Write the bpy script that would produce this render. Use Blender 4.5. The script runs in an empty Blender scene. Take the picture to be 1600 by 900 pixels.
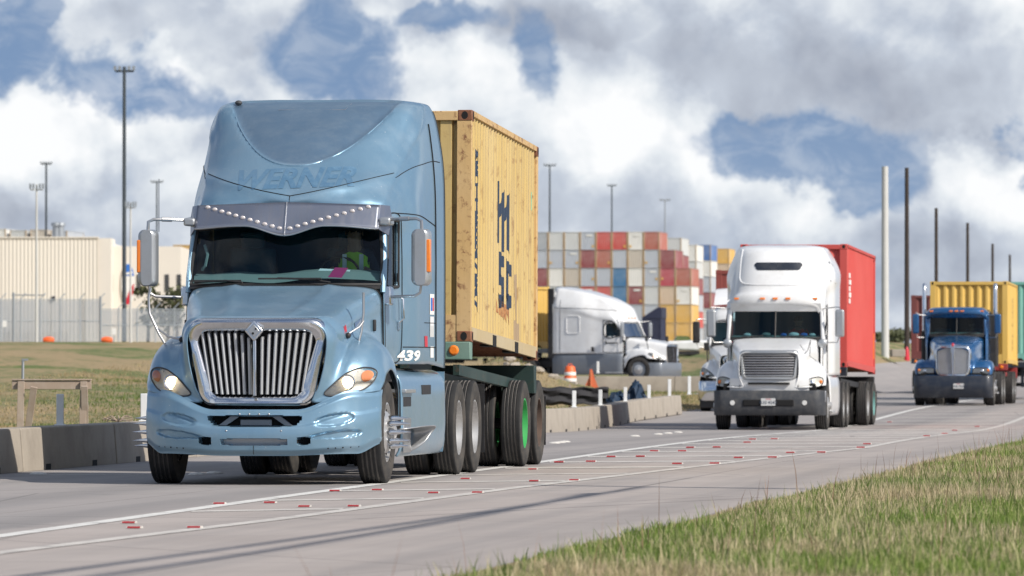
import bpy, bmesh, math, random
from mathutils import Vector, Matrix
from mathutils.bvhtree import BVHTree
from mathutils.geometry import tessellate_polygon
R = math.radians
random.seed(7)
SC = bpy.context.scene
COL = SC.collection
F = 9850.0          # focal length in pixels of the 1600 px wide photograph
HZ = 572.0          # horizon row
CAMH = 1.2

# ------------------------------------------------------------------ camera
cam_d = bpy.data.cameras.new("camera")
cam = bpy.data.objects.new("camera", cam_d)
COL.objects.link(cam)
SC.camera = cam
cam_d.sensor_width = 36.0
cam_d.lens = 36.0 * F / 1600.0
cam_d.clip_start = 1.0
cam_d.clip_end = 20000.0
cam.location = (0, 0, CAMH)
cam.rotation_euler = (R(90) + math.atan((HZ - 450) / F), 0, 0)
cam_d.dof.use_dof = True
cam_d.dof.focus_distance = 66.0
cam_d.dof.aperture_fstop = 7.0

# ------------------------------------------------------------------ light
SUN_AZ = R(36.0)      # from +X towards the camera side
SUN_EL = R(38.0)
sdir = Vector((math.cos(SUN_AZ) * math.cos(SUN_EL), -math.sin(SUN_AZ) * math.cos(SUN_EL), math.sin(SUN_EL)))
sun_d = bpy.data.lights.new("sun", 'SUN')
sun_d.energy = 4.7
sun_d.angle = R(0.53)
sun_d.color = (1.0, 0.93, 0.83)
sun = bpy.data.objects.new("sun", sun_d)
COL.objects.link(sun)
sun.location = (30, -20, 40)
sun.rotation_euler = (-sdir).to_track_quat('-Z', 'Y').to_euler()

SC.view_settings.view_transform = 'Standard'
SC.view_settings.look = 'None'
SC.view_settings.exposure = 0.10
SC.view_settings.gamma = 1.0
SC.render.engine = 'CYCLES'
SC.cycles.max_bounces = 6
SC.cycles.transparent_max_bounces = 12
SC.cycles.use_denoising = True

# ------------------------------------------------------------------ node helper
class NT:
    def __init__(s, tree):
        s.t = tree; s.n = tree.nodes; s.l = tree.links
    def new(s, typ, **kw):
        nd = s.n.new(typ)
        for k, v in kw.items(): setattr(nd, k, v)
        return nd
    def put(s, sock, v):
        if v is None: return
        if hasattr(v, 'is_linked') or hasattr(v, 'links'): s.l.new(v, sock)
        else: sock.default_value = v
    def math(s, op, a, b=None, c=None, clamp=False):
        nd = s.new('ShaderNodeMath', operation=op); nd.use_clamp = clamp
        s.put(nd.inputs[0], a); s.put(nd.inputs[1], b); s.put(nd.inputs[2], c)
        return nd.outputs[0]
    def mix(s, fac, a, b, mode='MIX'):
        nd = s.new('ShaderNodeMix', data_type='RGBA', blend_type=mode)
        s.put(nd.inputs[0], fac); s.put(nd.inputs[6], a); s.put(nd.inputs[7], b)
        return nd.outputs[2]
    def noise(s, vec, scale, detail=4, rough=.55, dist=0, out=0):
        nd = s.new('ShaderNodeTexNoise'); s.put(nd.inputs['Vector'], vec)
        nd.inputs['Scale'].default_value = scale; nd.inputs['Detail'].default_value = detail
        nd.inputs['Roughness'].default_value = rough; nd.inputs['Distortion'].default_value = dist
        return nd.outputs[out]
    def ramp(s, fac, stops, interp='LINEAR'):
        nd = s.new('ShaderNodeValToRGB'); s.put(nd.inputs[0], fac); cr = nd.color_ramp; cr.interpolation = interp
        while len(cr.elements) < len(stops): cr.elements.new(.5)
        for e, (p, c) in zip(cr.elements, stops):
            e.position = p; e.color = (c, c, c, 1) if isinstance(c, (int, float)) else (*c, 1)
        return nd.outputs[0]
    def maprange(s, v, a, b, c, d, smooth=False):
        nd = s.new('ShaderNodeMapRange'); nd.clamp = True
        if smooth: nd.interpolation_type = 'SMOOTHSTEP'
        s.put(nd.inputs[0], v)
        for i, x in enumerate((a, b, c, d)): nd.inputs[i + 1].default_value = x
        return nd.outputs[0]
    def mapping(s, vec, scale=(1, 1, 1), loc=(0, 0, 0), rot=(0, 0, 0)):
        nd = s.new('ShaderNodeMapping'); s.put(nd.inputs[0], vec)
        nd.inputs['Scale'].default_value = scale; nd.inputs['Location'].default_value = loc; nd.inputs['Rotation'].default_value = rot
        return nd.outputs[0]

# ------------------------------------------------------------------ world: Nishita sky with procedural clouds by direction
world = bpy.data.worlds.new("World"); SC.world = world; world.use_nodes = True
w = NT(world.node_tree); w.n.clear()
SKYS = 0.1
tc = w.new('ShaderNodeTexCoord').outputs['Generated']
sep = w.new('ShaderNodeSeparateXYZ'); w.l.new(tc, sep.inputs[0])
dx, dy, dz = sep.outputs
comb = w.new('ShaderNodeCombineXYZ')
w.put(comb.inputs[0], dx); w.put(comb.inputs[1], dy); w.put(comb.inputs[2], w.math('ADD', w.math('ABSOLUTE', dz), 0.34))
nrm = w.new('ShaderNodeVectorMath', operation='NORMALIZE'); w.l.new(comb.outputs[0], nrm.inputs[0])
sky = w.new('ShaderNodeTexSky', sky_type='NISHITA'); sky.sun_disc = False
sky.sun_elevation = SUN_EL; sky.sun_rotation = math.atan2(sdir.x, sdir.y)
sky.air_density = 1.0; sky.dust_density = 0.6; sky.ozone_density = 2.0
w.l.new(nrm.outputs[0], sky.inputs[0])
# bearing / elevation in hundredths of the focal length
dyc = w.math('MAXIMUM', w.math('ABSOLUTE', dy), 0.02)
U = w.math('MULTIPLY', w.math('DIVIDE', dx, dyc), F / 100)       # 1 unit = 0.58 degree
V = w.math('MULTIPLY', w.math('DIVIDE', dz, dyc), F / 100)
cv = w.new('ShaderNodeCombineXYZ'); w.put(cv.inputs[0], U); w.put(cv.inputs[1], V); w.put(cv.inputs[2], dy)
uv = cv.outputs[0]
warp = w.noise(uv, 0.55, 5, .6, 0, 1)
wv = w.new('ShaderNodeVectorMath', operation='SUBTRACT'); w.l.new(warp, wv.inputs[0]); wv.inputs[1].default_value = (.5, .5, .5)
ws = w.new('ShaderNodeVectorMath', operation='SCALE'); w.l.new(wv.outputs[0], ws.inputs[0]); ws.inputs[3].default_value = 2.1
wa = w.new('ShaderNodeVectorMath', operation='ADD'); w.l.new(uv, wa.inputs[0]); w.l.new(ws.outputs[0], wa.inputs[1])
sw = w.new('ShaderNodeSeparateXYZ'); w.l.new(wa.outputs[0], sw.inputs[0])
def blob(px, py, rx, ry, tilt=0, p=1.0):
    # soft elliptical patch of the sky at a bearing / elevation
    u0 = (px - 800) / 100; v0 = (HZ - py) / 100
    c, s_ = math.cos(tilt), math.sin(tilt)
    a = w.math('SUBTRACT', sw.outputs[0], u0); b = w.math('SUBTRACT', sw.outputs[1], v0)
    a2 = w.math('ADD', w.math('MULTIPLY', a, c * 100 / rx), w.math('MULTIPLY', b, s_ * 100 / rx))
    b2 = w.math('ADD', w.math('MULTIPLY', a, -s_ * 100 / ry), w.math('MULTIPLY', b, c * 100 / ry))
    d = w.math('ADD', w.math('MULTIPLY', a2, a2), w.math('MULTIPLY', b2, b2))
    return w.math('MULTIPLY', w.math('SUBTRACT', 1.0, d, clamp=True), p)
def total(bl):
    t = bl[0]
    for b in bl[1:]: t = w.math('MAXIMUM', t, b)
    return t
blue = total([blob(545, 85, 150, 95), blob(215, 140, 190, 62, -.25), blob(10, 70, 110, 95), blob(55, 20, 60, 60), blob(828, 85, 60, 80, .2, .8),
              blob(1240, 235, 240, 75, -.1), blob(1335, 275, 110, 75), blob(1600, 255, 45, 80), blob(1150, 200, 100, 50), blob(700, 20, 90, 34, 0, .62)])
grey = total([blob(1230, 120, 560, 100, -.05), blob(880, 40, 260, 60), blob(250, 40, 260, 60, 0, .55), blob(870, 330, 330, 80, 0, .62), blob(130, 335, 260, 70, 0, .45), blob(1450, 200, 160, 60, 0, .5)])
bright = total([blob(960, 190, 260, 110, -.5), blob(80, 220, 160, 110), blob(230, 170, 110, 100), blob(1530, 290, 90, 75), blob(760, 130, 120, 90, 0, .8), blob(1150, 300, 220, 60, -.45, .9)])
n1 = w.noise(uv, 0.8, 9, .56, .3)
n2 = w.noise(uv, 0.28, 6, .6, .2)
fine = w.noise(uv, 2.8, 6, .55, .4)
inv = w.maprange(dy, 0.0, 0.6, 0, 1)
cover = w.math('ADD', w.math('MULTIPLY', n1, .9), w.math('MULTIPLY', fine, .18))
cover = w.math('SUBTRACT', cover, w.math('MULTIPLY', blue, 1.15))
cover = w.math('ADD', cover, w.math('MULTIPLY', bright, .35))
cover = w.maprange(cover, -0.24, .58, 0, 1, True)
wisp = w.noise(w.mapping(uv, (1, 1.6, 1), (3, 7, 0)), 1.3, 6, .6, .6)
cover = w.math('MAXIMUM', cover, w.maprange(wisp, .38, .72, .03, .36, True))
# elsewhere in the sky: broken cloud from plain direction noise
dn = w.noise(tc, 2.6, 7, .6, .3)
elsewhere = w.maprange(dn, .44, .62, 0, 1, True)
near = w.maprange(w.math('ABSOLUTE', U), 10, 22, 1, 0, True)
near = w.math('MULTIPLY', near, w.maprange(V, 8, 18, 1, 0, True))
near = w.math('MULTIPLY', near, w.maprange(dy, 0, .05, 0, 1))
cmix = w.new('ShaderNodeMix', data_type='FLOAT'); w.put(cmix.inputs[0], near); w.put(cmix.inputs[2], elsewhere); w.put(cmix.inputs[3], cover)
COVER = cmix.outputs[0]
nl = w.noise(uv, 0.75, 3.5, .5, .2)
lum = w.math('ADD', .64, w.math('MULTIPLY', w.math('SUBTRACT', nl, .5), .5))
lum = w.math('ADD', lum, w.math('MULTIPLY', w.math('SUBTRACT', fine, .5), .07))
lum = w.math('ADD', lum, w.math('MULTIPLY', w.math('SUBTRACT', n2, .5), .3))
lum = w.math('ADD', lum, w.math('MULTIPLY', bright, .26))
lum = w.math('SUBTRACT', lum, w.math('MULTIPLY', grey, .27))
n1a = w.noise(uv, 0.8, 5.5, .5, .3)
n1b = w.noise(w.mapping(uv, (1, 1, 1), (.30, .34, 0)), 0.8, 5.5, .5, .3)
lum = w.math('ADD', lum, w.math('MULTIPLY', w.math('SUBTRACT', n1a, n1b), w.math('SUBTRACT', .62, w.math('MULTIPLY', grey, .45))))
lum = w.math('ADD', lum, .05)
lum = w.math('SUBTRACT', lum, w.maprange(V, .2, 3.6, .20, 0, True))
lum = w.maprange(lum, .2, 1.0, .2, 1.0)
cc = w.ramp(lum, [(0.0, (.24, .26, .31)), (.35, (.35, .385, .46)), (.58, (.53, .58, .66)), (.76, (.75, .79, .83)), (.92, (.92, .93, .94))])
sc_ = w.new('ShaderNodeVectorMath', operation='SCALE'); w.l.new(cc, sc_.inputs[0]); sc_.inputs[3].default_value = 1 / SKYS
skyt = w.mix(1.0, sky.outputs[0], (1.30, 1.24, 1.20, 1), 'MULTIPLY')
# thin veil thickening to the horizon
veil = w.maprange(V, -.5, 4.2, .6, .0)
hz = w.mix(veil, skyt, (4.1, 4.9, 6.1, 1))
final = w.mix(COVER, hz, sc_.outputs[0])
below = w.maprange(dz, -.002, -.02, 0, 1)
final = w.mix(below, final, (2.2, 2.1, 1.9, 1))
bg = w.new('ShaderNodeBackground'); bg.inputs[1].default_value = SKYS
w.l.new(final, bg.inputs[0])
wo = w.new('ShaderNodeOutputWorld'); w.l.new(bg.outputs[0], wo.inputs[0])

# ------------------------------------------------------------------ geometry toolkit
class MB:
    """collects polygons of one mesh"""
    def __init__(s): s.v = []; s.f = []; s.m = []; s.cur = 0
    def add(s, vs, fs):
        o = len(s.v); s.v += [tuple(p) for p in vs]
        for f in fs: s.f.append(tuple(i + o for i in f)); s.m.append(s.cur)
        return s
    def box(s, a, b, M=None):
        x0, y0, z0 = a; x1, y1, z1 = b
        vs = [(x0, y0, z0), (x1, y0, z0), (x1, y1, z0), (x0, y1, z0), (x0, y0, z1), (x1, y0, z1), (x1, y1, z1), (x0, y1, z1)]
        if M is not None: vs = [M @ Vector(p) for p in vs]
        return s.add(vs, [(0, 3, 2, 1), (4, 5, 6, 7), (0, 1, 5, 4), (1, 2, 6, 5), (2, 3, 7, 6), (3, 0, 4, 7)])
    def cbox(s, c, d, M=None):
        return s.box([c[i] - d[i] / 2 for i in range(3)], [c[i] + d[i] / 2 for i in range(3)], M)
    def prism(s, pts, axis, a, b, M=None):
        """polygon pts in the two other axes, extruded along axis from a to b"""
        def mk(p, t):
            if axis == 0: return Vector((t, p[0], p[1]))
            if axis == 1: return Vector((p[0], t, p[1]))
            return Vector((p[0], p[1], t))
        n = len(pts); vs = [mk(p, a) for p in pts] + [mk(p, b) for p in pts]
        if M is not None: vs = [M @ p for p in vs]
        fs = [(i, (i + 1) % n, n + (i + 1) % n, n + i) for i in range(n)] + [tuple(range(n))[::-1], tuple(range(n, 2 * n))]
        return s.add(vs, fs)
    def tube(s, path, r, n=8, cap=True):
        path = [Vector(p) for p in path]; rs = r if isinstance(r, (list, tuple)) else [r] * len(path)
        rings = []; prev = None
        for i, p in enumerate(path):
            t = (path[min(i + 1, len(path) - 1)] - path[max(i - 1, 0)]).normalized()
            if prev is None:
                up = Vector((0, 0, 1)) if abs(t.z) < .9 else Vector((1, 0, 0)); a = t.cross(up).normalized()
            else: a = (prev - t * prev.dot(t)).normalized()
            prev = a; b = t.cross(a)
            rings.append([p + (a * math.cos(2 * math.pi * k / n) + b * math.sin(2 * math.pi * k / n)) * rs[i] for k in range(n)])
        vs = [q for rg in rings for q in rg]; fs = []
        for i in range(len(path) - 1):
            for k in range(n): fs.append((i * n + k, i * n + (k + 1) % n, (i + 1) * n + (k + 1) % n, (i + 1) * n + k))
        if cap: fs += [tuple(range(n))[::-1], tuple(range(len(vs) - n, len(vs)))]
        return s.add(vs, fs)
    def lathe(s, prof, axis='x', c=(0, 0, 0), n=32, cap=False):
        """prof: (along axis, radius)"""
        vs = []; c = Vector(c)
        for (t, r) in prof:
            for k in range(n):
                a = 2 * math.pi * k / n; p, q = r * math.cos(a), r * math.sin(a)
                vs.append(c + Vector({'x': (t, p, q), 'y': (p, t, q), 'z': (p, q, t)}[axis]))
        fs = []
        for i in range(len(prof) - 1):
            for k in range(n): fs.append((i * n + k, i * n + (k + 1) % n, (i + 1) * n + (k + 1) % n, (i + 1) * n + k))
        if cap: fs += [tuple(range(n))[::-1], tuple(range(len(vs) - n, len(vs)))]
        return s.add(vs, fs)
    def grid(s, rows, closed=False, keep=None, matf=None):
        nr = len(rows); nc = len(rows[0]); o = len(s.v)
        s.v += [tuple(p) for r in rows for p in r]
        for i in range(nr - 1):
            for j in range(nc if closed else nc - 1):
                j2 = (j + 1) % nc
                q = (o + i * nc + j, o + i * nc + j2, o + (i + 1) * nc + j2, o + (i + 1) * nc + j)
                if keep or matf:
                    c = sum((Vector(s.v[k]) for k in q), Vector()) / 4
                    if keep and not keep(c): continue
                s.f.append(q); s.m.append(matf(c) if matf else s.cur)
        return s
    def sphere(s, c, r, n=10, sc=(1, 1, 1)):
        prof = [(-math.cos(math.pi * i / n), math.sin(math.pi * i / n)) for i in range(n + 1)]
        o = len(s.v); s.lathe([(a, max(b, 1e-4)) for a, b in prof], 'z', (0, 0, 0), n * 2)
        for i in range(o, len(s.v)):
            p = s.v[i]; s.v[i] = (c[0] + p[0] * r * sc[0], c[1] + p[1] * r * sc[1], c[2] + p[2] * r * sc[2])
        return s
    def build(s, name, mats, parent=None, bevel=0, seg=2, smooth=40, sub=0, solid=0, recalc=True, label=None):
        me = bpy.data.meshes.new(name); me.from_pydata(s.v, [], s.f)
        if not isinstance(mats, (list, tuple)): mats = [mats]
        for m in mats: me.materials.append(m)
        if len(mats) > 1: me.polygons.foreach_set('material_index', s.m)
        if recalc:
            bm = bmesh.new(); bm.from_mesh(me); bmesh.ops.recalc_face_normals(bm, faces=bm.faces); bm.to_mesh(me); bm.free()
        if smooth:
            me.shade_smooth() if hasattr(me, 'shade_smooth') else me.polygons.foreach_set('use_smooth', [True] * len(me.polygons))
            me.set_sharp_from_angle(angle=R(smooth))
        me.update()
        o = bpy.data.objects.new(name, me); COL.objects.link(o)
        if parent: o.parent = parent
        if bevel:
            b = o.modifiers.new('bevel', 'BEVEL'); b.width = bevel; b.segments = seg; b.limit_method = 'ANGLE'; b.angle_limit = R(35)
        if solid:
            b = o.modifiers.new('solid', 'SOLIDIFY'); b.thickness = solid; b.offset = -1
        if sub:
            b = o.modifiers.new('sub', 'SUBSURF'); b.levels = sub; b.render_levels = sub
        if label: o['label'] = label
        return o

def empty(name, label=None, cat=None, loc=(0, 0, 0), rz=0, group=None, kind=None):
    o = bpy.data.objects.new(name, None); COL.objects.link(o); o.location = loc; o.rotation_euler = (0, 0, rz)
    o.empty_display_size = .3
    return tag(o, label, cat, group, kind)
def tag(o, label=None, cat=None, group=None, kind=None):
    if label: o['label'] = label
    if cat: o['category'] = cat
    if group: o['group'] = group
    if kind: o['kind'] = kind
    return o
KIDS = {}
def copy_tree(o, parent=None):
    c = o.copy(); COL.objects.link(c)
    if parent: c.parent = parent
    for ch in [q for q in COL.objects if q.parent == o]: copy_tree(ch, c)
    return c

def cr(p0, p1, p2, p3, t):
    return .5 * ((2 * p1) + (-p0 + p2) * t + (2 * p0 - 5 * p1 + 4 * p2 - p3) * t * t + (-p0 + 3 * p1 - 3 * p2 + p3) * t ** 3)
def dens_line(pts, n, closed=False):
    pts = [Vector(p) for p in pts]; m = len(pts); out = []
    for i in range(m if closed else m - 1):
        if closed: q = [pts[(i + k) % m] for k in (-1, 0, 1, 2)]
        else:
            q = [pts[i - 1] if i else pts[0] * 2 - pts[1], pts[i], pts[i + 1], pts[i + 2] if i + 2 < m else pts[i + 1] * 2 - pts[i]]
        for k in range(n): out.append(cr(*q, k / n))
    if not closed: out.append(pts[-1])
    return out
def dens(ctrl, nu, nv, closed=False):
    rows = [dens_line(r, nv, closed) for r in ctrl]
    cols = [dens_line([r[j] for r in rows], nu) for j in range(len(rows[0]))]
    return [[cols[j][i] for j in range(len(cols))] for i in range(len(cols[0]))]
def mirror(ctrl):
    """half sections starting on the centre plane -> whole sections"""
    return [[(-p[0], p[1], p[2]) for p in r[:0:-1]] + list(r) for r in ctrl]
def bvh(rows):
    b = MB(); b.grid(rows); return BVHTree.FromPolygons(b.v, b.f)
def hit_front(tree, x, z, y0=-3, off=.006):
    h = tree.ray_cast(Vector((x, y0, z)), Vector((0, 1, 0)))
    return None if h[0] is None else h[0] + Vector((0, -off, 0))
def hit_side(tree, side, y, z, off=.006):
    h = tree.ray_cast(Vector((3 * side, y, z)), Vector((-side, 0, 0)))
    return None if h[0] is None else h[0] + Vector((side * off, 0, 0))
def loop_patch(name, outline, center, mat, parent, rings=4, fn=None, **kw):
    """fills a 2-D outline with rings round its centre, every point sent through fn(a,b)->3-D"""
    b = MB(); rows = []
    for i in range(rings + 1):
        t = 1 - i / rings * .98
        rows.append([fn(center[0] + (p[0] - center[0]) * t, center[1] + (p[1] - center[1]) * t) for p in outline])
    b.grid(rows, closed=True)
    return b.build(name, mat, parent, **kw)
def text_polys(txt, size, bold=0, shear=0, align='CENTER'):
    cu = bpy.data.curves.new('t', 'FONT'); cu.body = txt; cu.size = size; cu.offset = bold; cu.shear = shear
    cu.align_x = align; cu.align_y = 'CENTER'; cu.resolution_u = 3
    ob = bpy.data.objects.new('t', cu); COL.objects.link(ob)
    bpy.context.view_layer.update()
    me = bpy.data.meshes.new_from_object(ob.evaluated_get(bpy.context.evaluated_depsgraph_get()))
    bpy.data.objects.remove(ob); bpy.data.curves.remove(cu)
    bm = bmesh.new(); bm.from_mesh(me); bpy.data.meshes.remove(me)
    bmesh.ops.remove_doubles(bm, verts=bm.verts, dist=1e-5)
    return bm
def slice_bm(bm, vals, axis):
    for v in vals:
        no = [0, 0, 0]; no[axis] = 1; co = [0, 0, 0]; co[axis] = v
        bmesh.ops.bisect_plane(bm, geom=bm.verts[:] + bm.edges[:] + bm.faces[:], plane_co=co, plane_no=no)
def text_obj(name, txt, size, mat, parent, fn, bold=0, shear=0, cut=None):
    bm = text_polys(txt, size, bold, shear)
    if cut:
        xs = [v.co.x for v in bm.verts]; ys = [v.co.y for v in bm.verts]
        if xs:
            n0 = int(min(xs) / cut) - 1; n1 = int(max(xs) / cut) + 1; slice_bm(bm, [i * cut for i in range(n0, n1 + 1)], 0)
            n0 = int(min(ys) / cut) - 1; n1 = int(max(ys) / cut) + 1; slice_bm(bm, [i * cut for i in range(n0, n1 + 1)], 1)
    for v in bm.verts:
        p = fn(v.co.x, v.co.y)
        v.co = p if p is not None else v.co
    me = bpy.data.meshes.new(name); bm.to_mesh(me); bm.free(); me.materials.append(mat)
    o = bpy.data.objects.new(name, me); COL.objects.link(o)
    if parent: o.parent = parent
    return o

# ------------------------------------------------------------------ materials
def principled(name, col, rough=.5, metal=0, coat=0, spec=None, coat_rough=.05):
    m = bpy.data.materials.new(name); m.use_nodes = True; t = NT(m.node_tree)
    p = t.n['Principled BSDF']; p.inputs['Base Color'].default_value = (*col, 1); p.inputs['Roughness'].default_value = rough
    p.inputs['Metallic'].default_value = metal; p.inputs['Coat Weight'].default_value = coat; p.inputs['Coat Roughness'].default_value = coat_rough
    if spec is not None: p.inputs['Specular IOR Level'].default_value = spec
    return m, t, p
def dirty(name, col, dcol=(.18, .15, .12), amt=.35, scale=3.0, rough=.45, metal=0, coat=0, bump=0, bscale=60, stretch=(1, 1, 1), lo=.45, hi=.75, coat_rough=.05, spec=None):
    m, t, p = principled(name, col, rough, metal, coat, spec, coat_rough)
    oc = t.new('ShaderNodeTexCoord').outputs['Object']
    v = t.mapping(oc, stretch)
    n = t.noise(v, scale, 8, .65)
    f = t.maprange(n, lo, hi, 0, amt)
    c = t.mix(f, (*col, 1), (*dcol, 1))
    n2 = t.noise(oc, scale * .35, 3, .5)
    c = t.mix(t.maprange(n2, .3, .7, 0, .12), c, tuple(x * .7 for x in col) + (1,))
    t.put(p.inputs['Base Color'], c)
    t.put(p.inputs['Roughness'], t.math('ADD', rough, t.math('MULTIPLY', f, .4), clamp=True))
    if bump:
        b = t.new('ShaderNodeBump'); b.inputs['Strength'].default_value = bump; b.inputs['Distance'].default_value = .01
        t.put(b.inputs['Height'], t.noise(oc, bscale, 5, .6)); t.put(p.inputs['Normal'], b.outputs[0])
    return m
def glass(name, tint=(.45, .6, .6), refl=1.0):
    m = bpy.data.materials.new(name); m.use_nodes = True; t = NT(m.node_tree); t.n.remove(t.n['Principled BSDF'])
    tr = t.new('ShaderNodeBsdfTransparent'); tr.inputs[0].default_value = (*tint, 1)
    gl = t.new('ShaderNodeBsdfGlossy'); gl.inputs['Roughness'].default_value = .03; gl.inputs['Color'].default_value = (refl, refl, refl, 1)
    fr = t.new('ShaderNodeFresnel'); fr.inputs[0].default_value = 1.5
    mx = t.new('ShaderNodeMixShader'); t.put(mx.inputs[0], fr.outputs[0]); t.put(mx.inputs[1], tr.outputs[0]); t.put(mx.inputs[2], gl.outputs[0])
    t.put(t.n['Material Output'].inputs[0], mx.outputs[0]); return m
def rusty(name, col, rust=.35, fade=(.75, .72, .66), scale=2.2, pale=.15, rough=.55, ribs=False):
    """painted steel with chalky fading, vertical streaks and rust spots"""
    m, t, p = principled(name, col, rough)
    oc = t.new('ShaderNodeTexCoord').outputs['Object']
    st = t.noise(t.mapping(oc, (3, 3, .35)), scale * 1.6, 7, .65)
    sp = t.noise(oc, scale * 2.4, 9, .7, .4)
    big = t.noise(oc, scale * .4, 3, .5)
    c = t.mix(t.maprange(big, .35, .7, 0, pale), (*col, 1), (*fade, 1))
    c = t.mix(t.maprange(st, .5, .85, 0, .35), c, tuple(x * .55 for x in col) + (1,))
    if ribs:
        fs = t.noise(t.mapping(oc, (14, 14, .30)), 1.0, 5, .6); c = t.mix(t.maprange(fs, .50, .66, 0, .5), c, (.30, .23, .15, 1))
        g2 = t.noise(t.mapping(oc, (1, 1, .8)), 3.0, 6, .7); c = t.mix(t.maprange(g2, .58, .75, 0, .35), c, (.36, .26, .15, 1))
    rf = t.math('MULTIPLY', t.maprange(sp, .62 - rust * .22, .70 - rust * .18, 0, 1), t.maprange(st, .3, .6, .3, 1))
    c = t.mix(t.math('MULTIPLY', rf, min(1, rust * 2.2)), c, t.mix(sp, (.25, .09, .035, 1), (.12, .05, .03, 1)))
    t.put(p.inputs['Base Color'], c)
    b = t.new('ShaderNodeBump'); b.inputs['Strength'].default_value = .25; b.inputs['Distance'].default_value = .01
    t.put(b.inputs['Height'], sp); t.put(p.inputs['Normal'], b.outputs[0])
    return m
def flat(name, col, rough=.6, metal=0, coat=0): return principled(name, col, rough, metal, coat)[0]
def emit(name, col, st):
    m, t, p = principled(name, col, .3); p.inputs['Emission Color'].default_value = (*col, 1); p.inputs['Emission Strength'].default_value = st; return m

M = {}
def blue_paint(worn=False):
    m, t, p = principled('blue_metallic_paint' + ('_weathered_roof' if worn else ''), (.17, .33, .48), .34, .5, .55, coat_rough=.14)
    oc = t.new('ShaderNodeTexCoord').outputs['Object']
    n = t.noise(oc, 2.2, 8, .65); c = t.mix(t.maprange(n, .48, .8, 0, .3), (.195, .335, .455, 1), (.40, .44, .48, 1))
    # fine scratches, chips and an insect-spattered front
    s1 = t.noise(t.mapping(oc, (1.5, 1.5, 26), (0, 0, 0), (.5, .7, 0)), 2.0, 6, .7); s2 = t.noise(t.mapping(oc, (30, 2, 2), (5, 0, 0), (0, .6, .3)), 1.6, 6, .7); sp_ = t.noise(oc, 55, 3, .6)
    scr = t.math('MAXIMUM', t.maprange(s1, .66, .74, 0, .35), t.maprange(s2, .66, .76, 0, .3))
    c = t.mix(scr, c, (.50, .58, .66, 1)); c = t.mix(t.maprange(sp_, .70, .78, 0, .6), c, (.10, .12, .14, 1)); c = t.mix(t.maprange(t.noise(oc, 48, 2, .5), .72, .78, 0, .7), c, (.65, .68, .7, 1))
    ro = t.math('ADD', .28, t.math('MULTIPLY', t.maprange(n, .35, .7, 0, 1), .2))
    if worn:      # the sunken roof panel has lost its clear coat: duller and greyer, with its own curved outline
        sx = t.new('ShaderNodeSeparateXYZ'); t.put(sx.inputs[0], oc); ax = t.math('DIVIDE', t.math('ABSOLUTE', sx.outputs[0]), .86)
        zu = t.math('ADD', 3.30, t.math('MULTIPLY', t.math('POWER', ax, 2.2), .62)); mk_ = t.maprange(t.math('SUBTRACT', sx.outputs[2], zu), .0, .035, 0, 1)
        mk_ = t.math('MULTIPLY', mk_, t.maprange(sx.outputs[1], 4.05, 4.15, 1, 0))
        pn = t.mix(t.maprange(t.noise(oc, 5, 7, .7), .42, .7, 0, .5), (.125, .205, .30, 1), (.22, .29, .36, 1)); pn = t.mix(scr, pn, (.5, .55, .6, 1))
        c = t.mix(mk_, c, pn); ro = t.math('ADD', ro, t.math('MULTIPLY', mk_, .12)); t.put(p.inputs['Coat Weight'], t.math('SUBTRACT', .55, t.math('MULTIPLY', mk_, .45)))
    t.put(p.inputs['Base Color'], c); t.put(p.inputs['Roughness'], ro)
    b = t.new('ShaderNodeBump'); b.inputs['Strength'].default_value = .10; b.inputs['Distance'].default_value = .008
    t.put(b.inputs['Height'], t.noise(oc, 2.6, 1, .5)); t.put(p.inputs['Normal'], b.outputs[0]); t.put(p.inputs['Coat Normal'], b.outputs[0])
    return m
M['blue'] = blue_paint(); M['blue_cab'] = blue_paint(True)
M['blue_logo'] = dirty('faded_letter_blue', (.14, .28, .425), (.195, .335, .455), .7, 14, .36, .5, .5)
M['silver'] = dirty('silver_plastic', (.42, .44, .46), (.25, .24, .23), .3, 6, .32, .6, .3)
M['chrome'] = dirty('chrome', (.72, .74, .77), (.35, .33, .30), .25, 7, .14, 1.0)
M['steel'] = dirty('brushed_steel', (.50, .50, .51), (.25, .23, .2), .35, 5, .32, .9)
M['visor'] = dirty('polished_visor', (.30, .32, .38), (.22, .2, .2), .35, 5, .34, .85, stretch=(3, 1, .5))
M['alu'] = dirty('aluminium_rim', (.58, .58, .58), (.2, .18, .15), .5, 5, .38, .7)
M['barsilver'] = dirty('grille_bar_silver', (.54, .56, .59), (.35, .33, .3), .3, 9, .28, .45)
M['rubber'] = dirty('tyre_rubber', (.020, .021, .023), (.075, .072, .07), .45, 5, .8, spec=.25)
M['sidewall'] = dirty('dusty_sidewall', (.05, .048, .046), (.16, .14, .12), .6, 4, .85, spec=.2)
M['black'] = dirty('black_plastic', (.015, .015, .017), (.06, .055, .05), .5, 6, .55)
M['dark'] = flat('dark_void', (.006, .006, .007), .9)
M['glass'] = glass('windshield_glass', (.56, .74, .79), .5)
M['reflector'] = dirty('lamp_reflector', (.72, .72, .70), (.4, .4, .38), .3, 20, .35, .15, .3)
M['paleamber'] = flat('pale_amber_lens', (.75, .32, .16), .25)
M['sideglass'] = glass('side_glass', (.50, .72, .78), .7)
M['lens'] = glass('headlight_lens', (.86, .86, .84))
M['amber'] = dirty('amber_lens', (.85, .22, .02), (.4, .1, .02), .3, 30, .3, coat=.5)
M['red_lens'] = flat('red_lens', (.45, .03, .02), .3)
M['lampglow'] = emit('lit_headlamp', (1.0, .78, .48), 5.0)
M['white'] = dirty('white_truck_paint', (.76, .77, .78), (.35, .32, .28), .30, 2.5, .3, 0, .6, coat_rough=.1)
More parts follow.
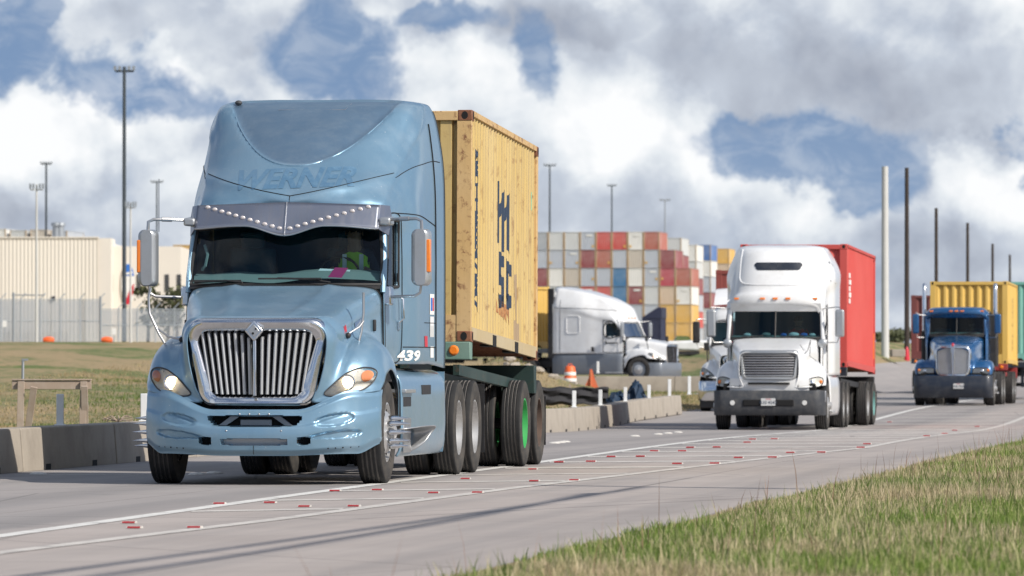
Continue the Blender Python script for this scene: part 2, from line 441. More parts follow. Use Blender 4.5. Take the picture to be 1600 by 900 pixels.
M['grey'] = dirty('grey_bumper_plastic', (.038, .042, .05), (.16, .15, .14), .5, 5, .6)
M['greyskirt'] = dirty('grey_skirt_paint', (.17, .19, .22), (.25, .24, .22), .35, 3, .4, .2, .3)
M['kblue'] = dirty('deep_blue_paint', (.010, .085, .23), (.08, .12, .18), .25, 3, .25, .3, 1.0)
M['navy'] = dirty('dark_navy_steel', (.012, .018, .032), (.08, .08, .08), .4, 4, .4, .1, .4)
M['dash'] = flat('grey_green_trim', (.22, .25, .23), .8)
M['glass2'] = glass('tinted_windshield', (.36, .55, .60), .5)
M['interior'] = flat('dark_interior', (.018, .075, .105), .9)
M['skin'] = flat('skin', (.22, .11, .07), .6)
M['hivis'] = flat('hi_vis_yellow', (.45, .75, .05), .7)
M['cloth'] = flat('dark_shirt', (.02, .03, .05), .9)
M['redcloth'] = flat('red_shirt', (.5, .02, .03), .8)
M['whitecloth'] = flat('white_cloth', (.65, .66, .68), .8)
M['paper'] = flat('white_paper', (.75, .75, .73), .7)
M['magenta'] = flat('magenta_print', (.45, .03, .14), .6)
M['bluebag'] = flat('blue_cloth', (.03, .16, .55), .6)
M['green_frame'] = rusty('green_chassis_paint', (.10, .21, .17), .30, (.35, .4, .36), 3, .3)
M['green_shaded'] = rusty('green_chassis_paint_shaded', (.010, .030, .028), .2, (.1, .15, .13), 3, .2)  # chassis green with the shade under the container put into its colour
M['greenmist'] = flat('pale_green_rim', (.16, .34, .33), .5)
M['greenrim'] = flat('green_rim', (.04, .34, .09), .5)
M['yellow'] = rusty('yellow_container_paint', (.50, .36, .135), .28, (.58, .49, .30), 1.6, .3, ribs=True)
M['yellow_rust'] = rusty('rusty_yellow_post', (.56, .37, .16), .42, (.6, .45, .27), 3.6, .35)
M['brownrim'] = dirty('brown_rim', (.10, .065, .05), (.05, .05, .05), .5, 6, .8)
M['rust'] = rusty('rusty_casting', (.25, .11, .06), .9, (.2, .1, .06), 5, .3)
M['tan_rail'] = rusty('tan_bottom_rail', (.46, .36, .2), .15, (.5, .45, .34), 3, .4)
M['ink'] = flat('navy_lettering', (.018, .035, .07), .6)
M['redc'] = rusty('red_container_paint', (.52, .065, .055), .06, (.6, .15, .13), 1.2, .3)
M['plate'] = flat('licence_plate', (.55, .56, .56), .5)
M['redtxt'] = flat('red_lettering', (.55, .02, .04), .4)
M['concrete'] = dirty('concrete', (.36, .32, .27), (.16, .14, .12), .5, 1.6, .9, bump=.4, bscale=25)
M['wood'] = dirty('weathered_wood', (.36, .28, .22), (.50, .46, .40), .6, 4, .85, stretch=(1, 1, 1))
M['whitepost'] = dirty('white_delineator', (.72, .74, .75), (.4, .38, .35), .2, 6, .5)
M['orange'] = dirty('orange_plastic', (.85, .14, .03), (.5, .2, .1), .3, 5, .5)
M['galv'] = dirty('galvanised_steel', (.33, .36, .39), (.2, .2, .2), .3, 5, .5, .5)
M['pole'] = dirty('dark_wood_pole', (.045, .035, .03), (.1, .08, .07), .5, 4, .9)
M['darkpole'] = flat('dark_mast_steel', (.06, .075, .09), .6, .3)
M['palepole'] = dirty('pale_concrete_pole', (.55, .55, .53), (.4, .4, .38), .4, .6, .8)
# ------------------------------------------------------------------ ground
SL = 0.130                                    # road runs away at this slope in plan
DIRA = math.atan(SL)
def zr(Y):                                    # the road dips a little between the first and the last lorry
    return -.19 * math.exp(-((Y - 143) / 28.0) ** 2)
def unproj(px, py, h=0.0):
    Y = 60
    for _ in range(30): Y = (CAMH - h - zr(Y)) * F / (py - HZ)
    return Vector(((px - 800) * Y / F, Y, h + zr(Y)))
BARP = [(-200, -36.7), (71.6, -5.75), (132, 1.13), (155, 2.85), (170, 4.6), (260, 16.3), (9000, 1152)]
def barX(Y):                                                            # concrete barrier line
    for (a, va), (c, vc) in zip(BARP, BARP[1:]):
        if Y <= c: return va + (vc - va) * (Y - a) / (c - a)
    return 0
def edgeX(Y): return .02 + SL * (Y - 36.6)                             # grass edge of the near verge
def sstep(a, b, t):
    t = max(0, min(1, (t - a) / (b - a))); return t * t * (3 - 2 * t)
def ground(X, Y):
    z = zr(Y) - .10
    d = barX(Y) - X                               # metres beyond the barrier
    if d > .3:
        k = sstep(.3, 9, d)
        far = sstep(75, 380, Y)
        z = (zr(Y) - .02) + k * (.10 + 2.55 * far ** 1.2)
        z += k * (1 - far) * .10 * math.sin(X * .35 + Y * .11) * math.cos(Y * .05)
    e = X - edgeX(Y)
    if e > -.3:
        z = max(z, zr(Y) + .03 * sstep(-.3, .1, e) + .05 * sstep(0, 4, e) + .5 * sstep(60, 400, Y) * sstep(0, 30, e)) if Y < 230 else z
    if d <= .3 and Y > 230: z = z + 2.3 * sstep(230, 420, Y)
    # side ramp with its kerb wall, and the heap of soil in front of it
    m = sstep(176, 232, Y) * (1 - sstep(300, 380, Y)) * sstep(-16, -9, X) * (1 - sstep(9.5, 13, X))
    if d > -6: z += ((.54 if Y > 247 else .18) - z) * m
    z += .95 * math.exp(-((X + .25) / 1.55) ** 2 - ((Y - 206) / 12) ** 2)
    return z
def asph():
    m, t, p = principled('road_concrete', (.3, .28, .27), .85)
    oc = t.new('ShaderNodeTexCoord').outputs['Object']
    rot = t.mapping(oc, (1, 1, 1), (0, 0, 0), (0, 0, DIRA))
    n = t.noise(rot, .5, 6, .6); f = t.noise(rot, 40, 4, .7); st = t.noise(t.mapping(rot, (2.2, .05, 1)), 1.0, 5, .6)
    c = t.ramp(n, [(.3, (.335, .292, .268)), (.7, (.41, .362, .335))])
    c = t.mix(t.maprange(st, .42, .68, 0, .5), c, (.22, .205, .20, 1))
    c = t.mix(t.maprange(f, .35, .75, 0, .35), c, (.36, .33, .31, 1))
    lat = t.new('ShaderNodeSeparateXYZ'); t.put(lat.inputs[0], rot); lx = lat.outputs[0]
    def band(c0, wd): d_ = t.math('DIVIDE', t.math('SUBTRACT', lx, c0), wd); return t.math('POWER', 2.718, t.math('MULTIPLY', t.math('MULTIPLY', d_, d_), -1.0))
    lane = t.maprange(lx, -9.7, -9.2, 1, 0); c = t.mix(t.math('MULTIPLY', lane, .38), c, (.20, .205, .215, 1))
    tr_ = t.math('MAXIMUM', t.math('MAXIMUM', band(-11.75, .42), band(-9.95, .36)), t.math('MAXIMUM', band(-15.4, .4), t.math('MULTIPLY', band(-5.6, .4), .6)))
    c = t.mix(t.math('MULTIPLY', tr_, t.maprange(t.noise(t.mapping(rot, (1.6, .04, 1)), 1.0, 5, .6), .3, .65, .12, .5)), c, (.14, .135, .135, 1))
    oil = t.noise(t.mapping(rot, (1.3, .5, 1)), 1.4, 5, .6, .3); c = t.mix(t.math('MULTIPLY', t.maprange(oil, .62, .72, 0, .4), lane), c, (.12, .115, .11, 1))
    # saw-cut joints across and along
    sx = t.new('ShaderNodeSeparateXYZ'); t.put(sx.inputs[0], rot)
    def joint(s_, off, per, wd):
        a = t.math('FRACT', t.math('DIVIDE', t.math('ADD', s_, off), per)); return t.math('LESS_THAN', a, wd / per)
    j = t.math('MAXIMUM', joint(sx.outputs[1], 1000, 6.0, .025), joint(sx.outputs[0], 1001.35, 3.9, .02))
    c = t.mix(t.math('MULTIPLY', j, .55), c, (.07, .065, .06, 1))
    crk = t.new('ShaderNodeTexVoronoi', feature='DISTANCE_TO_EDGE'); t.put(crk.inputs['Vector'], t.mapping(rot, (.22, .12, 1))); crk.inputs['Scale'].default_value = 1.0
    c = t.mix(t.math('MULTIPLY', t.math('LESS_THAN', crk.outputs[0], .0035), .4), c, (.08, .075, .07, 1))
    t.put(p.inputs['Base Color'], c)
    b = t.new('ShaderNodeBump'); b.inputs['Strength'].default_value = .35; b.inputs['Distance'].default_value = .006
    t.put(b.inputs['Height'], f); t.put(p.inputs['Normal'], b.outputs[0])
    return m
M['road'] = asph()
def lane_paint(name, col, wear):
    m, t, p = principled(name, col, .7)
    oc = t.new('ShaderNodeTexCoord').outputs['Object']
    n = t.noise(oc, 3.0, 8, .7); c = t.mix(t.maprange(n, .62 - wear * .3, .72 - wear * .15, 0, .8), (*col, 1), (.25, .23, .22, 1))
    t.put(p.inputs['Base Color'], c); return m
M['line'] = lane_paint('white_road_paint', (.66, .65, .62), .35)
M['faint'] = lane_paint('worn_road_paint', (.56, .53, .49), .45)
def field():
    m, t, p = principled('field_grass', (.1, .12, .04), .95)
    oc = t.new('ShaderNodeTexCoord').outputs['Object']
    band = t.noise(t.mapping(oc, (.16, .055, 1)), 1.0, 6, .65, .8)
    tex = t.noise(t.mapping(oc, (2.2, .5, 1)), 1.0, 8, .75)
    fine = t.noise(oc, 6.0, 5, .7)
    dry = t.mix(fine, (.26, .185, .095, 1), (.44, .34, .19, 1))
    grn = t.mix(fine, (.07, .12, .028, 1), (.16, .20, .06, 1))
    f = t.math('ADD', t.math('MULTIPLY', band, .75), t.math('MULTIPLY', tex, .35))
    c = t.mix(t.maprange(f, .46, .59, 0, 1), grn, dry)
    t.put(p.inputs['Base Color'], c)
    b = t.new('ShaderNodeBump'); b.inputs['Strength'].default_value = .8; b.inputs['Distance'].default_value = .15
    t.put(b.inputs['Height'], t.math('ADD', tex, fine)); t.put(p.inputs['Normal'], b.outputs[0])
    return m
M['field'] = field()
def frange(a, b, s):
    o = []; 
    while a < b: o.append(a); a += s
    return o
ys = frange(-30, 240, 3) + frange(240, 252, 1) + frange(252, 700, 12) + frange(700, 1700, 60) + [1700, 2200, 2600]
us = [-1700, -1000, -700, -350] + frange(-200, -40, 12) + frange(-40, 24, 1.0) + frange(24, 110, 9) + [130, 220, 400, 900, 1500]
b = MB(); b.grid([[(u + SL * Y, Y, ground(u + SL * Y, Y)) for u in us] for Y in ys])
tag(b.build('terrain', M['field'], smooth=60), kind='structure')
# carriageway: from the barrier to the near verge, widening far off
def road_sheet(name, fl, fr_, Y0, Y1, step, dz, mat, ncol=8):
    rows = []
    Y = Y0
    while Y <= Y1:
        l, r_ = fl(Y), fr_(Y); rows.append([(l + (r_ - l) * k / ncol, Y, max(zr(Y), ground(l + (r_ - l) * k / ncol, Y) + .03 if Y > 215 else -9) + dz) for k in range(ncol + 1)]); Y += step
    b = MB(); b.grid(rows); return b.build(name, mat, smooth=60)
tag(road_sheet('road', lambda Y: barX(Y) - .1 - sstep(160, 230, Y) * 5, lambda Y: edgeX(Y) + .05 + sstep(120, 240, Y) * 4, -20, 420, 4, 0, M['road'], 12), kind='structure')
# painted lines as sheets 4 mm above the road
def strip(pts, wd, name, mat, dz=.004, n=8):
    P = []
    pts = [Vector(p) for p in pts]
    for a, c in zip(pts, pts[1:]):
        k = max(2, int((c - a).length / 2.5)); P += [a.lerp(c, i / k) for i in range(k)]
    P.append(pts[-1]); rows = []
    for i, p in enumerate(P):
        t = (P[min(i + 1, len(P) - 1)] - P[max(0, i - 1)]); t.z = 0; t.normalize(); nrm_ = Vector((t.y, -t.x, 0))
        rows.append([(q.x, q.y, zr(q.y) + dz) for q in (p - nrm_ * wd / 2, p + nrm_ * wd / 2)])
    b = MB(); b.grid(rows); return tag(b.build(name, mat, smooth=0), kind='structure')
L1 = [unproj(-260, 873), unproj(0, 838), unproj(430, 778), unproj(860, 720), unproj(1110, 687), unproj(1370, 655)]
L1.append(L1[-1] + (L1[-1] - L1[-2]).normalized() * 120)
L2 = [unproj(-260, 902), unproj(0, 864), unproj(430, 812), unproj(800, 763), unproj(1200, 716), unproj(1350, 700), unproj(1600, 652)]
L2.append(L2[-1] + (L2[-1] - L2[-2]).normalized() * 90)
strip(L1, .17, 'road_edge_line', M['line'])
strip(L2, .16, 'gore_line', M['faint'])
strip([unproj(-100, 744), unproj(0, 743), unproj(235, 741)], .10, 'far_edge_line', M['line'])
def online(L, Y):
    for a, c in zip(L, L[1:]):
        if a.y <= Y <= c.y: t = (Y - a.y) / (c.y - a.y); return a.lerp(c, t)
    return L[-1]
b = MB(); Y = 52.0
while Y < 200:
    a = online(L1, Y); c = online(L2, Y + 1.0)
    w0 = .13 if Y < 70 else .22
    a = a + Vector((.12, 0, 0)); c = c - Vector((.12, 0, 0))
    for k in range(4):
        p = a.lerp(c, k / 4); q = a.lerp(c, (k + 1) / 4)
        b.add([(p.x, p.y - w0 * 2, zr(p.y) + .003), (q.x, q.y - w0 * 2, zr(q.y) + .003), (q.x, q.y + w0 * 2, zr(q.y) + .003), (p.x, p.y + w0 * 2, zr(p.y) + .003)], [(0, 1, 2, 3)])
    Y += 4.2 + (Y - 50) * .02
tag(b.build('gore_hatching', M['faint'], smooth=0), kind='structure')
# raised pavement markers
def marker_mesh(red):
    b = MB(); b.cur = 0
    b.prism([(-.065, 0), (.065, 0), (.04, .022), (-.04, .022)], 0, -.075, .075)
    if red: b.cur = 1; b.add([(-.07, -.0665, .002), (.07, -.0665, .002), (.07, -.0425, .0215), (-.07, -.0425, .0215)], [(0, 1, 2, 3)])
    return b
mk = [(524, 768), (590, 766.5), (677.5, 771), (746.5, 770.5), (727.5, 749), (343.5, 788), (422.5, 786.5), (476, 792.5), (553.5, 792), (202.5, 818), (211, 826), (304.5, 825.5),
      (832.5, 734), (873.5, 723), (835, 752.5), (897.5, 751), (923.5, 722), (955, 714.5), (1001, 714), (1022.5, 705.5), (1066, 705.5), (1079, 700), (1120, 699.5), (1058.5, 725.5), (1117, 725),
      (1154, 716), (1207, 715.5), (1167.5, 692), (1210, 686.5), (1176, 687), (1235, 708), (1283.5, 707.5), (1345, 700), (1355, 694.5), (1390, 660), (1448, 682), (1476, 678), (1492, 673), (1527, 667)]
M['mkwhite'] = dirty('marker_white', (.62, .60, .56), (.3, .27, .24), .5, 20, .6)
M['mkred'] = dirty('marker_red', (.32, .014, .02), (.2, .08, .07), .6, 30, .5)
mo = None
for i, (px, py) in enumerate(mk):
    if mo is None: o = mo = marker_mesh(True).build('pavement_marker', [M['mkwhite'], M['mkred']], smooth=0)
    else: o = mo.copy(); COL.objects.link(o)
    p = unproj(px, py); k = .70 if p.y < 75 else .85; o.location = p + Vector((0, 0, .004)); o.rotation_euler = (0, 0, -DIRA + random.uniform(-.06, .06)); o.scale = (k, k, k)
    tag(o, 'small white raised pavement marker with a red reflector on the hatched gore of the road', 'road marker', 'red and white raised markers along the gore')
bo = None
wb = [(991.5, 682), (1028, 679), (1043, 677.5), (1059, 676), (866, 693), (874, 692), (882, 691), (308, 742), (336, 740), (60, 741.5)]
for i, (px, py) in enumerate(wb):
    if bo is None:
        b = MB(); b.lathe([(0, .10), (.012, .09), (.022, .06), (.026, .001)], 'z', n=16); o = bo = b.build('road_button', M['mkwhite'])
    else: o = bo.copy(); COL.objects.link(o)
    o.location = unproj(px, py) + Vector((0, 0, .003))
    tag(o, 'round white ceramic button on the road between the lorries and the concrete barrier', 'road button', 'round white road buttons')

# ------------------------------------------------------------------ concrete barrier in segments
def barrier_mesh(Ln, h, wd=.42):
    b = MB(); y = wd / 2
    pr = [(-y, 0), (y, 0), (y, .07), (y * .84, h - .03), (y * .79, h), (-y * .79, h), (-y * .84, h - .03), (-y, .07)]
    b.prism(pr, 1, .02, Ln - .02)
    return b
seg = 6.0
Yb = 53.6; k = 0; bar0 = None
words = ['in front of the wooden barricade at the left edge', 'left of the blue lorry in full lorry shade', 'half in shade just left of the blue lorry', 'hidden mostly behind the blue lorry bumper', 'behind the blue lorry wheels']
while Yb < 166:
    ang = -math.atan((barX(Yb + 6) - barX(Yb)) / 6)
    o = barrier_mesh(seg, .50).build('concrete_barrier', M['concrete'], bevel=.012)
    # drain notches as real dark slots
    o.location = (barX(Yb), Yb, zr(Yb + 3) - .005); o.rotation_euler = (math.atan((zr(Yb + 6) - zr(Yb)) / 6), 0, ang)
    for yy in (1.5, 4.5): sb = MB(); sb.box((.14, yy - .15, .004), (.2135, yy + .15, .075)); sb.build('drain_slot', M['dark'], o, smooth=0)
    pxm = int(800 + F * (barX(Yb + 3)) / (Yb + 3))
    n_ = k + 1
    if pxm < 240: lab = 'low concrete barrier segment left of the blue lorry, %s' % ('out at the picture edge' if pxm < 0 else 'below the wooden barricade' if pxm < 130 else 'nearest the blue bumper')
    elif pxm < 860: lab = 'low concrete barrier segment hidden behind the blue lorry'
    else: lab = 'low concrete barrier segment behind the blue lorry trailer, %s going right' % ['first', 'second', 'third', 'fourth', 'fifth', 'sixth', 'seventh', 'eighth', 'ninth', 'tenth', 'eleventh', 'twelfth'][max(0, int((Yb - 110) / 6))]
    tag(o, lab, 'barrier', 'concrete barrier segments along the road')
    Yb += seg; k += 1
def delineator(px, py_top, h, wpx, label, lean=0, base_top=None):
    # a flat white post standing on the barrier top
    pass
def post_at(Y, h, wd, label, z0=.49, lean=0.0, X=None, rnd=False):
    b = MB(); X = barX(Y) if X is None else X
    b.cbox((0, 0, h / 2), (wd, .02 if not rnd else wd * .6, h)); b.cbox((0, 0, .01), (wd * 1.5, .14, .02))
    o = b.build('delineator_post', M['whitepost'], bevel=.008)
    o.location = (X, Y, z0 + zr(Y)); o.rotation_euler = (0, lean, 0)
    return tag(o, label, 'delineator', 'white delineator posts')
def Yof(px):      # where the barrier line crosses a bearing
    lo, hi = 50, 240
    for _ in range(40):
        mid = (lo + hi) / 2
        if 800 + F * barX(mid) / mid < px: lo = mid
        else: hi = mid
    return (lo + hi) / 2
post_at(Yof(94), .38, .088, 'white flat delineator post standing between the legs of the wooden barricade')
post_at(Yof(225), .36, .088, 'white flat delineator post half hidden behind the left corner of the blue bumper')
for px, hh, lab in ((1046, .46, 'white delineator post just left of the second white lorry, nearer one'), (1077, .50, 'tall white delineator post touching the headlamp of the half hidden white lorry'),
                    (897, .36, 'first white delineator post right of the blue lorry wheels, in shade'), (938, .36, 'second white delineator post right of the blue lorry wheels, in shade'),
                    (977, .36, 'sunlit white delineator post in front of the crumpled blue tarpaulin'), (1014, .36, 'sunlit white delineator post just right of the crumpled blue tarpaulin')):
    post_at(Yof(px), hh, .085, lab)

# ------------------------------------------------------------------ grass blades (uncountable)
def blades(name, spots, wdt, hgt, cols, label, tilt=.5):
    import numpy as np
    rng = np.random.default_rng(5)
    S = np.array(spots, dtype=np.float64); n = len(S)
    h = hgt * (.45 + .75 * rng.random(n)) * S[:, 3]; a = rng.random(n) * 6.283; lean = tilt * (rng.random(n) ** .8)
    ca, sa = np.cos(a), np.sin(a); wv_ = wdt * (.6 + .8 * rng.random(n)); fa = rng.random(n) * 6.283
    fx, fy = np.cos(fa) * wv_ / 2, np.sin(fa) * wv_ / 2
    P = np.zeros((n, 5, 3)); m1 = .55
    for j, (t_, wd_, ln_) in enumerate(((0, 1, 0), (0, -1, 0), (m1, .8, .35), (m1, -.8, .35), (1, 0, 1))):
        off = lean * h * ln_
        P[:, j, 0] = S[:, 0] + fx * wd_ + ca * off; P[:, j, 1] = S[:, 1] + fy * wd_ + sa * off; P[:, j, 2] = S[:, 2] - .01 + h * t_ * (1 - .25 * lean * t_)
    me = bpy.data.meshes.new(name); me.vertices.add(n * 5); me.vertices.foreach_set('co', P.ravel())
    base = (np.arange(n) * 5)[:, None]
    lp = np.concatenate([base + np.array([[0, 1, 3, 2]]), base + np.array([[2, 3, 4]])], axis=1).ravel()
    me.loops.add(n * 7); me.loops.foreach_set('vertex_index', lp)
    me.polygons.add(n * 2)
    st = np.empty((n, 2), dtype=np.int64); st[:, 0] = np.arange(n) * 7; st[:, 1] = np.arange(n) * 7 + 4
    me.polygons.foreach_set('loop_start', st.ravel())
    me.update(calc_edges=True)
    rnd = rng.random(n); pn = S[:, 4]
    att = me.attributes.new('tone', 'FLOAT_VECTOR', 'POINT')
    A = np.zeros((n, 5, 3)); A[:, :, 0] = rnd[:, None]; A[:, :, 1] = pn[:, None]; A[:, :, 2] = np.array([0, 0, .55, .55, 1])[None, :]
    att.data.foreach_set('vector', A.ravel())
    me.validate()
    m, t, p = principled(name + '_blade', (.1, .15, .03), .6); 
    at = t.new('ShaderNodeAttribute', attribute_name='tone'); sx = t.new('ShaderNodeSeparateXYZ'); t.put(sx.inputs[0], at.outputs['Vector'])
    g = t.ramp(sx.outputs[0], [(0, cols[0]), (.5, cols[1]), (1, cols[2])]); d = t.ramp(sx.outputs[0], [(0, cols[3]), (1, cols[4])])
    dryf = t.maprange(t.math('ADD', sx.outputs[1], t.math('MULTIPLY', sx.outputs[0], .5)), .65, .92, 0, 1)
    c = t.mix(dryf, g, d)
    t.put(p.inputs['Base Color'], c)
    p.inputs['Specular IOR Level'].default_value = .25
    tl = t.new('ShaderNodeBsdfTranslucent'); t.put(tl.inputs[0], c); ms = t.new('ShaderNodeMixShader'); ms.inputs[0].default_value = .3
    t.put(ms.inputs[1], p.outputs[0]); t.put(ms.inputs[2], tl.outputs[0]); t.put(t.n['Material Output'].inputs[0], ms.outputs[0])
    me.materials.append(m)
    o = bpy.data.objects.new(name, me); COL.objects.link(o)
    return tag(o, label, 'grass', kind='stuff')
def vnoise(x, y):
    from mathutils import noise as nz
    return nz.noise(Vector((x, y, 3.3))) * .5 + .5
sp = []
rnd = random.Random(3)
Y = 22.0
while Y < 118:
    wd = .081 * Y - edgeX(Y); wd = max(1.2, wd + 1.6)
    dn_ = 1150 if Y < 50 else 1150 * (50 / Y) ** 1.15
    for _ in range(int(wd * 1.0 * dn_)):
        u = rnd.random() * (wd + .25); yy = Y + rnd.random(); xx = edgeX(yy) + u - .1 + (vnoise(yy * .8, 9) - .5) * .9 + (vnoise(yy * 3.1, 4) - .5) * .5
        cl = vnoise(xx * 2.2, yy * 1.1); cl2 = vnoise(xx * .7 + 20, yy * .35)
        if cl < .33 and rnd.random() < .5: continue
        hs = (.55 + .9 * cl) * (.35 + .65 * min(1, u / .5)) * (1.9 if rnd.random() < .03 else 1)
        sp.append((xx, yy, ground(xx, yy), hs, cl2 + .15 * (cl - .5)))
    Y += 1.0
blades('verge_grass', sp, .0075, .115, [(.07, .14, .02), (.18, .265, .05), (.38, .43, .15), (.34, .25, .15), (.62, .53, .35)],
       'short green grass with dry straw patches on the near verge')
sp = []
for _ in range(110000):
    Y = 74 + 190 * rnd.random() ** 1.6; xx = barX(Y) - .4 - rnd.random() * (8 + (Y - 74) * .12)
    if rnd.random() < .3: xx = barX(Y) - .35 - rnd.random() * 3
    cl = vnoise(xx * .8, Y * .3); cl2 = vnoise(xx * .25 + 50, Y * .055)
    sp.append((xx, Y, ground(xx, Y), (.35 + cl) * (.7 + Y / 600), cl2 * 2.2 - .34))
blades('field_grass', sp, .02, .10, [(.06, .11, .02), (.12, .18, .04), (.20, .25, .07), (.30, .22, .11), (.50, .39, .22)],
       'rough green and straw coloured grass on the bank beyond the barrier')
# seed stalks standing above the verge grass
sp = []
for _ in range(420):
    Y = 24 + 80 * rnd.random() ** 1.4; wd = max(1.2, .081 * Y - edgeX(Y) + 1.4); xx = edgeX(Y) - .15 + rnd.random() * wd
    sp.append((xx, Y, ground(xx, Y), .8 + .8 * rnd.random(), .9))
blades('seed_stalks', sp, .006, .30, [(.2, .13, .09), (.3, .18, .12), (.4, .28, .2), (.26, .15, .11), (.42, .28, .2)], 'thin reddish brown seed stalks standing above the near verge grass', .35)
# ------------------------------------------------------------------ wheels
def tyre_mb(r, wd, grooves=4, zig=False, n=44):
    b = MB(); hw = wd / 2
    prof = [(-hw * .80, r * .56), (-hw * .97, r * .66), (-hw, r * .78), (-hw * .97, r * .90), (-hw * .90, r * .965), (-hw * .84, r * .988)]
    x0, x1 = -hw * .80, hw * .80; gw = .009
    prof.append((x0, r * .995))
    for g in range(grooves):
        c = x0 + (x1 - x0) * (g + 1) / (grooves + 1); prof += [(c - gw, r), (c - gw * .8, r - .014), (c + gw * .8, r - .014), (c + gw, r)]
    prof += [(x1, r * .995)] + [(-p[0], p[1]) for p in prof[5::-1]]
    o = 0
    b.lathe(prof, 'x', n=n)
    return b
GROOVE = dirty('dusty_groove', (.16, .15, .145), (.05, .05, .05), .5, 9, .9)
def make_wheel(parent, x, y, side, r=.525, wd=.275, kind='front', rim='alu', spikes=False, detail=True):
    """side: +1 faces +x.  parts: wheel > tyre, hub, lug nuts"""
    rb = MB(); ri = r * .565; s = side
    if kind == 'front':
        prof = [(-.10, ri), (.105, ri), (.115, ri * 1.03), (.118, ri * .97), (.075, ri * .93), (.085, ri * .82), (.135, ri * .62), (.145, ri * .42), (.14, .01)]
    elif kind == 'dual':
        prof = [(-.11, ri), (.11, ri), (.118, ri * 1.03), (.118, ri * .97), (.02, ri * .92), (-.06, ri * .84), (-.085, ri * .62), (-.075, ri * .45), (-.01, ri * .44), (.02, ri * .3), (.02, .01)]
    else:
        prof = [(-.11, ri), (.11, ri), (.11, ri * .9), (.05, ri * .85), (.05, .01)]
    k = wd / .275
    rb.lathe([(a * s * k, q) for a, q in prof], 'x', n=36)
    wl = rb.build('wheel', M[rim], parent); wl.location = (x, y, r)
    tb = tyre_mb(r, wd, n=52 if detail else 32); t = tb.build('tyre', [M['rubber'], GROOVE, M['sidewall']], wl, smooth=30)
    # tread grooves collect pale dust, side walls are duller than the tread
    me = t.data; idx = []
    for p in me.polygons:
        c = p.center; rr = math.hypot(c.y, c.z); idx.append(1 if (rr < r - .006 and abs(c.x) < wd * .38 and rr > r * .9) else 2 if abs(c.x) > wd * .36 and rr < r * .96 else 0)
    me.polygons.foreach_set('material_index', idx)
    if kind == 'front' and detail:
        hb = MB(); hb.lathe([(.14 * s, .085), (.20 * s, .08), (.215 * s, .05), (.215 * s, .001)], 'x', n=20)
        hb.build('hub', M['alu'], wl)
        hh = MB()
        for q in range(10):
            a = 2 * math.pi * q / 10 + .3; rr = ri * .72; hh.lathe([(.107 * s, .024), (.113 * s, .024), (.113 * s, .001)], 'x', (0, rr * math.cos(a), rr * math.sin(a)), 10)
        hh.build('hand_holes', M['dark'], wl)
        if spikes:
            for q in range(10):
                a = 2 * math.pi * q / 10; rr = ri * .50; c = (0, rr * math.cos(a), rr * math.sin(a))
                sb = MB(); sb.lathe([(.12 * s, .026), (.17 * s, .032), (.20 * s, .026), (.35 * s, .001)], 'x', c, 12); sb.build('spiked_nut_cover', M['chrome'], wl)
    if kind == 'dual' and detail:
        nb = MB()
        for q in range(10):
            a = 2 * math.pi * q / 10; rr = ri * .56; nb.lathe([(-.08 * s, .02), (-.045 * s, .018), (-.045 * s, .001)], 'x', (0, rr * math.cos(a), rr * math.sin(a)), 6)
        nb.build('lug_nuts', M['steel'], wl)
    return wl
def axle_set(parent, y, dual=True, r=.52, out=1.08, rim='alu', rim2=None, detail=True, wd=.265):
    for s in (-1, 1):
        make_wheel(parent, s * out, y, s, r, wd, 'dual', rim, detail=detail)
        make_wheel(parent, s * (out - .325), y, s, r, wd, 'inner', rim2 or rim, detail=False)
    a = MB(); a.tube([(-out, y, r), (out, y, r)], .07, 10); a.sphere((0, y, r), .2, 8); a.build('axle', M['black'], parent)

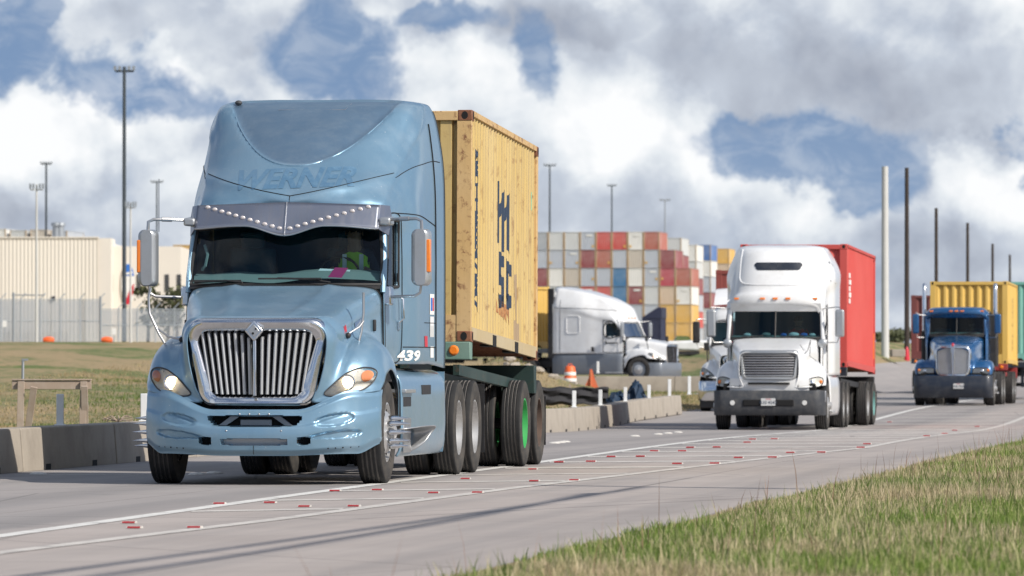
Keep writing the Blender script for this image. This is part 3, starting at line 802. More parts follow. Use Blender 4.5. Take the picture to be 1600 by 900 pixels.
# ------------------------------------------------------------------ people (seated, hands on a steering wheel)
def seated_person(loc, rz, label, cloth, vest=None, scale=1.0):
    # facing -y, hip at the origin
    J = {'pelvis': (0, 0, 0), 'belly': (0, .02, .20), 'chest': (0, .0, .40), 'neck': (0, -.03, .56), 'head': (0, -.06, .66), 'crown': (0, -.05, .77)}
    V_ = [(0, 0, 0), (0, .02, .20), (0, .0, .42), (0, -.03, .55), (0, -.05, .63), (0, -.055, .70), (0, -.045, .78)]
    Rr = [.17, .16, .17, .06, .075, .095, .07]; E = [(0, 1), (1, 2), (2, 3), (3, 4), (4, 5), (5, 6)]
    for s in (-1, 1):
        o = len(V_)
        V_ += [(s * .17, -.01, .46), (s * .25, -.06, .27), (s * .23, -.30, .27), (s * .20, -.38, .30)]; Rr += [.07, .05, .04, .035]
        E += [(2, o), (o, o + 1), (o + 1, o + 2), (o + 2, o + 3)]
        for k in range(4):
            q = len(V_); V_ += [(s * (.19 - .01 * k), -.43, .33 - .022 * k), (s * (.16), -.45, .33 - .024 * k)]; Rr += [.012, .010]; E += [(o + 3, q), (q, q + 1)]
        q = len(V_); V_ += [(s * .165, -.40, .345)]; Rr += [.013]; E += [(o + 3, q)]
        o = len(V_); V_ += [(s * .10, -.06, -.02), (s * .14, -.45, .02), (s * .14, -.50, -.38), (s * .14, -.62, -.42)]; Rr += [.10, .075, .055, .04]
        E += [(0, o), (o, o + 1), (o + 1, o + 2), (o + 2, o + 3)]
    me = bpy.data.meshes.new('person'); me.from_pydata(V_, E, [])
    ob = bpy.data.objects.new('body', me); COL.objects.link(ob)
    sk = ob.modifiers.new('skin', 'SKIN'); sub = ob.modifiers.new('s', 'SUBSURF'); sub.levels = 1; sub.render_levels = 1
    me.skin_vertices or None
    lay = me.skin_vertices[0].data if me.skin_vertices else None
    for i, r in enumerate(Rr): lay[i].radius = (r, r * (.72 if i in (0, 1, 2) else 1)); lay[i].use_root = (i == 0)
    bpy.context.view_layer.update()
    me2 = bpy.data.meshes.new_from_object(ob.evaluated_get(bpy.context.evaluated_depsgraph_get()))
    bpy.data.objects.remove(ob)
    o = bpy.data.objects.new('person', me2); COL.objects.link(o)
    me2.materials.clear(); me2.materials.append(cloth); me2.materials.append(M['skin'])
    for p in me2.polygons:
        p.use_smooth = True; c = p.center; p.material_index = 1 if c.z > .53 or (c.y < -.34 and c.z > .2) else 0
    # face and hair, vest
    f = MB(); f.sphere((0, -.145, .695), .014, 5); f.sphere((-.033, -.137, .72), .010, 4); f.sphere((.033, -.137, .72), .010, 4); f.cbox((0, -.137, .655), (.045, .01, .008))
    f.sphere((-.092, -.05, .70), .02, 5, (.4, 1, 1.3)); f.sphere((.092, -.05, .70), .02, 5, (.4, 1, 1.3)); f.build('face', M['skin'], o)
    h = MB(); h.sphere((0, -.03, .745), .105, 8, (.95, 1.02, .75)); h.build('hair', M['dark'], o)
    if vest:
        v = MB(); rows = []
        for z, rx, ry in ((.05, .20, .15), (.2, .19, .145), (.35, .20, .15), (.45, .20, .13), (.52, .12, .09)):
            rows.append([(rx * math.cos(a / 20 * 6.2832), .01 + ry * math.sin(a / 20 * 6.2832), z) for a in range(20)])
        v.grid(rows, closed=True); v.build('vest', vest, o, smooth=80)
        st = MB()
        for s in (-1, 1): st.cbox((s * .09, -.142, .28), (.045, .01, .4))
        st.build('reflective_tape', M['paper'], o)
    o.location = loc; o.rotation_euler = (0, 0, rz); o.scale = (scale,) * 3
    return tag(o, label, 'person')

# ------------------------------------------------------------------ lorry frame: local axes x across, y backwards, z up
def on(root, p):          # local point of a thing -> world
    return root.matrix_basis @ Vector(p)
def plate_fn(x0, y0, z0): return lambda a, c: Vector((x0 + a, y0, z0 + c))

# ================================================================== 1. the blue conventional tractor
T1A = math.atan(.1285)
t1 = empty('lorry', 'large light blue semi tractor with studded sun visor and lit headlamps, nearest on the road', 'truck', (-2.60, 63.5, 0), -T1A)
P = t1
# --- hood and wings (one moulded piece)
hood_ctrl = [
 [(0, .10, 1.665), (.30, .11, 1.66), (.58, .13, 1.635), (.71, .16, 1.52), (.70, .17, 1.25), (.63, .18, .98), (.56, .18, .84), (.74, .21, .85), (.96, .31, .91), (1.13, .47, .94), (1.20, .60, .95)],
 [(0, .20, 1.70), (.32, .21, 1.695), (.62, .23, 1.675), (.76, .27, 1.55), (.77, .27, 1.32), (.75, .26, 1.10), (.77, .26, .97), (.86, .29, .97), (1.01, .40, 1.0), (1.14, .54, 1.01), (1.215, .66, 1.0)],
 [(0, .48, 1.75), (.36, .48, 1.745), (.68, .49, 1.71), (.79, .48, 1.60), (.81, .46, 1.44), (.83, .42, 1.30), (.87, .39, 1.24), (.94, .40, 1.22), (1.05, .47, 1.19), (1.16, .59, 1.12), (1.225, .72, 1.04)],
 [(0, .85, 1.82), (.38, .85, 1.815), (.72, .85, 1.78), (.83, .83, 1.68), (.84, .80, 1.56), (.86, .74, 1.46), (.91, .70, 1.43), (.99, .70, 1.41), (1.09, .74, 1.37), (1.18, .79, 1.27), (1.23, .84, 1.12)],
 [(0, 1.2, 1.90), (.40, 1.2, 1.895), (.80, 1.2, 1.86), (.89, 1.2, 1.76), (.90, 1.18, 1.64), (.91, 1.14, 1.55), (.96, 1.12, 1.51), (1.03, 1.12, 1.49), (1.12, 1.14, 1.43), (1.20, 1.17, 1.32), (1.235, 1.2, 1.16)],
 [(0, 1.5, 1.97), (.42, 1.5, 1.965), (.87, 1.5, 1.93), (.95, 1.52, 1.83), (.96, 1.53, 1.66), (.965, 1.53, 1.54), (1.0, 1.53, 1.47), (1.06, 1.54, 1.41), (1.14, 1.56, 1.33), (1.205, 1.6, 1.19), (1.235, 1.63, .98)],
 [(0, 1.70, 2.03), (.42, 1.72, 2.03), (.88, 1.84, 2.01), (1.0, 1.90, 1.92), (1.015, 1.92, 1.72), (1.02, 1.93, 1.55), (1.03, 1.93, 1.38), (1.07, 1.93, 1.22), (1.13, 1.92, 1.05), (1.19, 1.88, .86), (1.215, 1.80, .66)]]
H = dens(mirror(hood_ctrl), 7, 7)
# central crease rise of the hood
for r_ in H:
    for p in r_:
        if p.z > 1.5: p.z += .022 * math.exp(-((abs(p.x) - .30 - .12 * p.y) / .05) ** 2) * sstep(.15, .5, p.y)
b = MB(); b.grid(H); hood = b.build('hood', M['blue'], P, smooth=50, solid=.012)
HT = bvh(H)
b = MB(); b.tube([p + Vector((0, .012, .002)) for p in H[-1]], .013, 6); b.build('hood_gap', M['dark'], hood)
for s in (-1, 1):
    b = MB(); b.cbox((s * .985, 1.62, 1.62), (.03, .06, .12)); b.build('hood_latch', M['black'], hood, bevel=.01)
# grille opening backing, chrome surround, bars
def rr_shape(wt, wb, zt, zb, rc, n=7, sag=0.0):
    """rounded trapezoid outline, clockwise from the top left"""
    pts = []; cs = [(-wt, zt, 180, 90), (wt, zt, 90, 0), (wb, zb, 0, -90), (-wb, zb, -90, -180)]
    for (x, z, a0, a1) in cs:
        cx = x - math.copysign(rc, x); cz = z - math.copysign(rc, z - (zt + zb) / 2)
        for k in range(n + 1):
            a = R(a0 + (a1 - a0) * k / n); pts.append((cx + rc * math.cos(a), cz + rc * math.sin(a)))
    out = []
    for i, p in enumerate(pts):
        q = pts[(i + 1) % len(pts)]; out.append(p)
        d = math.hypot(q[0] - p[0], q[1] - p[1])
        if d > .15:
            for k in range(1, 8): out.append((p[0] + (q[0] - p[0]) * k / 8, p[1] + (q[1] - p[1]) * k / 8))
    return out
def gy(x, z): return .055 + .16 * (abs(x) / .75) ** 2.2 + .05 * (1.66 - z)       # grille face bows back at the sides
def ring(name, shapes, mat, parent, yf, n=None, smooth=50):
    """shapes: list of (outline, y offset)"""
    b = MB(); rows = [[Vector((x, yf(x, z) + dy_, z)) for x, z in sh] for sh, dy_ in shapes]
    b.grid(rows, closed=True); return b.build(name, mat, parent, smooth=smooth)
gs = ring('grille_surround', [(rr_shape(.79, .70, 1.69, .74, .18), .20), (rr_shape(.75, .64, 1.69, .775, .17), .12), (rr_shape(.73, .61, 1.68, .79, .16), .03), (rr_shape(.715, .595, 1.665, .805, .15), -.012), (rr_shape(.69, .57, 1.64, .825, .145), -.03),
          (rr_shape(.645, .525, 1.60, .86, .13), -.014), (rr_shape(.605, .485, 1.56, .89, .12), .012), (rr_shape(.595, .475, 1.55, .90, .11), .04), (rr_shape(.59, .47, 1.545, .905, .11), .10)], M['chrome'], P, gy)
ring('grille_shroud', [(rr_shape(.70, .60, 1.66, .83, .15), .05), (rr_shape(.80, .70, 1.70, .80, .18), .13), (rr_shape(.84, .76, 1.72, .80, .2), .30)], M['blue'], P, gy)
# blue upper brow of the surround
loop_patch('grille_backing', rr_shape(.62, .49, 1.565, .90, .1), (0, 1.25), M['dark'], P, fn=lambda a, c: Vector((a, gy(a, c) + .095, c)))
for i in range(17):
    f_ = (i - 8) / 8.0
    if i == 8: continue
    xt, xb = f_ * .562, f_ * .462
    b = MB(); zt = 1.548; zb = .915 + .01 * max(0, abs(f_) - .8) * 5
    if abs(f_) < .3: zt = 1.50 + .3 * (abs(f_) - .125) * .8
    if abs(f_) > .95: zb = .945
    def bx(z): return xb + (xt - xb) * (z - .9) / .65
    prof = []
    for z in (zt, zt - .02, (zt + zb) / 2, zb):
        x = bx(z); y = gy(x, z) + (.02 if z < zt else .07)
        prof.append([(x - .015, y + .075, z), (x - .0135, y, z), (x, y - .012, z), (x + .0135, y, z), (x + .016, y + .075, z)])
    b.grid(prof); b.build('grille_bar', M['barsilver'], gs, smooth=20)
b = MB(); b.prism([(-.018, .90), (.018, .90), (.016, 1.47), (-.016, 1.47)], 1, .035, .10); b.build('grille_centre_bar', M['chrome'], gs, bevel=.008)
b = MB(); b.prism([(0, 1.445), (.098, 1.555), (0, 1.665), (-.098, 1.555)], 1, .0, .09); em = b.build('emblem', M['chrome'], gs, bevel=.014, seg=3)
b = MB(); b.prism([(0, 1.49), (.058, 1.555), (0, 1.62), (-.058, 1.555)], 1, -.008, .01); b.build('emblem_face', M['silver'], em, bevel=.004)
b = MB(); b.lathe([(-.014, .001), (-.014, .010), (0, .010)], 'y', (.022, 0, 1.575), 10); b.lathe([(-.014, .001), (-.014, .012), (0, .012)], 'y', (-.008, 0, 1.53), 10); b.build('emblem_dots', M['dark'], em)
# --- bumper as a height field over (x, z)
import bisect
def lerp_tab(tab, x):
    for (a, va), (c, vc) in zip(tab, tab[1:]):
        if x <= c: return va + (vc - va) * max(0, (x - a)) / (c - a)
    return tab[-1][1]
BW = [(0, 0), (.3, .012), (.6, .06), (.85, .16), (1.0, .28), (1.1, .40), (1.16, .49), (1.20, .56), (1.21, .62)]
def bump_x(s):  # arclength-like parameter 0..1 -> (x, y)
    pts = dens_line([Vector((a, c, 0)) for a, c in BW], 6); k = s * (len(pts) - 1); i = min(int(k), len(pts) - 2); return pts[i].lerp(pts[i + 1], k - i)
def ztop(ax): return .762 + .20 * sstep(.42, 1.0, ax) - .0 * ax
def zbot(ax): return .295 + .02 * sstep(.3, .9, ax) + .11 * sstep(1.0, 1.24, ax)
def inell(x, z, cx, cz, rx, rz, tilt=0, p=2):
    a, c = x - cx, z - cz; ct, st = math.cos(tilt), math.sin(tilt); u = (a * ct + c * st) / rx; v = (-a * st + c * ct) / rz
    return abs(u) ** p + abs(v) ** p
def bumper_pt(s, t):
    q = bump_x(abs(s)); ax = q.x; x = math.copysign(ax, s); z0, z1 = zbot(ax), ztop(ax); z = z0 + (z1 - z0) * t
    y = q.y
    y += .055 * (1 - sstep(0, .13, t)) + .05 * sstep(.88, 1, t) - .03 * math.exp(-((t - .45) / .3) ** 2)
    y += .02 * sstep(.60, .66, t) * (ax < 3)
    # centre slots
    d1 = inell(x, z, 0, .645, .47 - (.66 - z) * .9, .055, 0, 6)
    if d1 < 1.0: y += .17
    d2 = inell(x, z, 0, .435, .33, .033, 0, 6)
    if d2 < 1.0: y += .10
    # tow eyes
    if inell(ax, z, .50, .445, .062, .038, 0, 3) < 1: y += .12
    # moulded scoops
    e = inell(ax, z, .80, .66, .20, .062, .16, 2.4); y += .035 * (1 - sstep(.55, 1.0, e))
    e = inell(ax, z, .80, .505, .27, .045, .12, 2.4); y += .045 * (1 - sstep(.5, 1.0, e)) * (z > .47)
    return Vector((x, y, z))
NS, NTT = 210, 60
rows = [[bumper_pt(-1 + 2 * j / NS, i / NTT) for j in range(NS + 1)] for i in range(NTT + 1)]
b = MB()
def bm_mat(c):
    q = min(BW, key=lambda w_: abs(w_[0] - abs(c.x)))
    d1 = inell(c.x, c.z, 0, .645, .455 - (.66 - c.z) * .9, .05, 0, 6) < 1; d2 = inell(c.x, c.z, 0, .435, .32, .028, 0, 6) < 1
    d3 = inell(abs(c.x), c.z, .50, .445, .055, .033, 0, 3) < 1
    return 1 if (d1 or d3) else 2 if d2 else 0
b.grid(rows, matf=bm_mat)
bump = b.build('bumper', [M['blue'], M['dark'], M['silver']], P, smooth=45)
b = MB()                                                                 # steel brackets seen through the upper slot
for s in (-1, 1): b.prism([(s * .38, .60), (s * .30, .60), (s * .17, .69), (s * .25, .70)], 1, .10, .14)
b.box((-.16, .13, .60), (.16, .17, .66)); b.build('slot_bracket', M['greyskirt'], bump, bevel=.005)
for s in (-1, 1):
    for x in (.06, .16, .28): b = MB(); b.sphere((s * x, -.012, .548), .011, 5); b.build('bumper_bolt', M['steel'], bump)
    for x in (.05, .15): b = MB(); b.sphere((s * x, .02, .715), .011, 5); b.build('bumper_bolt', M['steel'], bump)
b = MB()
for s in (-1, 1):
    for k in range(5):
        ax = .74 + .07 * k; q = [w_ for w_ in [bump_x(i / 100) for i in range(101)] if w_.x >= ax][0]
        b.sphere((s * ax, q.y - .006, .372 + .004 * k), .009, 4)
b.build('bolt_holes', M['dark'], bump)
b = MB(); b.tube([(.0, -.02, .31), (.0, -.032, .36), (.0, -.03, .40)], .0035, 5); b.build('bumper_crack', M['dark'], bump)
# black gap strip between hood and bumper
b = MB(); rows = []
for i in range(2): rows.append([Vector((x, lerp_tab(BW, abs(x)) + .26 + .02 * i, .66 + .2 * i + .20 * sstep(.42, 1.0, abs(x)))) for x in [(-1.0 + 2.0 * k / 40) for k in range(41)]])
b.grid(rows); b.build('gap_panel', M['dark'], P)
# --- headlamps, shaped onto the wing
def lamp_outline(s):
    o = [(.685, .925), (.74, .90), (.86, .905), (.98, .935), (1.07, .975), (1.14, 1.05), (1.165, 1.13), (1.13, 1.175), (1.05, 1.185), (.95, 1.16), (.85, 1.095), (.76, 1.01)]
    return [(p.x * s, p.y) for p in dens_line([Vector((a, c, 0)) for a, c in o], 4, True)]
for s in (-1, 1):
    def fn(a, c, off=.004, rs=0):
        h = hit_front(HT, a, c, off=off)
        return h if h is not None else Vector((a, .3 + (abs(a) - .7) * .8, c))
    ol = lamp_outline(s); cen = (.93 * s, 1.045)
    hl = loop_patch('headlight', ol, cen, M['reflector'], P, fn=lambda a, c: fn(a, c, .003))
    # bezel recess rim, bright bowl, lamp, amber corner, clear lens
    b = MB(); b.tube([fn(a, c, .006) for a, c in ol] + [fn(*ol[0], .006)], .008, 6, cap=False); b.build('lamp_rim', M['grey'], hl)
    cz = Vector((.90 * s, 0, 1.035)); f0 = fn(cz.x, cz.z)
    b = MB(); b.lathe([(-.026, .001), (-.022, .04), (-.012, .055), (.0, .058)], 'y', (cz.x, f0.y - .004, cz.z), 24); b.build('lamp_bulb', M['lampglow'], hl)
    b = MB(); b.lathe([(-.006, .06), (-.014, .075), (.0, .082)], 'y', (cz.x, f0.y - .004, cz.z), 24); b.build('lamp_bowl', M['chrome'], hl)
    am = [(1.06, 1.04), (1.11, 1.06), (1.14, 1.11), (1.12, 1.15), (1.07, 1.155), (1.035, 1.12), (1.035, 1.07)]
    am = [(p.x * s, p.y) for p in dens_line([Vector((a, c, 0)) for a, c in am], 3, True)]
    loop_patch('turn_signal', am, (1.06 * s, 1.09), M['amber'], hl, fn=lambda a, c: fn(a, c, .011)).data.materials[0] = M['paleamber']
    b = MB(); rows = []
    for i in range(6):
        t = 1 - i / 5 * .98; k_ = .006 + .028 * (1 - t * t)
        rows.append([fn(cen[0] + (p[0] - cen[0]) * t, cen[1] + (p[1] - cen[1]) * t, k_) for p in ol])
    b.grid(rows, closed=True); b.build('lens', M['lens'], hl, smooth=80)
# --- cab + sleeper + roof fairing shell
A_ = 1.2
def sec(y, top, side):   # helper: k0..k3 top points, then the side column
    return top + side
cab_ctrl = [
 [(0, 2.10, 2.80), (.4, 2.11, 2.80), (.75, 2.14, 2.80), (.93, 2.2, 2.78), (1.0, 2.23, 2.70), (1.02, 2.19, 2.55), (1.03, 2.10, 2.35), (1.035, 2.0, 2.15), (1.035, 1.955, 1.98), (1.04, 1.955, 1.6), (1.04, 1.955, 1.22)],
 [(0, 2.22, 2.93), (.4, 2.23, 2.93), (.78, 2.27, 2.90), (.97, 2.34, 2.84), (1.035, 2.36, 2.72), (1.045, 2.36, 2.55), (1.05, 2.34, 2.35), (1.05, 2.32, 2.15), (1.05, 2.3, 1.98), (1.06, 2.3, 1.6), (1.06, 2.3, 1.22)],
 [(0, 2.34, 3.10), (.42, 2.36, 3.09), (.82, 2.44, 3.02), (1.01, 2.56, 2.92), (1.075, 2.66, 2.75), (1.075, 2.68, 2.55), (1.075, 2.68, 2.35), (1.075, 2.68, 2.15), (1.075, 2.68, 1.98), (1.08, 2.68, 1.6), (1.08, 2.68, 1.22)],
 [(0, 2.62, 3.33), (.43, 2.66, 3.31), (.83, 2.76, 3.22), (1.03, 2.85, 3.07), (1.12, 2.92, 2.85), (1.14, 2.95, 2.6), (1.15, 2.95, 2.35), (1.15, 2.95, 2.15), (1.15, 2.95, 1.98), (1.15, 2.95, 1.6), (1.15, 2.95, 1.22)],
 [(0, 3.0, 3.60), (.46, 3.02, 3.56), (.85, 3.1, 3.44), (1.05, 3.15, 3.26), (1.17, 3.2, 3.0), (1.205, 3.22, 2.7), (1.21, 3.22, 2.35), (1.21, 3.22, 2.15), (1.21, 3.22, 1.98), (1.21, 3.22, 1.6), (1.21, 3.22, 1.22)],
 [(0, 3.5, 3.89), (.50, 3.5, 3.86), (.88, 3.52, 3.75), (1.05, 3.55, 3.56), (1.17, 3.58, 3.25), (1.215, 3.6, 2.85), (1.22, 3.6, 2.4), (1.22, 3.6, 2.15), (1.22, 3.6, 1.98), (1.22, 3.6, 1.6), (1.22, 3.6, 1.22)],
 [(0, 3.95, 4.04), (.56, 3.95, 4.04), (.97, 3.97, 4.0), (1.10, 4.0, 3.87), (1.17, 4.02, 3.5), (1.215, 4.05, 3.0), (1.225, 4.05, 2.4), (1.225, 4.05, 2.15), (1.225, 4.05, 1.98), (1.225, 4.05, 1.6), (1.225, 4.05, 1.22)],
 [(0, 4.80, 4.06), (.56, 4.80, 4.06), (1.0, 4.80, 4.045), (1.13, 4.86, 3.95), (1.20, 4.93, 3.62), (1.235, 5.0, 3.2), (1.24, 5.03, 2.4), (1.24, 5.03, 2.15), (1.24, 5.03, 1.98), (1.24, 5.03, 1.6), (1.24, 5.0, 1.18)]]
Cb = dens(mirror(cab_ctrl), 10, 10)
for r_ in Cb:
    for p in r_:
        ax = abs(p.x)
        if p.z > 2.82 and p.y < 4.0:
            # raised chin line and the U-shaped sunken roof panel
            chin = 2.92 + .22 * ax + .05 * math.sin(ax * 2)
            k = math.exp(-((p.z - chin) / .07) ** 2); p.y -= .035 * k * (1 - sstep(1.0, 1.1, ax))
            p.y += .05 * math.exp(-((p.z - (2.86)) / .05) ** 2) * (1 - sstep(.9, 1.0, ax))
        zu = 3.30 + .62 * (ax / .86) ** 2.2
        if p.z > 3.2 and p.y < 4.1 and ax < .95: p.y += .035 * sstep(0, .05, p.z - zu); p.z -= .02 * sstep(0, .05, p.z - zu)
        # side swoosh ridge
        if p.z > 2.85: 
            zz = 3.18 + .55 * (p.y - 2.9); d = (p.z - zz)
            if ax > .80: k = math.exp(-(d / .035) ** 2) * .018; p.x += math.copysign(k, p.x)
DW = [(2.06, 2.10), (2.07, 2.03), (2.62, 2.03), (2.66, 2.10), (2.66, 2.66), (2.60, 2.72), (2.34, 2.72), (2.26, 2.66)]
def inpoly(poly, x, y):
    c = False; n = len(poly)
    for i in range(n):
        x1, y1 = poly[i]; x2, y2 = poly[(i + 1) % n]
        if (y1 > y) != (y2 > y) and x < (x2 - x1) * (y - y1) / (y2 - y1) + x1: c = not c
    return c
b = MB(); b.grid(Cb, keep=lambda c: not (abs(c.x) > .9 and inpoly(DW, c.y, c.z)))
cab = b.build('cab', M['blue_cab'], P, smooth=45, solid=.015)
CT = bvh(Cb)
def S(s, y, z, off=.006):
    h = hit_side(CT, s, y, z, off); return h if h is not None else Vector((s * 1.1, y, z))
def Fp(x, z, off=.006):
    h = hit_front(CT, x, z, off=off); return h if h is not None else Vector((x, 2.2, z))
def seam(pts, parent, r=.006, mat='dark', name='seam'):
    b = MB(); b.tube(pts, r, 5); return b.build(name, M[mat], parent)
def polyl(pts, n=6): return [(p.x, p.y) for p in dens_line([Vector((a, c, 0)) for a, c in pts], n)]
for s in (-1, 1):
    # door with its outline seam, window, handle
    dl = [(1.97, 1.98), (1.965, 1.6), (1.98, 1.34), (2.1, 1.25), (2.6, 1.24), (2.74, 1.35), (2.78, 1.7), (2.78, 2.3), (2.76, 2.68), (2.68, 2.79), (2.42, 2.79), (2.27, 2.72)]
    d_ = seam([S(s, y, z, .001) for y, z in polyl(dl)], P, .007, 'dark', 'door_seam'); d_.name = 'door'
    b = MB(); fr = polyl(DW + [DW[0]], 4); b.tube([S(s, y, z, .004) for y, z in fr], .018, 6, cap=False); b.build('window_frame', M['black'], d_)
    loop_patch('side_window', fr[:-1], (2.36, 2.38), M['sideglass'], d_, fn=lambda a, c: Vector((s * (1.045 + .02 * (a - 2.1)), a, c)), rings=2)
    b = MB(); b.tube([S(s, 2.66, 1.93, .01), S(s, 2.67, 1.90, .05), S(s, 2.67, 1.70, .055), S(s, 2.66, 1.66, .01)], .014, 6); b.cbox(S(s, 2.66, 1.62, .01), (.02, .09, .08)); b.build('door_handle', M['chrome'], d_)
    b = MB(); b.cbox(S(s, 2.06, 1.93, .02), (.09, .20, .20)); b.build('mirror_bracket', M['chrome'], d_, bevel=.02, seg=3)
# body seams
sm = [Fp(x, 3.02 + .26 * abs(x) if False else 2.975 + .16 * abs(x) + .10 * abs(x) ** 2, .003) for x in [(-.99 + 1.98 * k / 44) for k in range(45)]]
seam(sm, cab, .005)
seam([Fp(0, z, .003) for z in (2.86, 2.90, 2.94, 2.975)], cab, .004)
for s in (-1, 1):
    seam([S(s, y, z, .003) for y, z in polyl([(2.6, 2.80), (3.0, 2.80), (3.5, 2.78), (4.2, 2.72), (4.36, 2.70)], 5)], cab, .005)
    seam([S(s, y, z, .003) for y, z in polyl([(2.9, 3.18), (3.4, 3.30), (3.9, 3.36), (4.4, 3.40), (4.78, 3.40)], 5)], cab, .0045)
    seam([S(s, 4.38, z, .003) for z in [1.25 + (3.80 - 1.25) * k / 30 for k in range(31)]], cab, .010, name='extender_seam')
    seam([S(s, y, 1.66 if s > 0 else 1.66, .003) for y in (3.6, 3.8, 4.2, 4.35)], cab, .004)
    seam([S(s, y, 1.40, .003) for y in [2.8 + 1.55 * k / 10 for k in range(11)]], cab, .005)
    # rear side extender with rubber lip
    lip = [r_ for r_ in (Cb[-1][len(Cb[-1]) // 2:] if s > 0 else Cb[-1][len(Cb[-1]) // 2::-1])][30:]
    b = MB(); b.tube([p + Vector((-s * .012, .02, 0)) for p in lip], .018, 6); b.build('rubber_lip', M['black'], P)
# crown plate + scratched panel outline on the roof
seam([Fp(x, z, .004) for x, z in [(-.36, 3.93), (.36, 3.93), (.40, 4.0)]], cab, .004, 'steel', 'roof_panel_edge')
u_ = [(x, 3.30 + .62 * (abs(x) / .86) ** 2.2) for x in [(-.82 + 1.64 * k / 40) for k in range(41)]]
seam([Fp(x, z, .001) for x, z in u_], cab, .007, 'blue', 'roof_panel_ridge')
# worn-off lettering
text_obj('faded_letters', 'WERNER', .34, M['blue_logo'], cab, lambda a, c: Fp(a * .93 - .0, 3.155 + c * .86 + .03 * a, .006), bold=.012, shear=.2, cut=.035)
# side stickers and fleet number, small badges
for (y, z, hh, wy, mt) in ((4.12, 1.86, .22, .30, 'paper'), (4.12, 1.68, .10, .26, 'whitecloth'), (4.12, 1.57, .12, .28, 'plate'), (4.12, 1.35, .12, .22, 'paper')):
    b = MB(); b.add([S(1, y - wy / 2, z - hh / 2, .004), S(1, y + wy / 2, z - hh / 2, .004), S(1, y + wy / 2, z + hh / 2, .004), S(1, y - wy / 2, z + hh / 2, .004)], [(0, 1, 2, 3)]); b.build('sticker', M[mt], cab, smooth=0)
b = MB(); b.add([S(1, 4.02, 1.79, .006), S(1, 4.13, 1.79, .006), S(1, 4.13, 1.93, .006), S(1, 4.02, 1.93, .006)], [(0, 1, 2, 3)]); b.build('sticker_blue_field', M['bluebag'], cab, smooth=0)
b = MB(); b.add([S(1, 4.15, 1.79, .006), S(1, 4.24, 1.79, .006), S(1, 4.24, 1.93, .006), S(1, 4.15, 1.93, .006)], [(0, 1, 2, 3)]); b.build('sticker_red_field', M['redtxt'], cab, smooth=0)
b = MB(); b.add([S(1, 3.62, 1.40, .004), S(1, 3.82, 1.40, .004), S(1, 3.80, 1.52, .004), S(1, 3.60, 1.52, .004)], [(0, 1, 2, 3)]); b.build('hazard_sticker', M['redtxt'], cab, smooth=0)
text_obj('fleet_number', '439', .20, M['paper'], cab, lambda a, c: S(1, 2.92 + a * 2.2, 1.305 + c * .72, .006), bold=.008, shear=.2)
text_obj('red_badge', 'NA', .10, M['redtxt'], hood, lambda a, c: (hit_side(HT, 1, .62 + a * 1.3, 1.56 + c + a * .3, .006) or Vector((.85, .62 + a, 1.56 + c))), bold=.006, shear=.2)
b = MB(); b.add([hit_side(HT, 1, y, z, .006) for y, z in ((1.0, 1.59), (1.28, 1.66), (1.28, 1.71), (1.0, 1.64))], [(0, 1, 2, 3)]); b.build('badge_plate', M['chrome'], hood, smooth=0)
# side marker vents in left flank of the hood (chrome side vent)
# rear wall, floor and dark interior
b = MB(); b.prism([(-1.2, 1.22), (1.2, 1.22), (1.2, 3.0), (1.05, 3.85), (.9, 4.0), (-.9, 4.0), (-1.05, 3.85), (-1.2, 3.0)], 1, 4.70, 4.74); b.build('rear_wall', M['blue'], P)
b = MB(); b.box((-1.02, 1.98, 1.24), (1.02, 4.69, 1.29)); b.build('cab_floor', M['interior'], P)
b = MB(); b.box((-1.0, 3.35, 1.30), (1.0, 3.38, 2.9)); b.build('sleeper_curtain', M['interior'], P)
# dashboard and steering wheel
b = MB(); ds = dens([[(x, y, z) for x in (-.98, -.5, 0, .5, .98)] for y, z in ((1.98, 2.07), (2.10, 2.11), (2.28, 2.13), (2.36, 2.08), (2.38, 1.8))], 3, 3); 
for r_ in ds:
    for p in r_: p.z += (.045 if p.y > 2.05 else 0) + .05 * math.exp(-((p.x - .48) / .3) ** 2) + .012 * math.sin(p.x * 9); p.y -= 0.0
b.grid(ds); dash = b.build('dashboard', M['dash'], P, smooth=70)
b = MB(); b.tube([(.48 + .22 * math.cos(a), 2.45 + .08 * math.sin(a), 2.14 + .20 * math.sin(a)) for a in [2 * math.pi * k / 24 for k in range(25)]], .014, 6, cap=False); b.tube([(.48, 2.36, 2.0), (.48, 2.45, 2.14)], .02, 6); b.tube([(.28, 2.45, 2.14), (.68, 2.45, 2.14)], .014, 6); b.build('steering_wheel', M['black'], P)
for s in (-1, 1):
    b = MB(); b.cbox((s * .52, 2.80, 1.76), (.55, .5, .14)); b.cbox((s * .52, 3.02, 2.10), (.5, .12, .7)); b.cbox((s * .52, 3.02, 2.52), (.26, .10, .2)); b.build('seat', M['interior'], P, bevel=.04, seg=3)
b = MB(); b.tube([(-.90, 2.06, 2.20), (-.86, 2.03, 2.24), (-.84, 2.06, 2.36), (-.88, 2.12, 2.46)], .016, 6); b.build('grab_handle', M['dash'], P)
b = MB(); b.add([(.26, 2.02, 2.10), (.62, 2.02, 2.10), (.66, 2.10, 2.20), (.34, 2.10, 2.215)], [(0, 1, 2, 3)]); b.add([(.72, 2.04, 2.10), (.88, 2.06, 2.10), (.86, 2.14, 2.17), (.74, 2.12, 2.18)], [(0, 1, 2, 3)]); tagp = b.build('papers_on_dashboard', M['paper'], P, smooth=0)
b = MB(); b.add([(.42, 2.0, 2.10), (.57, 2.0, 2.10), (.64, 2.08, 2.22), (.50, 2.08, 2.225)], [(0, 1, 2, 3)]); b.build('magenta_permit', M['magenta'], P, smooth=0)
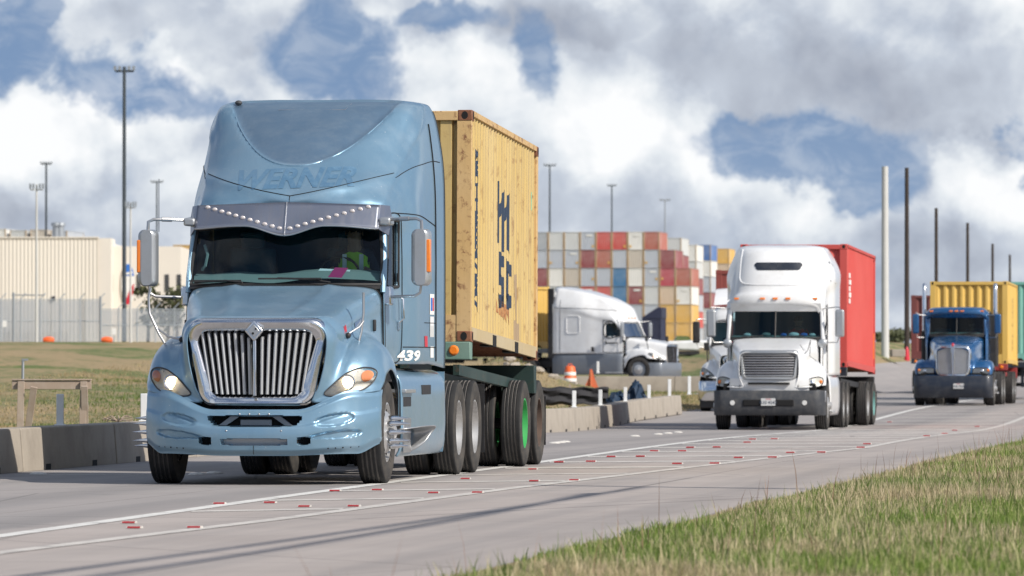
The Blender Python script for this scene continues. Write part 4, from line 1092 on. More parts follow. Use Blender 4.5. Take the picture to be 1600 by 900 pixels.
# windscreen
wsr = [[(-1.005, 1.965, 2.04), (-.7, 1.86, 2.04), (-.35, 1.80, 2.04), (0, 1.775, 2.04), (.35, 1.80, 2.04), (.7, 1.86, 2.04), (1.005, 1.965, 2.04)],
       [(-1.0, 2.06, 2.3), (-.7, 1.97, 2.3), (-.35, 1.915, 2.3), (0, 1.895, 2.3), (.35, 1.915, 2.3), (.7, 1.97, 2.3), (1.0, 2.06, 2.3)],
       [(-.965, 2.185, 2.62), (-.7, 2.10, 2.65), (-.35, 2.06, 2.67), (0, 2.05, 2.68), (.35, 2.06, 2.67), (.7, 2.10, 2.65), (.965, 2.185, 2.62)]]
wd_ = dens(wsr, 6, 6)
b = MB(); b.grid(wd_); ws_ = b.build('windscreen', M['glass'], P, smooth=80)
per = wd_[0] + [r_[-1] for r_ in wd_] + wd_[-1][::-1] + [r_[0] for r_ in wd_[::-1]]
b = MB(); b.tube(per, .022, 6, cap=False); b.build('windscreen_seal', M['black'], ws_)
for s in (-1, 1):                                            # A pillars
    b = MB(); b.tube([(s * 1.02, 1.955, 1.96), (s * 1.022, 2.0, 2.12), (s * 1.015, 2.09, 2.33), (s * .995, 2.2, 2.62), (s * .985, 2.24, 2.76)], [.035, .035, .033, .033, .03], 8); b.build('pillar', M['blue'], P)
b = MB(); b.grid(dens([[(x, .0 + y + .19 * (abs(x)) ** 2, z) for x in (-1.0, -.5, 0, .5, 1.0)] for y, z in ((1.70, 2.0), (1.76, 2.045), (1.80, 2.03))], 3, 5)); b.build('cowl', M['black'], P)
b = MB(); b.grid(dens([[(-.97, 2.2, 2.62), (-.5, 2.08, 2.66), (0, 2.06, 2.68), (.5, 2.08, 2.66), (.97, 2.2, 2.62)], [(-.98, 2.24, 2.82), (-.5, 2.14, 2.83), (0, 2.12, 2.83), (.5, 2.14, 2.83), (.98, 2.24, 2.82)]], 2, 5)); b.build('header_panel', M['blue'], P)
for (x0, x1) in ((-.30, -.93), (.42, -.22), ):
    pass
b = MB(); b.tube([(-.42, 1.76, 2.065), (-.60, 1.80, 2.085), (-.95, 1.90, 2.07)], .012, 6); b.cbox((-.72, 1.83, 2.085), (.55, .02, .018), Matrix.Rotation(0, 4, 'Z')); b.build('wiper', M['black'], P)
b = MB(); b.tube([(.50, 1.76, 2.065), (.25, 1.745, 2.10), (-.05, 1.74, 2.11)], .012, 6); b.cbox((.08, 1.735, 2.105), (.66, .02, .018)); b.build('wiper', M['black'], P)
# --- visor: two polished sheets meeting in a V, with studs of light
def visp(x, t):      # t 0 top .. 1 bottom
    ax = abs(x); zt = 2.905 - .03 * ax; zb = 2.555 + .10 * sstep(0, .42, ax) - .03 * sstep(.5, 1, ax)
    z = zt + (zb - zt) * t; y = 2.06 - .17 * t + .10 * ax ** 2.2 - .03 * (1 - ax)
    return Vector((x, y, z))
rows = [[visp(-.96 + 1.92 * j / 64, i / 8) for j in range(65)] for i in range(9)]
b = MB(); b.grid(rows); vis = b.build('sun_visor', M['visor'], P, smooth=12, solid=.006)
b = MB(); b.tube([visp(-.96 + 1.92 * j / 64, 1) for j in range(65)], .009, 6); b.tube([visp(0, t / 4) + Vector((0, -.006, 0)) for t in range(5)], .008, 6); b.build('visor_rolled_edge', M['steel'], vis)
for s in (-1, 1):
    b = MB(); q = [visp(s * .96, 0), visp(s * .96, 1), Vector((s * 1.04, 2.19, 2.56)), Vector((s * 1.055, 2.30, 2.76)), Vector((s * 1.035, 2.30, 2.87))]
    b.add(q + [p + Vector((s * .008, .01, 0)) for p in q], [(0, 1, 2, 3, 4), (5, 6, 7, 8, 9), (0, 1, 6, 5), (1, 2, 7, 6), (2, 3, 8, 7), (3, 4, 9, 8), (4, 0, 5, 9)]); b.build('visor_cheek', M['visor'], vis, smooth=0)
M['stud'] = dirty('clear_marker_lens', (.72, .66, .64), (.5, .4, .4), .3, 20, .18, .3, .8)
for s in (-1, 1):
    for k in range(11):
        f_ = (k + .35) / 11; x = s * (.055 + .79 * (k / 10)); t = .97 - .88 * (k / 10); zp = visp(x, t)
        zz = 2.63 + .225 * k / 10; tt = (2.905 - .03 * abs(x) - zz) / max(.05, (2.905 - .03 * abs(x)) - visp(x, 1).z); p = visp(x, min(.97, tt))
        b = MB(); b.sphere((p.x, p.y - .006, p.z), .028, 7, (1.0, .55, .72)); b.build('visor_lamp', M['stud'], vis)
# --- mirrors on looped arms
for s in (-1, 1):
    mx, my = s * 1.435, 1.88
    b = MB(); sh = rr_shape(.10, .10, 2.62, 2.03, .06, 5); rows = []
    for yy, k in ((-.10, .55), (-.085, .82), (-.05, .97), (.02, 1.0), (.06, 1.0), (.06, .9)):
        rows.append([(mx + a * k, my + yy, 2.325 + (c - 2.325) * (k if k > .9 else .93 + .07 * k)) for a, c in sh])
    b.grid(rows, closed=True); b.add([rows[0][i] for i in range(len(sh))], [tuple(range(len(sh)))]); b.add([rows[-1][i] for i in range(len(sh))], [tuple(range(len(sh)))])
    mi = b.build('mirror', M['silver'], P, smooth=50)
    b = MB(); b.cbox((mx + s * .082, my - .045, 2.34), (.045, .10, .34)); b.build('amber_strip', M['amber'], mi, bevel=.01)
    b = MB(); b.tube([(s * .98, 2.15, 2.70), (s * 1.05, 2.10, 2.72), (s * 1.20, 1.97, 2.725), (s * 1.38, 1.90, 2.725), (s * 1.435, 1.89, 2.70), (s * 1.44, 1.89, 2.60)], .017, 8); b.tube([(s * 1.20, 1.97, 2.725), (s * 1.30, 1.93, 2.727)], .024, 8)
    b.build('upper_mirror_arm', M['steel'], mi)
    b = MB(); b.tube([(s * 1.06, 2.0, 1.915), (s * 1.20, 1.94, 1.92), (s * 1.36, 1.90, 1.925), (s * 1.42, 1.89, 1.96), (s * 1.43, 1.89, 2.05)], .015, 8); b.build('lower_mirror_arm', M['steel'], mi)
    b = MB(); b.prism([(2.02, 2.66), (2.3, 2.66), (2.3, 2.76), (2.02, 2.74)], 0, s * .97, s * 1.09); b.build('arm_mount', M['silver'], mi, bevel=.02)
    # hood-mounted stalk
    b = MB()
    if s > 0:
        b.tube([(.93, .80, 1.38), (.965, .84, 1.55), (.985, .86, 1.74), (.985, .86, 1.95)], .013, 8); b.tube([(.985, .86, 1.66), (.95, .80, 1.60), (.84, .70, 1.52)], .011, 8)
    else:
        b.tube([(-1.02, .78, 1.37), (-1.12, .83, 1.52), (-1.23, .86, 1.74), (-1.24, .87, 1.90), (-1.22, .88, 2.0)], .013, 8); b.tube([(-1.14, .84, 1.58), (-1.02, .80, 1.50), (-.86, .74, 1.47)], .011, 8)
    hs = b.build('hood_mirror_stalk', M['steel'], P)
    b = MB(); ft = (.93, .78, 1.36) if s > 0 else (-1.02, .76, 1.35); b.sphere(ft, .05, 6, (.9, 1, .8)); b2 = (.85, .70, 1.51) if s > 0 else (-.87, .74, 1.47); b.sphere(b2, .032, 6); b.build('stalk_foot', M['black'], hs)
b = MB(); b.tube([(-1.34, 1.98, 2.6), (-1.34, 1.98, 3.15)], .005, 5); b.build('aerial', M['steel'], P)
b = MB(); b.sphere((-.84, 3.95, 4.02), .04, 6, (1, 1, .7)); b.build('roof_beacon', M['grey'], P)
# --- chassis skirts, steps, tanks, frame, wheels
for s in (-1, 1):
    c = [[(1.06, 1.16), (1.15, 1.12), (1.205, 1.02), (1.215, .80), (1.215, .50), (1.20, .34), (1.16, .26)] for _ in range(5)]
    ysk = [1.98, 2.9, 4.0, 5.1, 5.45]; rows = []
    for y, r_ in zip(ysk, c):
        k = 0 if y < 5.2 else .03
        rows.append([(s * (a - k), y - (.16 if (zz < .4 and y > 5.2) else 0) + (.16 * (1.16 - zz) if y < 2.0 else 0) * 0, zz) for a, zz in r_])
    b = MB(); dg = dens(rows, 10, 4); b.grid(dg); sk = b.build('chassis_skirt', M['blue'], P, smooth=50, solid=.02)
    b = MB(); b.prism([(5.45, .40), (5.45, 1.14), (5.42, 1.14), (5.30, .27)], 0, s * .70, s * 1.18); b.build('skirt_end', M['blue'], sk)
    for (y0, y1, z0, z1) in ((2.10, 2.62, .78, .88), (2.10, 2.62, .30, .66), (3.45, 4.1, .90, 1.0)):
        b = MB(); b.box((s * 1.205, y0, z0), (s * 1.222, y1, z1)); b.build('step_recess', M['black'] if z1 > .7 else M['steel'], sk, bevel=.006)
    b = MB(); b.box((s * 1.08, 2.0, .92), (s * 1.26, 2.7, .96)); b.build('step_plate', M['silver'], sk, bevel=.008)
    b = MB(); b.grid(dens([[(s * 1.20, 1.80, .55), (s * 1.30, 1.85, .56), (s * 1.42, 2.0, .58)], [(s * 1.21, 2.2, .56), (s * 1.36, 2.3, .57), (s * 1.46, 2.5, .585)], [(s * 1.21, 2.7, .52), (s * 1.36, 2.72, .54), (s * 1.46, 2.75, .56)], [(s * 1.20, 2.6, .30), (s * 1.28, 2.62, .34), (s * 1.36, 2.66, .40)]], 4, 4)); b.build('broken_step_fairing', M['silver'], sk, smooth=60, solid=.01)
    b = MB(); b.lathe([(2.9, .001), (2.9, .30), (5.2, .30), (5.2, .001)], 'y', (s * .82, 0, .62), 20); b.build('fuel_tank', M['alu'], P)
    b = MB(); b.box((s * .38, .9, .62), (s * .46, 8.3, .88)); b.build('frame_rail', M['black'], P)
    make_wheel(P, s * 1.075, 1.10, s, .525, .28, 'front', 'alu', spikes=True)
    b = MB(); rows = [[(s * x, 1.10 + .60 * math.cos(a), .52 + .60 * math.sin(a)) for x in (.70, 1.06)] for a in [math.pi * k / 14 for k in range(15)]]; b.grid(rows); b.build('wheel_arch_liner', M['dark'], P)
    # mudflap
    b = MB(); b.box((s * .80, 8.42, .22), (s * 1.22, 8.44, 1.0)); b.build('mudflap', M['black'], P)
b = MB(); b.tube([(-1.0, 1.10, .5), (1.0, 1.10, .5)], .06, 8); b.box((-.38, .5, .45), (.38, 1.9, .9)); b.build('front_axle', M['black'], P)
b = MB(); b.box((-1.0, .40, .95), (1.0, 1.9, 1.15)); b.box((-.55, .32, .55), (.55, .4, 1.55)); b.build('engine_block', M['dark'], P)
axle_set(P, 6.50); axle_set(P, 7.82)
b = MB(); b.prism([(6.3, 1.02), (7.6, 1.02), (7.5, 1.16), (6.4, 1.18)], 0, -.48, .48); b.build('fifth_wheel', M['black'], P, bevel=.02)
b = MB()
for s in (-1, 1): b.tube([(s * .25, 4.8, 1.6), (s * .3, 5.4, 1.25), (s * .28, 6.2, 1.35), (s * .25, 6.9, 1.55)], .02, 6)
b.build('air_hoses', M['black'], P)
seated_person(on(t1, (.62, 2.66, 1.90)), -T1A, 'driver in a hi-vis yellow vest behind the windscreen of the light blue lorry', M['cloth'], M['hivis'], .98)
# ------------------------------------------------------------------ shipping containers
CW = 2.438
def corr_breaks(a0, a1, pitch, depth, flat_=.25):
    """trapezoid wave: list of (position, depth)"""
    n = max(1, round((a1 - a0) / pitch)); p = (a1 - a0) / n; out = []
    for i in range(n):
        s = a0 + i * p; out += [(s, 0), (s + p * flat_, 0), (s + p * .5, depth), (s + p * (.5 + flat_), depth)]
    out.append((a1, 0)); return out
def container(name, L, Hh, mats, label, cat='shipping container', loc=(0, 0, 0), rot=(0, 0, 0), group=None, frontp=.26, frontd=.05, sidep=.275, full=True, pocket=True):
    """origin: bottom centre of the end that faces -y.  mats: wall, post, rail, casting"""
    root = empty(name, label, cat, loc, 0, group); root.rotation_euler = rot
    wall, post, rail, cast = mats; hw = CW / 2
    # front wall, corrugated
    br = corr_breaks(-hw + .17, hw - .17, frontp, frontd) if frontp < .5 or frontd > .09 else [(-hw + .17, .06), (-hw + .215, .06), (-hw + .235, .0)] + [(q, d) for k in range(-2, 3) for q, d in ((k * .42 - .15, 0), (k * .42 - .13, .045), (k * .42 + .0, .045), (k * .42 + .02, 0))] + [(hw - .235, .0), (hw - .215, .06), (hw - .17, .06)]
    b = MB(); b.grid([[(x, .03 + d, z) for x, d in br] for z in (.30, Hh - .10)]); fw = b.build('front_wall', wall, root, smooth=0)
    for s in (-1, 1):
        br = corr_breaks(.15, L - .10, sidep, .044)
        b = MB(); b.grid([[(s * (hw - .02 - d), y, z) for y, d in br] for z in (.16, Hh - .055)]); b.build('side_wall', wall, root, smooth=0)
        b = MB(); b.box((s * (hw - .05), .15, Hh - .06), (s * hw, L - .1, Hh - .0)); b.build('top_rail', post if full else rail, root)
        b = MB(); b.box((s * (hw - .04), .12, .03), (s * (hw + 0), L - .1, .165))
        b.build('bottom_rail', rail, root)
        if pocket:
            for yy in ((L / 2 - 1.0), (L / 2 + 1.0)):
                b = MB(); b.box((s * (hw - .15), yy - .16, .02), (s * (hw + .003), yy + .16, .15)); b.build('fork_pocket', M['dark'], root)
        b = MB(); b.prism([(0, 0), (.17, 0), (.17, .03), (.09, .17), (0, .17)], 2, .10, Hh - .10, Matrix.Translation((-s * 0, 0, 0)) @ Matrix(((s, 0, 0, s * (hw - .17)), (0, 1, 0, .004), (0, 0, 1, 0), (0, 0, 0, 1)))); b.build('corner_post', post, root, bevel=.006)
        b = MB(); b.box((s * (hw - .10), L - .12, .10), (s * (hw - .002), L - .0, Hh - .10)); b.build('corner_post', post, root, bevel=.006)
        for y0 in (0, L - .178):
            for z0 in (0, Hh - .118):
                b = MB(); b.box((s * (hw - .162), y0 - .003, z0 - .002), (s * (hw + .004), y0 + .178, z0 + .12)); c_ = b.build('corner_casting', cast, root, bevel=.01)
                if full:
                    b = MB(); b.lathe([(-.006, .001), (-.006, .036), (.02, .036)], 'y', (0, 0, 0), 14)
                    o = b.build('casting_hole', M['dark'], c_); o.location = (s * (hw - .08), y0, z0 + .06); o.scale = (1, 1, 1.35 if z0 == 0 else 1.2)
                    b = MB(); b.lathe([(-.0, .036), (.008, .036), (.008, .001)], 'x', (0, 0, 0), 14)
                    o = b.build('casting_hole', M['dark'], c_); o.location = (s * (hw + (.0 if s > 0 else .0)), y0 + .09, z0 + .06); o.scale = (s, 1, 1.3)
    b = MB(); b.box((-hw + .16, .0, Hh - .115), (hw - .16, .07, Hh - .01)); b.build('front_top_rail', post, root, bevel=.006)
    b = MB(); b.prism([(-hw + .16, .0), (-hw + .16, .30), (hw - .16, .30), (hw - .16, .0), (.52, .0), (.34, .13), (-.34, .13), (-.52, .0)], 1, .01, .07); b.build('front_sill', post, root)
    b = MB(); rows = [[(x, y, Hh - .03 - (.02 if (j % 4) < 2 else 0)) for x in (-hw + .04, hw - .04)] for j, y in enumerate([.06 + (L - .12) * k / 60 for k in range(61)])]; b.grid(rows); b.build('roof', wall, root, smooth=0)
    b = MB()
    b.box((-hw + .06, .1, .15), (hw - .06, L - .08, .17)); fl = b.build('floor', M['wood'], root)
    for k in range(int(L / .36)): b = MB(); y = .3 + k * .36; b.box((-hw + .05, y, .04), (hw - .05, y + .05, .148)); b.build('cross_member', M['rust'], fl)
    b = MB(); b.box((-hw + .1, L - .06, .12), (-.01, L - .02, Hh - .12)); b.build('door', wall, root)
    b = MB(); b.box((.01, L - .06, .12), (hw - .1, L - .02, Hh - .12)); b.build('door', wall, root)
    return root
def chassis(name, L, label, mat, loc, rot, ax, matd, tilt_comp=0, numplate=None, rims=('alu', 'alu'), detail=True, group=None, wz=0.0, rearframe=True):
    """a skeletal container trailer; local z=0 is the deck the container sits on, road lies at -loc.z"""
    root = empty(name, label, 'container chassis', loc, 0, group); root.rotation_euler = rot
    b = MB(); b.box((-1.215, -.04, -.20), (1.215, .16, -.004)); bo = b.build('front_bolster', mat, root, bevel=.008)
    for s in (-1, 1):
        b = MB(); b.lathe([(-.02, .001), (-.02, .04), (0, .058), (.01, .06)], 'y', (s * 1.03, -.045, -.10), 16); b.build('marker_lamp', M['amber'], bo)
        b = MB(); b.box((s * .42, .0, -.30), (s * .52, L * .3, -.05)); b.box((s * .42, L * .3, -.62), (s * .52, L + .1, -.38)); b.build('frame_beam', matd, root)
    b = MB(); b.box((-1.2, L - .16, -.40), (1.2, L + .04, -.06)); b.build('rear_bolster', matd, root, bevel=.008)
    b = MB()
    for y in (L * .25, L * .45, L * .65, L * .85): b.box((-.55, y, -.52), (.55, y + .08, -.40))
    b.build('cross_beams', matd, root)
    b = MB()
    for s in (-1, 1): b.box((s * .55, L * .30, -.45), (s * .62, L * .9, -.28)); b.box((s * .95, .5, -.36), (s * 1.02, L * .98, -.24))
    b.build('side_rails', matd, root)
    b = MB()
    for s in (-1, 1): b.box((s * .30, .6, -.9), (s * .40, .75, -.15))
    b.build('landing_gear', mat, root)
    if numplate:
        b = MB(); b.box((.50, -.046, -.155), (.80, -.040, -.03)); pl = b.build('number_plate', M['paper'], root, smooth=0)
        text_obj('number', numplate, .13, M['ink'], pl, lambda a, c: Vector((.655 + a * .85, -.048, -.092 + c)), bold=.002)
    # undo the tilt of the deck for the running gear so that the tyres stand on the road
    for i, y in enumerate(ax):
        h = loc[2] - y * math.sin(-rot[0]) if False else None
        zc = -(loc[2] + y * math.sin(rot[0])) - wz
        for s in (-1, 1):
            w_ = make_wheel(root, s * 1.08, y, s, .515, .26, 'dual', rims[i % len(rims)], detail=detail); w_.location.z = zc + .515
            w_ = make_wheel(root, s * .755, y, s, .515, .26, 'inner', rims[i % len(rims)], detail=False); w_.location.z = zc + .515
        b = MB(); b.tube([(-1.0, y, zc + .515), (1.0, y, zc + .515)], .065, 8); b.build('axle', M['black'], root)
        b = MB()
        for s in (-1, 1): b.box((s * .42, y - .45, zc + .62), (s * .52, y + .45, zc + .72))
        b.build('leaf_springs', M['black'], root)
    for s in (-1, 1): b = MB(); b.box((s * .68, ax[-1] + .60, -loc[2] - ax[-1] * math.sin(rot[0]) + .25), (s * 1.2, ax[-1] + .615, -.40)); b.build('mudflap', M['black'], root)
    return root
def rot_of(A, pitch): return (-pitch, 0, -A)
# --- behind the blue tractor
PT = R(2.0)
yc = 7.30; base = on(t1, (0.0, yc, 0))
CL = (base.x, base.y, 1.475)
Euler_ = rot_of(T1A, PT)
c1 = container('shipping_container', 6.06, 2.60, (M['yellow'], M['yellow_rust'], M['tan_rail'], M['rust']), 'rust streaked yellow container with navy lettering behind the blue lorry', loc=CL, rot=Euler_, frontp=.55, frontd=.07, sidep=.232)
# lettering painted on the corrugated side: cut along every fold and laid on the profile
SB = corr_breaks(.15, 5.96, .232, .044)
def sdepth(y):
    for (a, da), (c, dc) in zip(SB, SB[1:]):
        if y <= c: return da + (dc - da) * (y - a) / max(1e-6, c - a)
    return 0
def side_decal(name, polys_bm, parent, mat):
    bm = polys_bm; slice_bm(bm, [p for p, _ in SB], 0)
    for v in bm.verts: y, z = v.co.x, v.co.y; v.co = Vector((CW / 2 - .02 - sdepth(y) + .003, y, z))
    me = bpy.data.meshes.new(name); bm.to_mesh(me); bm.free(); me.materials.append(mat)
    o = bpy.data.objects.new(name, me); COL.objects.link(o); o.parent = parent; return o
word = 'MEDITERRANEAN'
for i, ch in enumerate(word):
    bm = text_polys(ch, .20, .010)
    for v in bm.verts: v.co.x = v.co.x * 1.0 + .62; v.co.y = v.co.y * .95 + 2.13 - i * .142
    side_decal('stacked_letter', bm, c1, M['ink'])
def poly_bm(polys):
    bm = bmesh.new()
    for p in polys: bm.faces.new([bm.verts.new((x, y, 0)) for x, y in p])
    bmesh.ops.triangulate(bm, faces=bm.faces[:]); return bm
# two-row wavy monogram:  m  over  sc
def stroke(pts, w_):
    out = []
    for (a, b_) in zip(pts, pts[1:]):
        d = Vector((b_[0] - a[0], b_[1] - a[1])).normalized() * (w_ / 2); n_ = Vector((-d.y, d.x))
        out.append([(a[0] - d.x - n_.x, a[1] - d.y - n_.y), (b_[0] + d.x - n_.x, b_[1] + d.y - n_.y), (b_[0] + d.x + n_.x, b_[1] + d.y + n_.y), (a[0] - d.x + n_.x, a[1] - d.y + n_.y)])
    return out
lg = []
x0 = 2.46
mono = [[(0, 1.24), (.17, 1.24), (.17, 1.96), (0, 1.96)], [(.17, 1.50), (.44, 1.74), (.44, 1.90), (.17, 1.66)], [(.44, 1.16), (.66, 1.16), (.66, 1.84), (.55, 1.90), (.44, 1.84)], [(.66, 1.50), (.90, 1.74), (.90, 1.88), (.66, 1.66)], [(.90, 1.22), (1.00, 1.16), (1.14, 1.24), (1.14, 1.82), (1.0, 1.88), (.90, 1.84)],
        [(.08, 1.08), (.17, 1.16), (.56, 1.10), (.56, .98), (.08, .98)], [(.08, .98), (.26, .98), (.26, .86), (.08, .86)], [(.08, .90), (.56, .86), (.56, .72), (.08, .78)], [(.38, .74), (.56, .74), (.56, .58), (.38, .58)], [(.04, .58), (.12, .48), (.56, .52), (.56, .64), (.04, .66)],
        [(.74, 1.10), (1.22, 1.04), (1.22, .90), (.74, .96)], [(.74, .98), (.94, .96), (.94, .60), (.74, .64)], [(.74, .64), (.94, .50), (1.22, .54), (1.22, .68), (.74, .70)]]
lg = [[(x0 + a, c) for a, c in q] for q in mono]
side_decal('monogram', poly_bm(lg), c1, M['ink'])
M['scrape'] = flat('bare_scraped_steel', (.30, .22, .14), .7)
M['rustmark'] = rusty('rust_scuffs', (.36, .16, .06), .6, (.5, .35, .15), 6, .3)
lg = [[(4.05 + .02, .95), (4.28, .98), (4.30, .42), (4.10, .40)], [(4.0, .42), (4.5, .36), (4.5, .12), (4.02, .16)]]
side_decal('scraped_patch', poly_bm(lg), c1, M['scrape'])
lg = [[(2.05 + .26 * k, .70 - .03 * k), (2.18 + .26 * k, .66 - .03 * k), (2.22 + .26 * k, .45 - .03 * k), (2.12 + .26 * k, .50 - .03 * k)] for k in range(6)]
side_decal('rust_scuff', poly_bm(lg), c1, M['rustmark'])
M['greentag'] = flat('green_sticker', (.25, .62, .42), .6)
side_decal('green_sticker', poly_bm([[(5.50, 1.80), (5.62, 1.80), (5.62, 2.02), (5.50, 2.02)]]), c1, M['greentag'])
# the chassis under it
ch1 = chassis('trailer_chassis', 6.06, 'pale green container chassis with one green wheel rim under the rusty yellow container', M['green_frame'], CL, Euler_, (5.05, 6.45), M['green_shaded'], numplate='355', rims=('greenrim', 'brownrim'))
# ================================================================== other tractors
def hood_shape(wf, wr, zf, zr_, yr, fz, side=1.2, flare=1.0, sq=0.0):
    """control net like the first hood: wf/wr half widths of the nose and cowl, zf/zr_ heights, fz wing crest height"""
    S_ = []
    tab = [(.12, 0), (.22, .06), (.5, .25), (.85, .47), (1.2, .68), (1.5, .85), (yr - .06, 1)]
    wingz = [[.93, .93, .95, .97, .97], [.98, .98, 1.0, 1.01, 1.0], [fz - .22, fz - .20, fz - .22, fz - .30, fz - .42], [fz - .04, fz - .03, fz - .06, fz - .16, fz - .30],
             [fz, fz, fz - .04, fz - .15, fz - .32], [fz - .06, fz - .08, fz - .14, fz - .26, fz - .50], [fz - .2, fz - .3, fz - .42, fz - .6, fz - .85]]
    for i, (y, t) in enumerate(tab):
        w0 = wf + (wr - wf) * t; zt = zf + (zr_ - zf) * t; wz = wingz[i]
        lowf = i < 2
        k4 = 1.20 if i == 0 else 1.28 if i == 1 else wz[0] + .10; k5 = .98 if i == 0 else 1.06 if i == 1 else wz[0] + .03
        row = [(0, y, zt), (.45 * w0, y, zt), (.88 * w0, y + .01, zt - .03), (w0, y + .03, zt - .13), (w0 + .01, y + .03, k4), (w0 + .01 - (.07 if i == 0 else 0), y + .04, k5),
               (w0 + (.06 if not lowf else -.08 + .14 * i), y + .04, wz[0]), (max(.80, w0 + .12), y + .06 if i < 3 else y - .06, wz[1]), (max(.98, w0 + .16), (.36, .42, .50, .76, 1.12, 1.5, yr)[i], wz[2]),
               (1.13 * flare, (.50, .55, .62, .82, 1.15, 1.55, yr)[i], wz[3]), (side, (.62, .68, .76, .88, 1.2, 1.62, yr - .05)[i], wz[4] - (.02 if 2 <= i <= 4 else 0))]
        S_.append(row)
    return S_
def cab_shape(secs, zb=1.18):
    """secs: (y centre, z top, half width top, half width side, z shoulder, sweep back at the sides)"""
    out = []
    for i, (y, z, wt, ws, zs, sw_) in enumerate(secs):
        yd = y + sw_
        row = [(0, y, z), (wt * .5, y + sw_ * .1, z), (wt * .85, y + sw_ * .5, z - .03), (wt, yd, z - .13), (ws, yd, zs)]
        for k in range(1, 7):
            zz = zs + (zb - zs) * k / 6; row.append((ws, yd - (.22 * max(0, min(1, (zs - zz) / .75)) if i == 0 else 0), zz))
        out.append(row)
    return out
def straight_bumper(P, z0, z1, mat, wrap=.5, w=1.2, lampm=None, bow=.06, name='bumper', trim=None):
    xs = [-1 + 2 * k / 40 for k in range(41)]; rows = []
    def pt(s, z, d=0):
        ax = abs(s); x = w * math.sin(min(1, ax) * math.pi / 2) ** .8 if False else w * min(1, ax * 1.12)
        y = bow * (ax ** 2) + wrap * max(0, ax - .78) ** 1.3 / .22 ** 1.3
        return Vector((math.copysign(x, s), y + d, z))
    for z, d in ((z0 + .06, .25), (z0, .05), (z0 + .04, .0), ((z0 + z1) / 2, -.015), (z1 - .04, .0), (z1, .03), (z1 - .01, .2)): rows.append([pt(s, z, d) for s in xs])
    b = MB(); b.grid(rows); return b.build(name, mat, P, smooth=50)
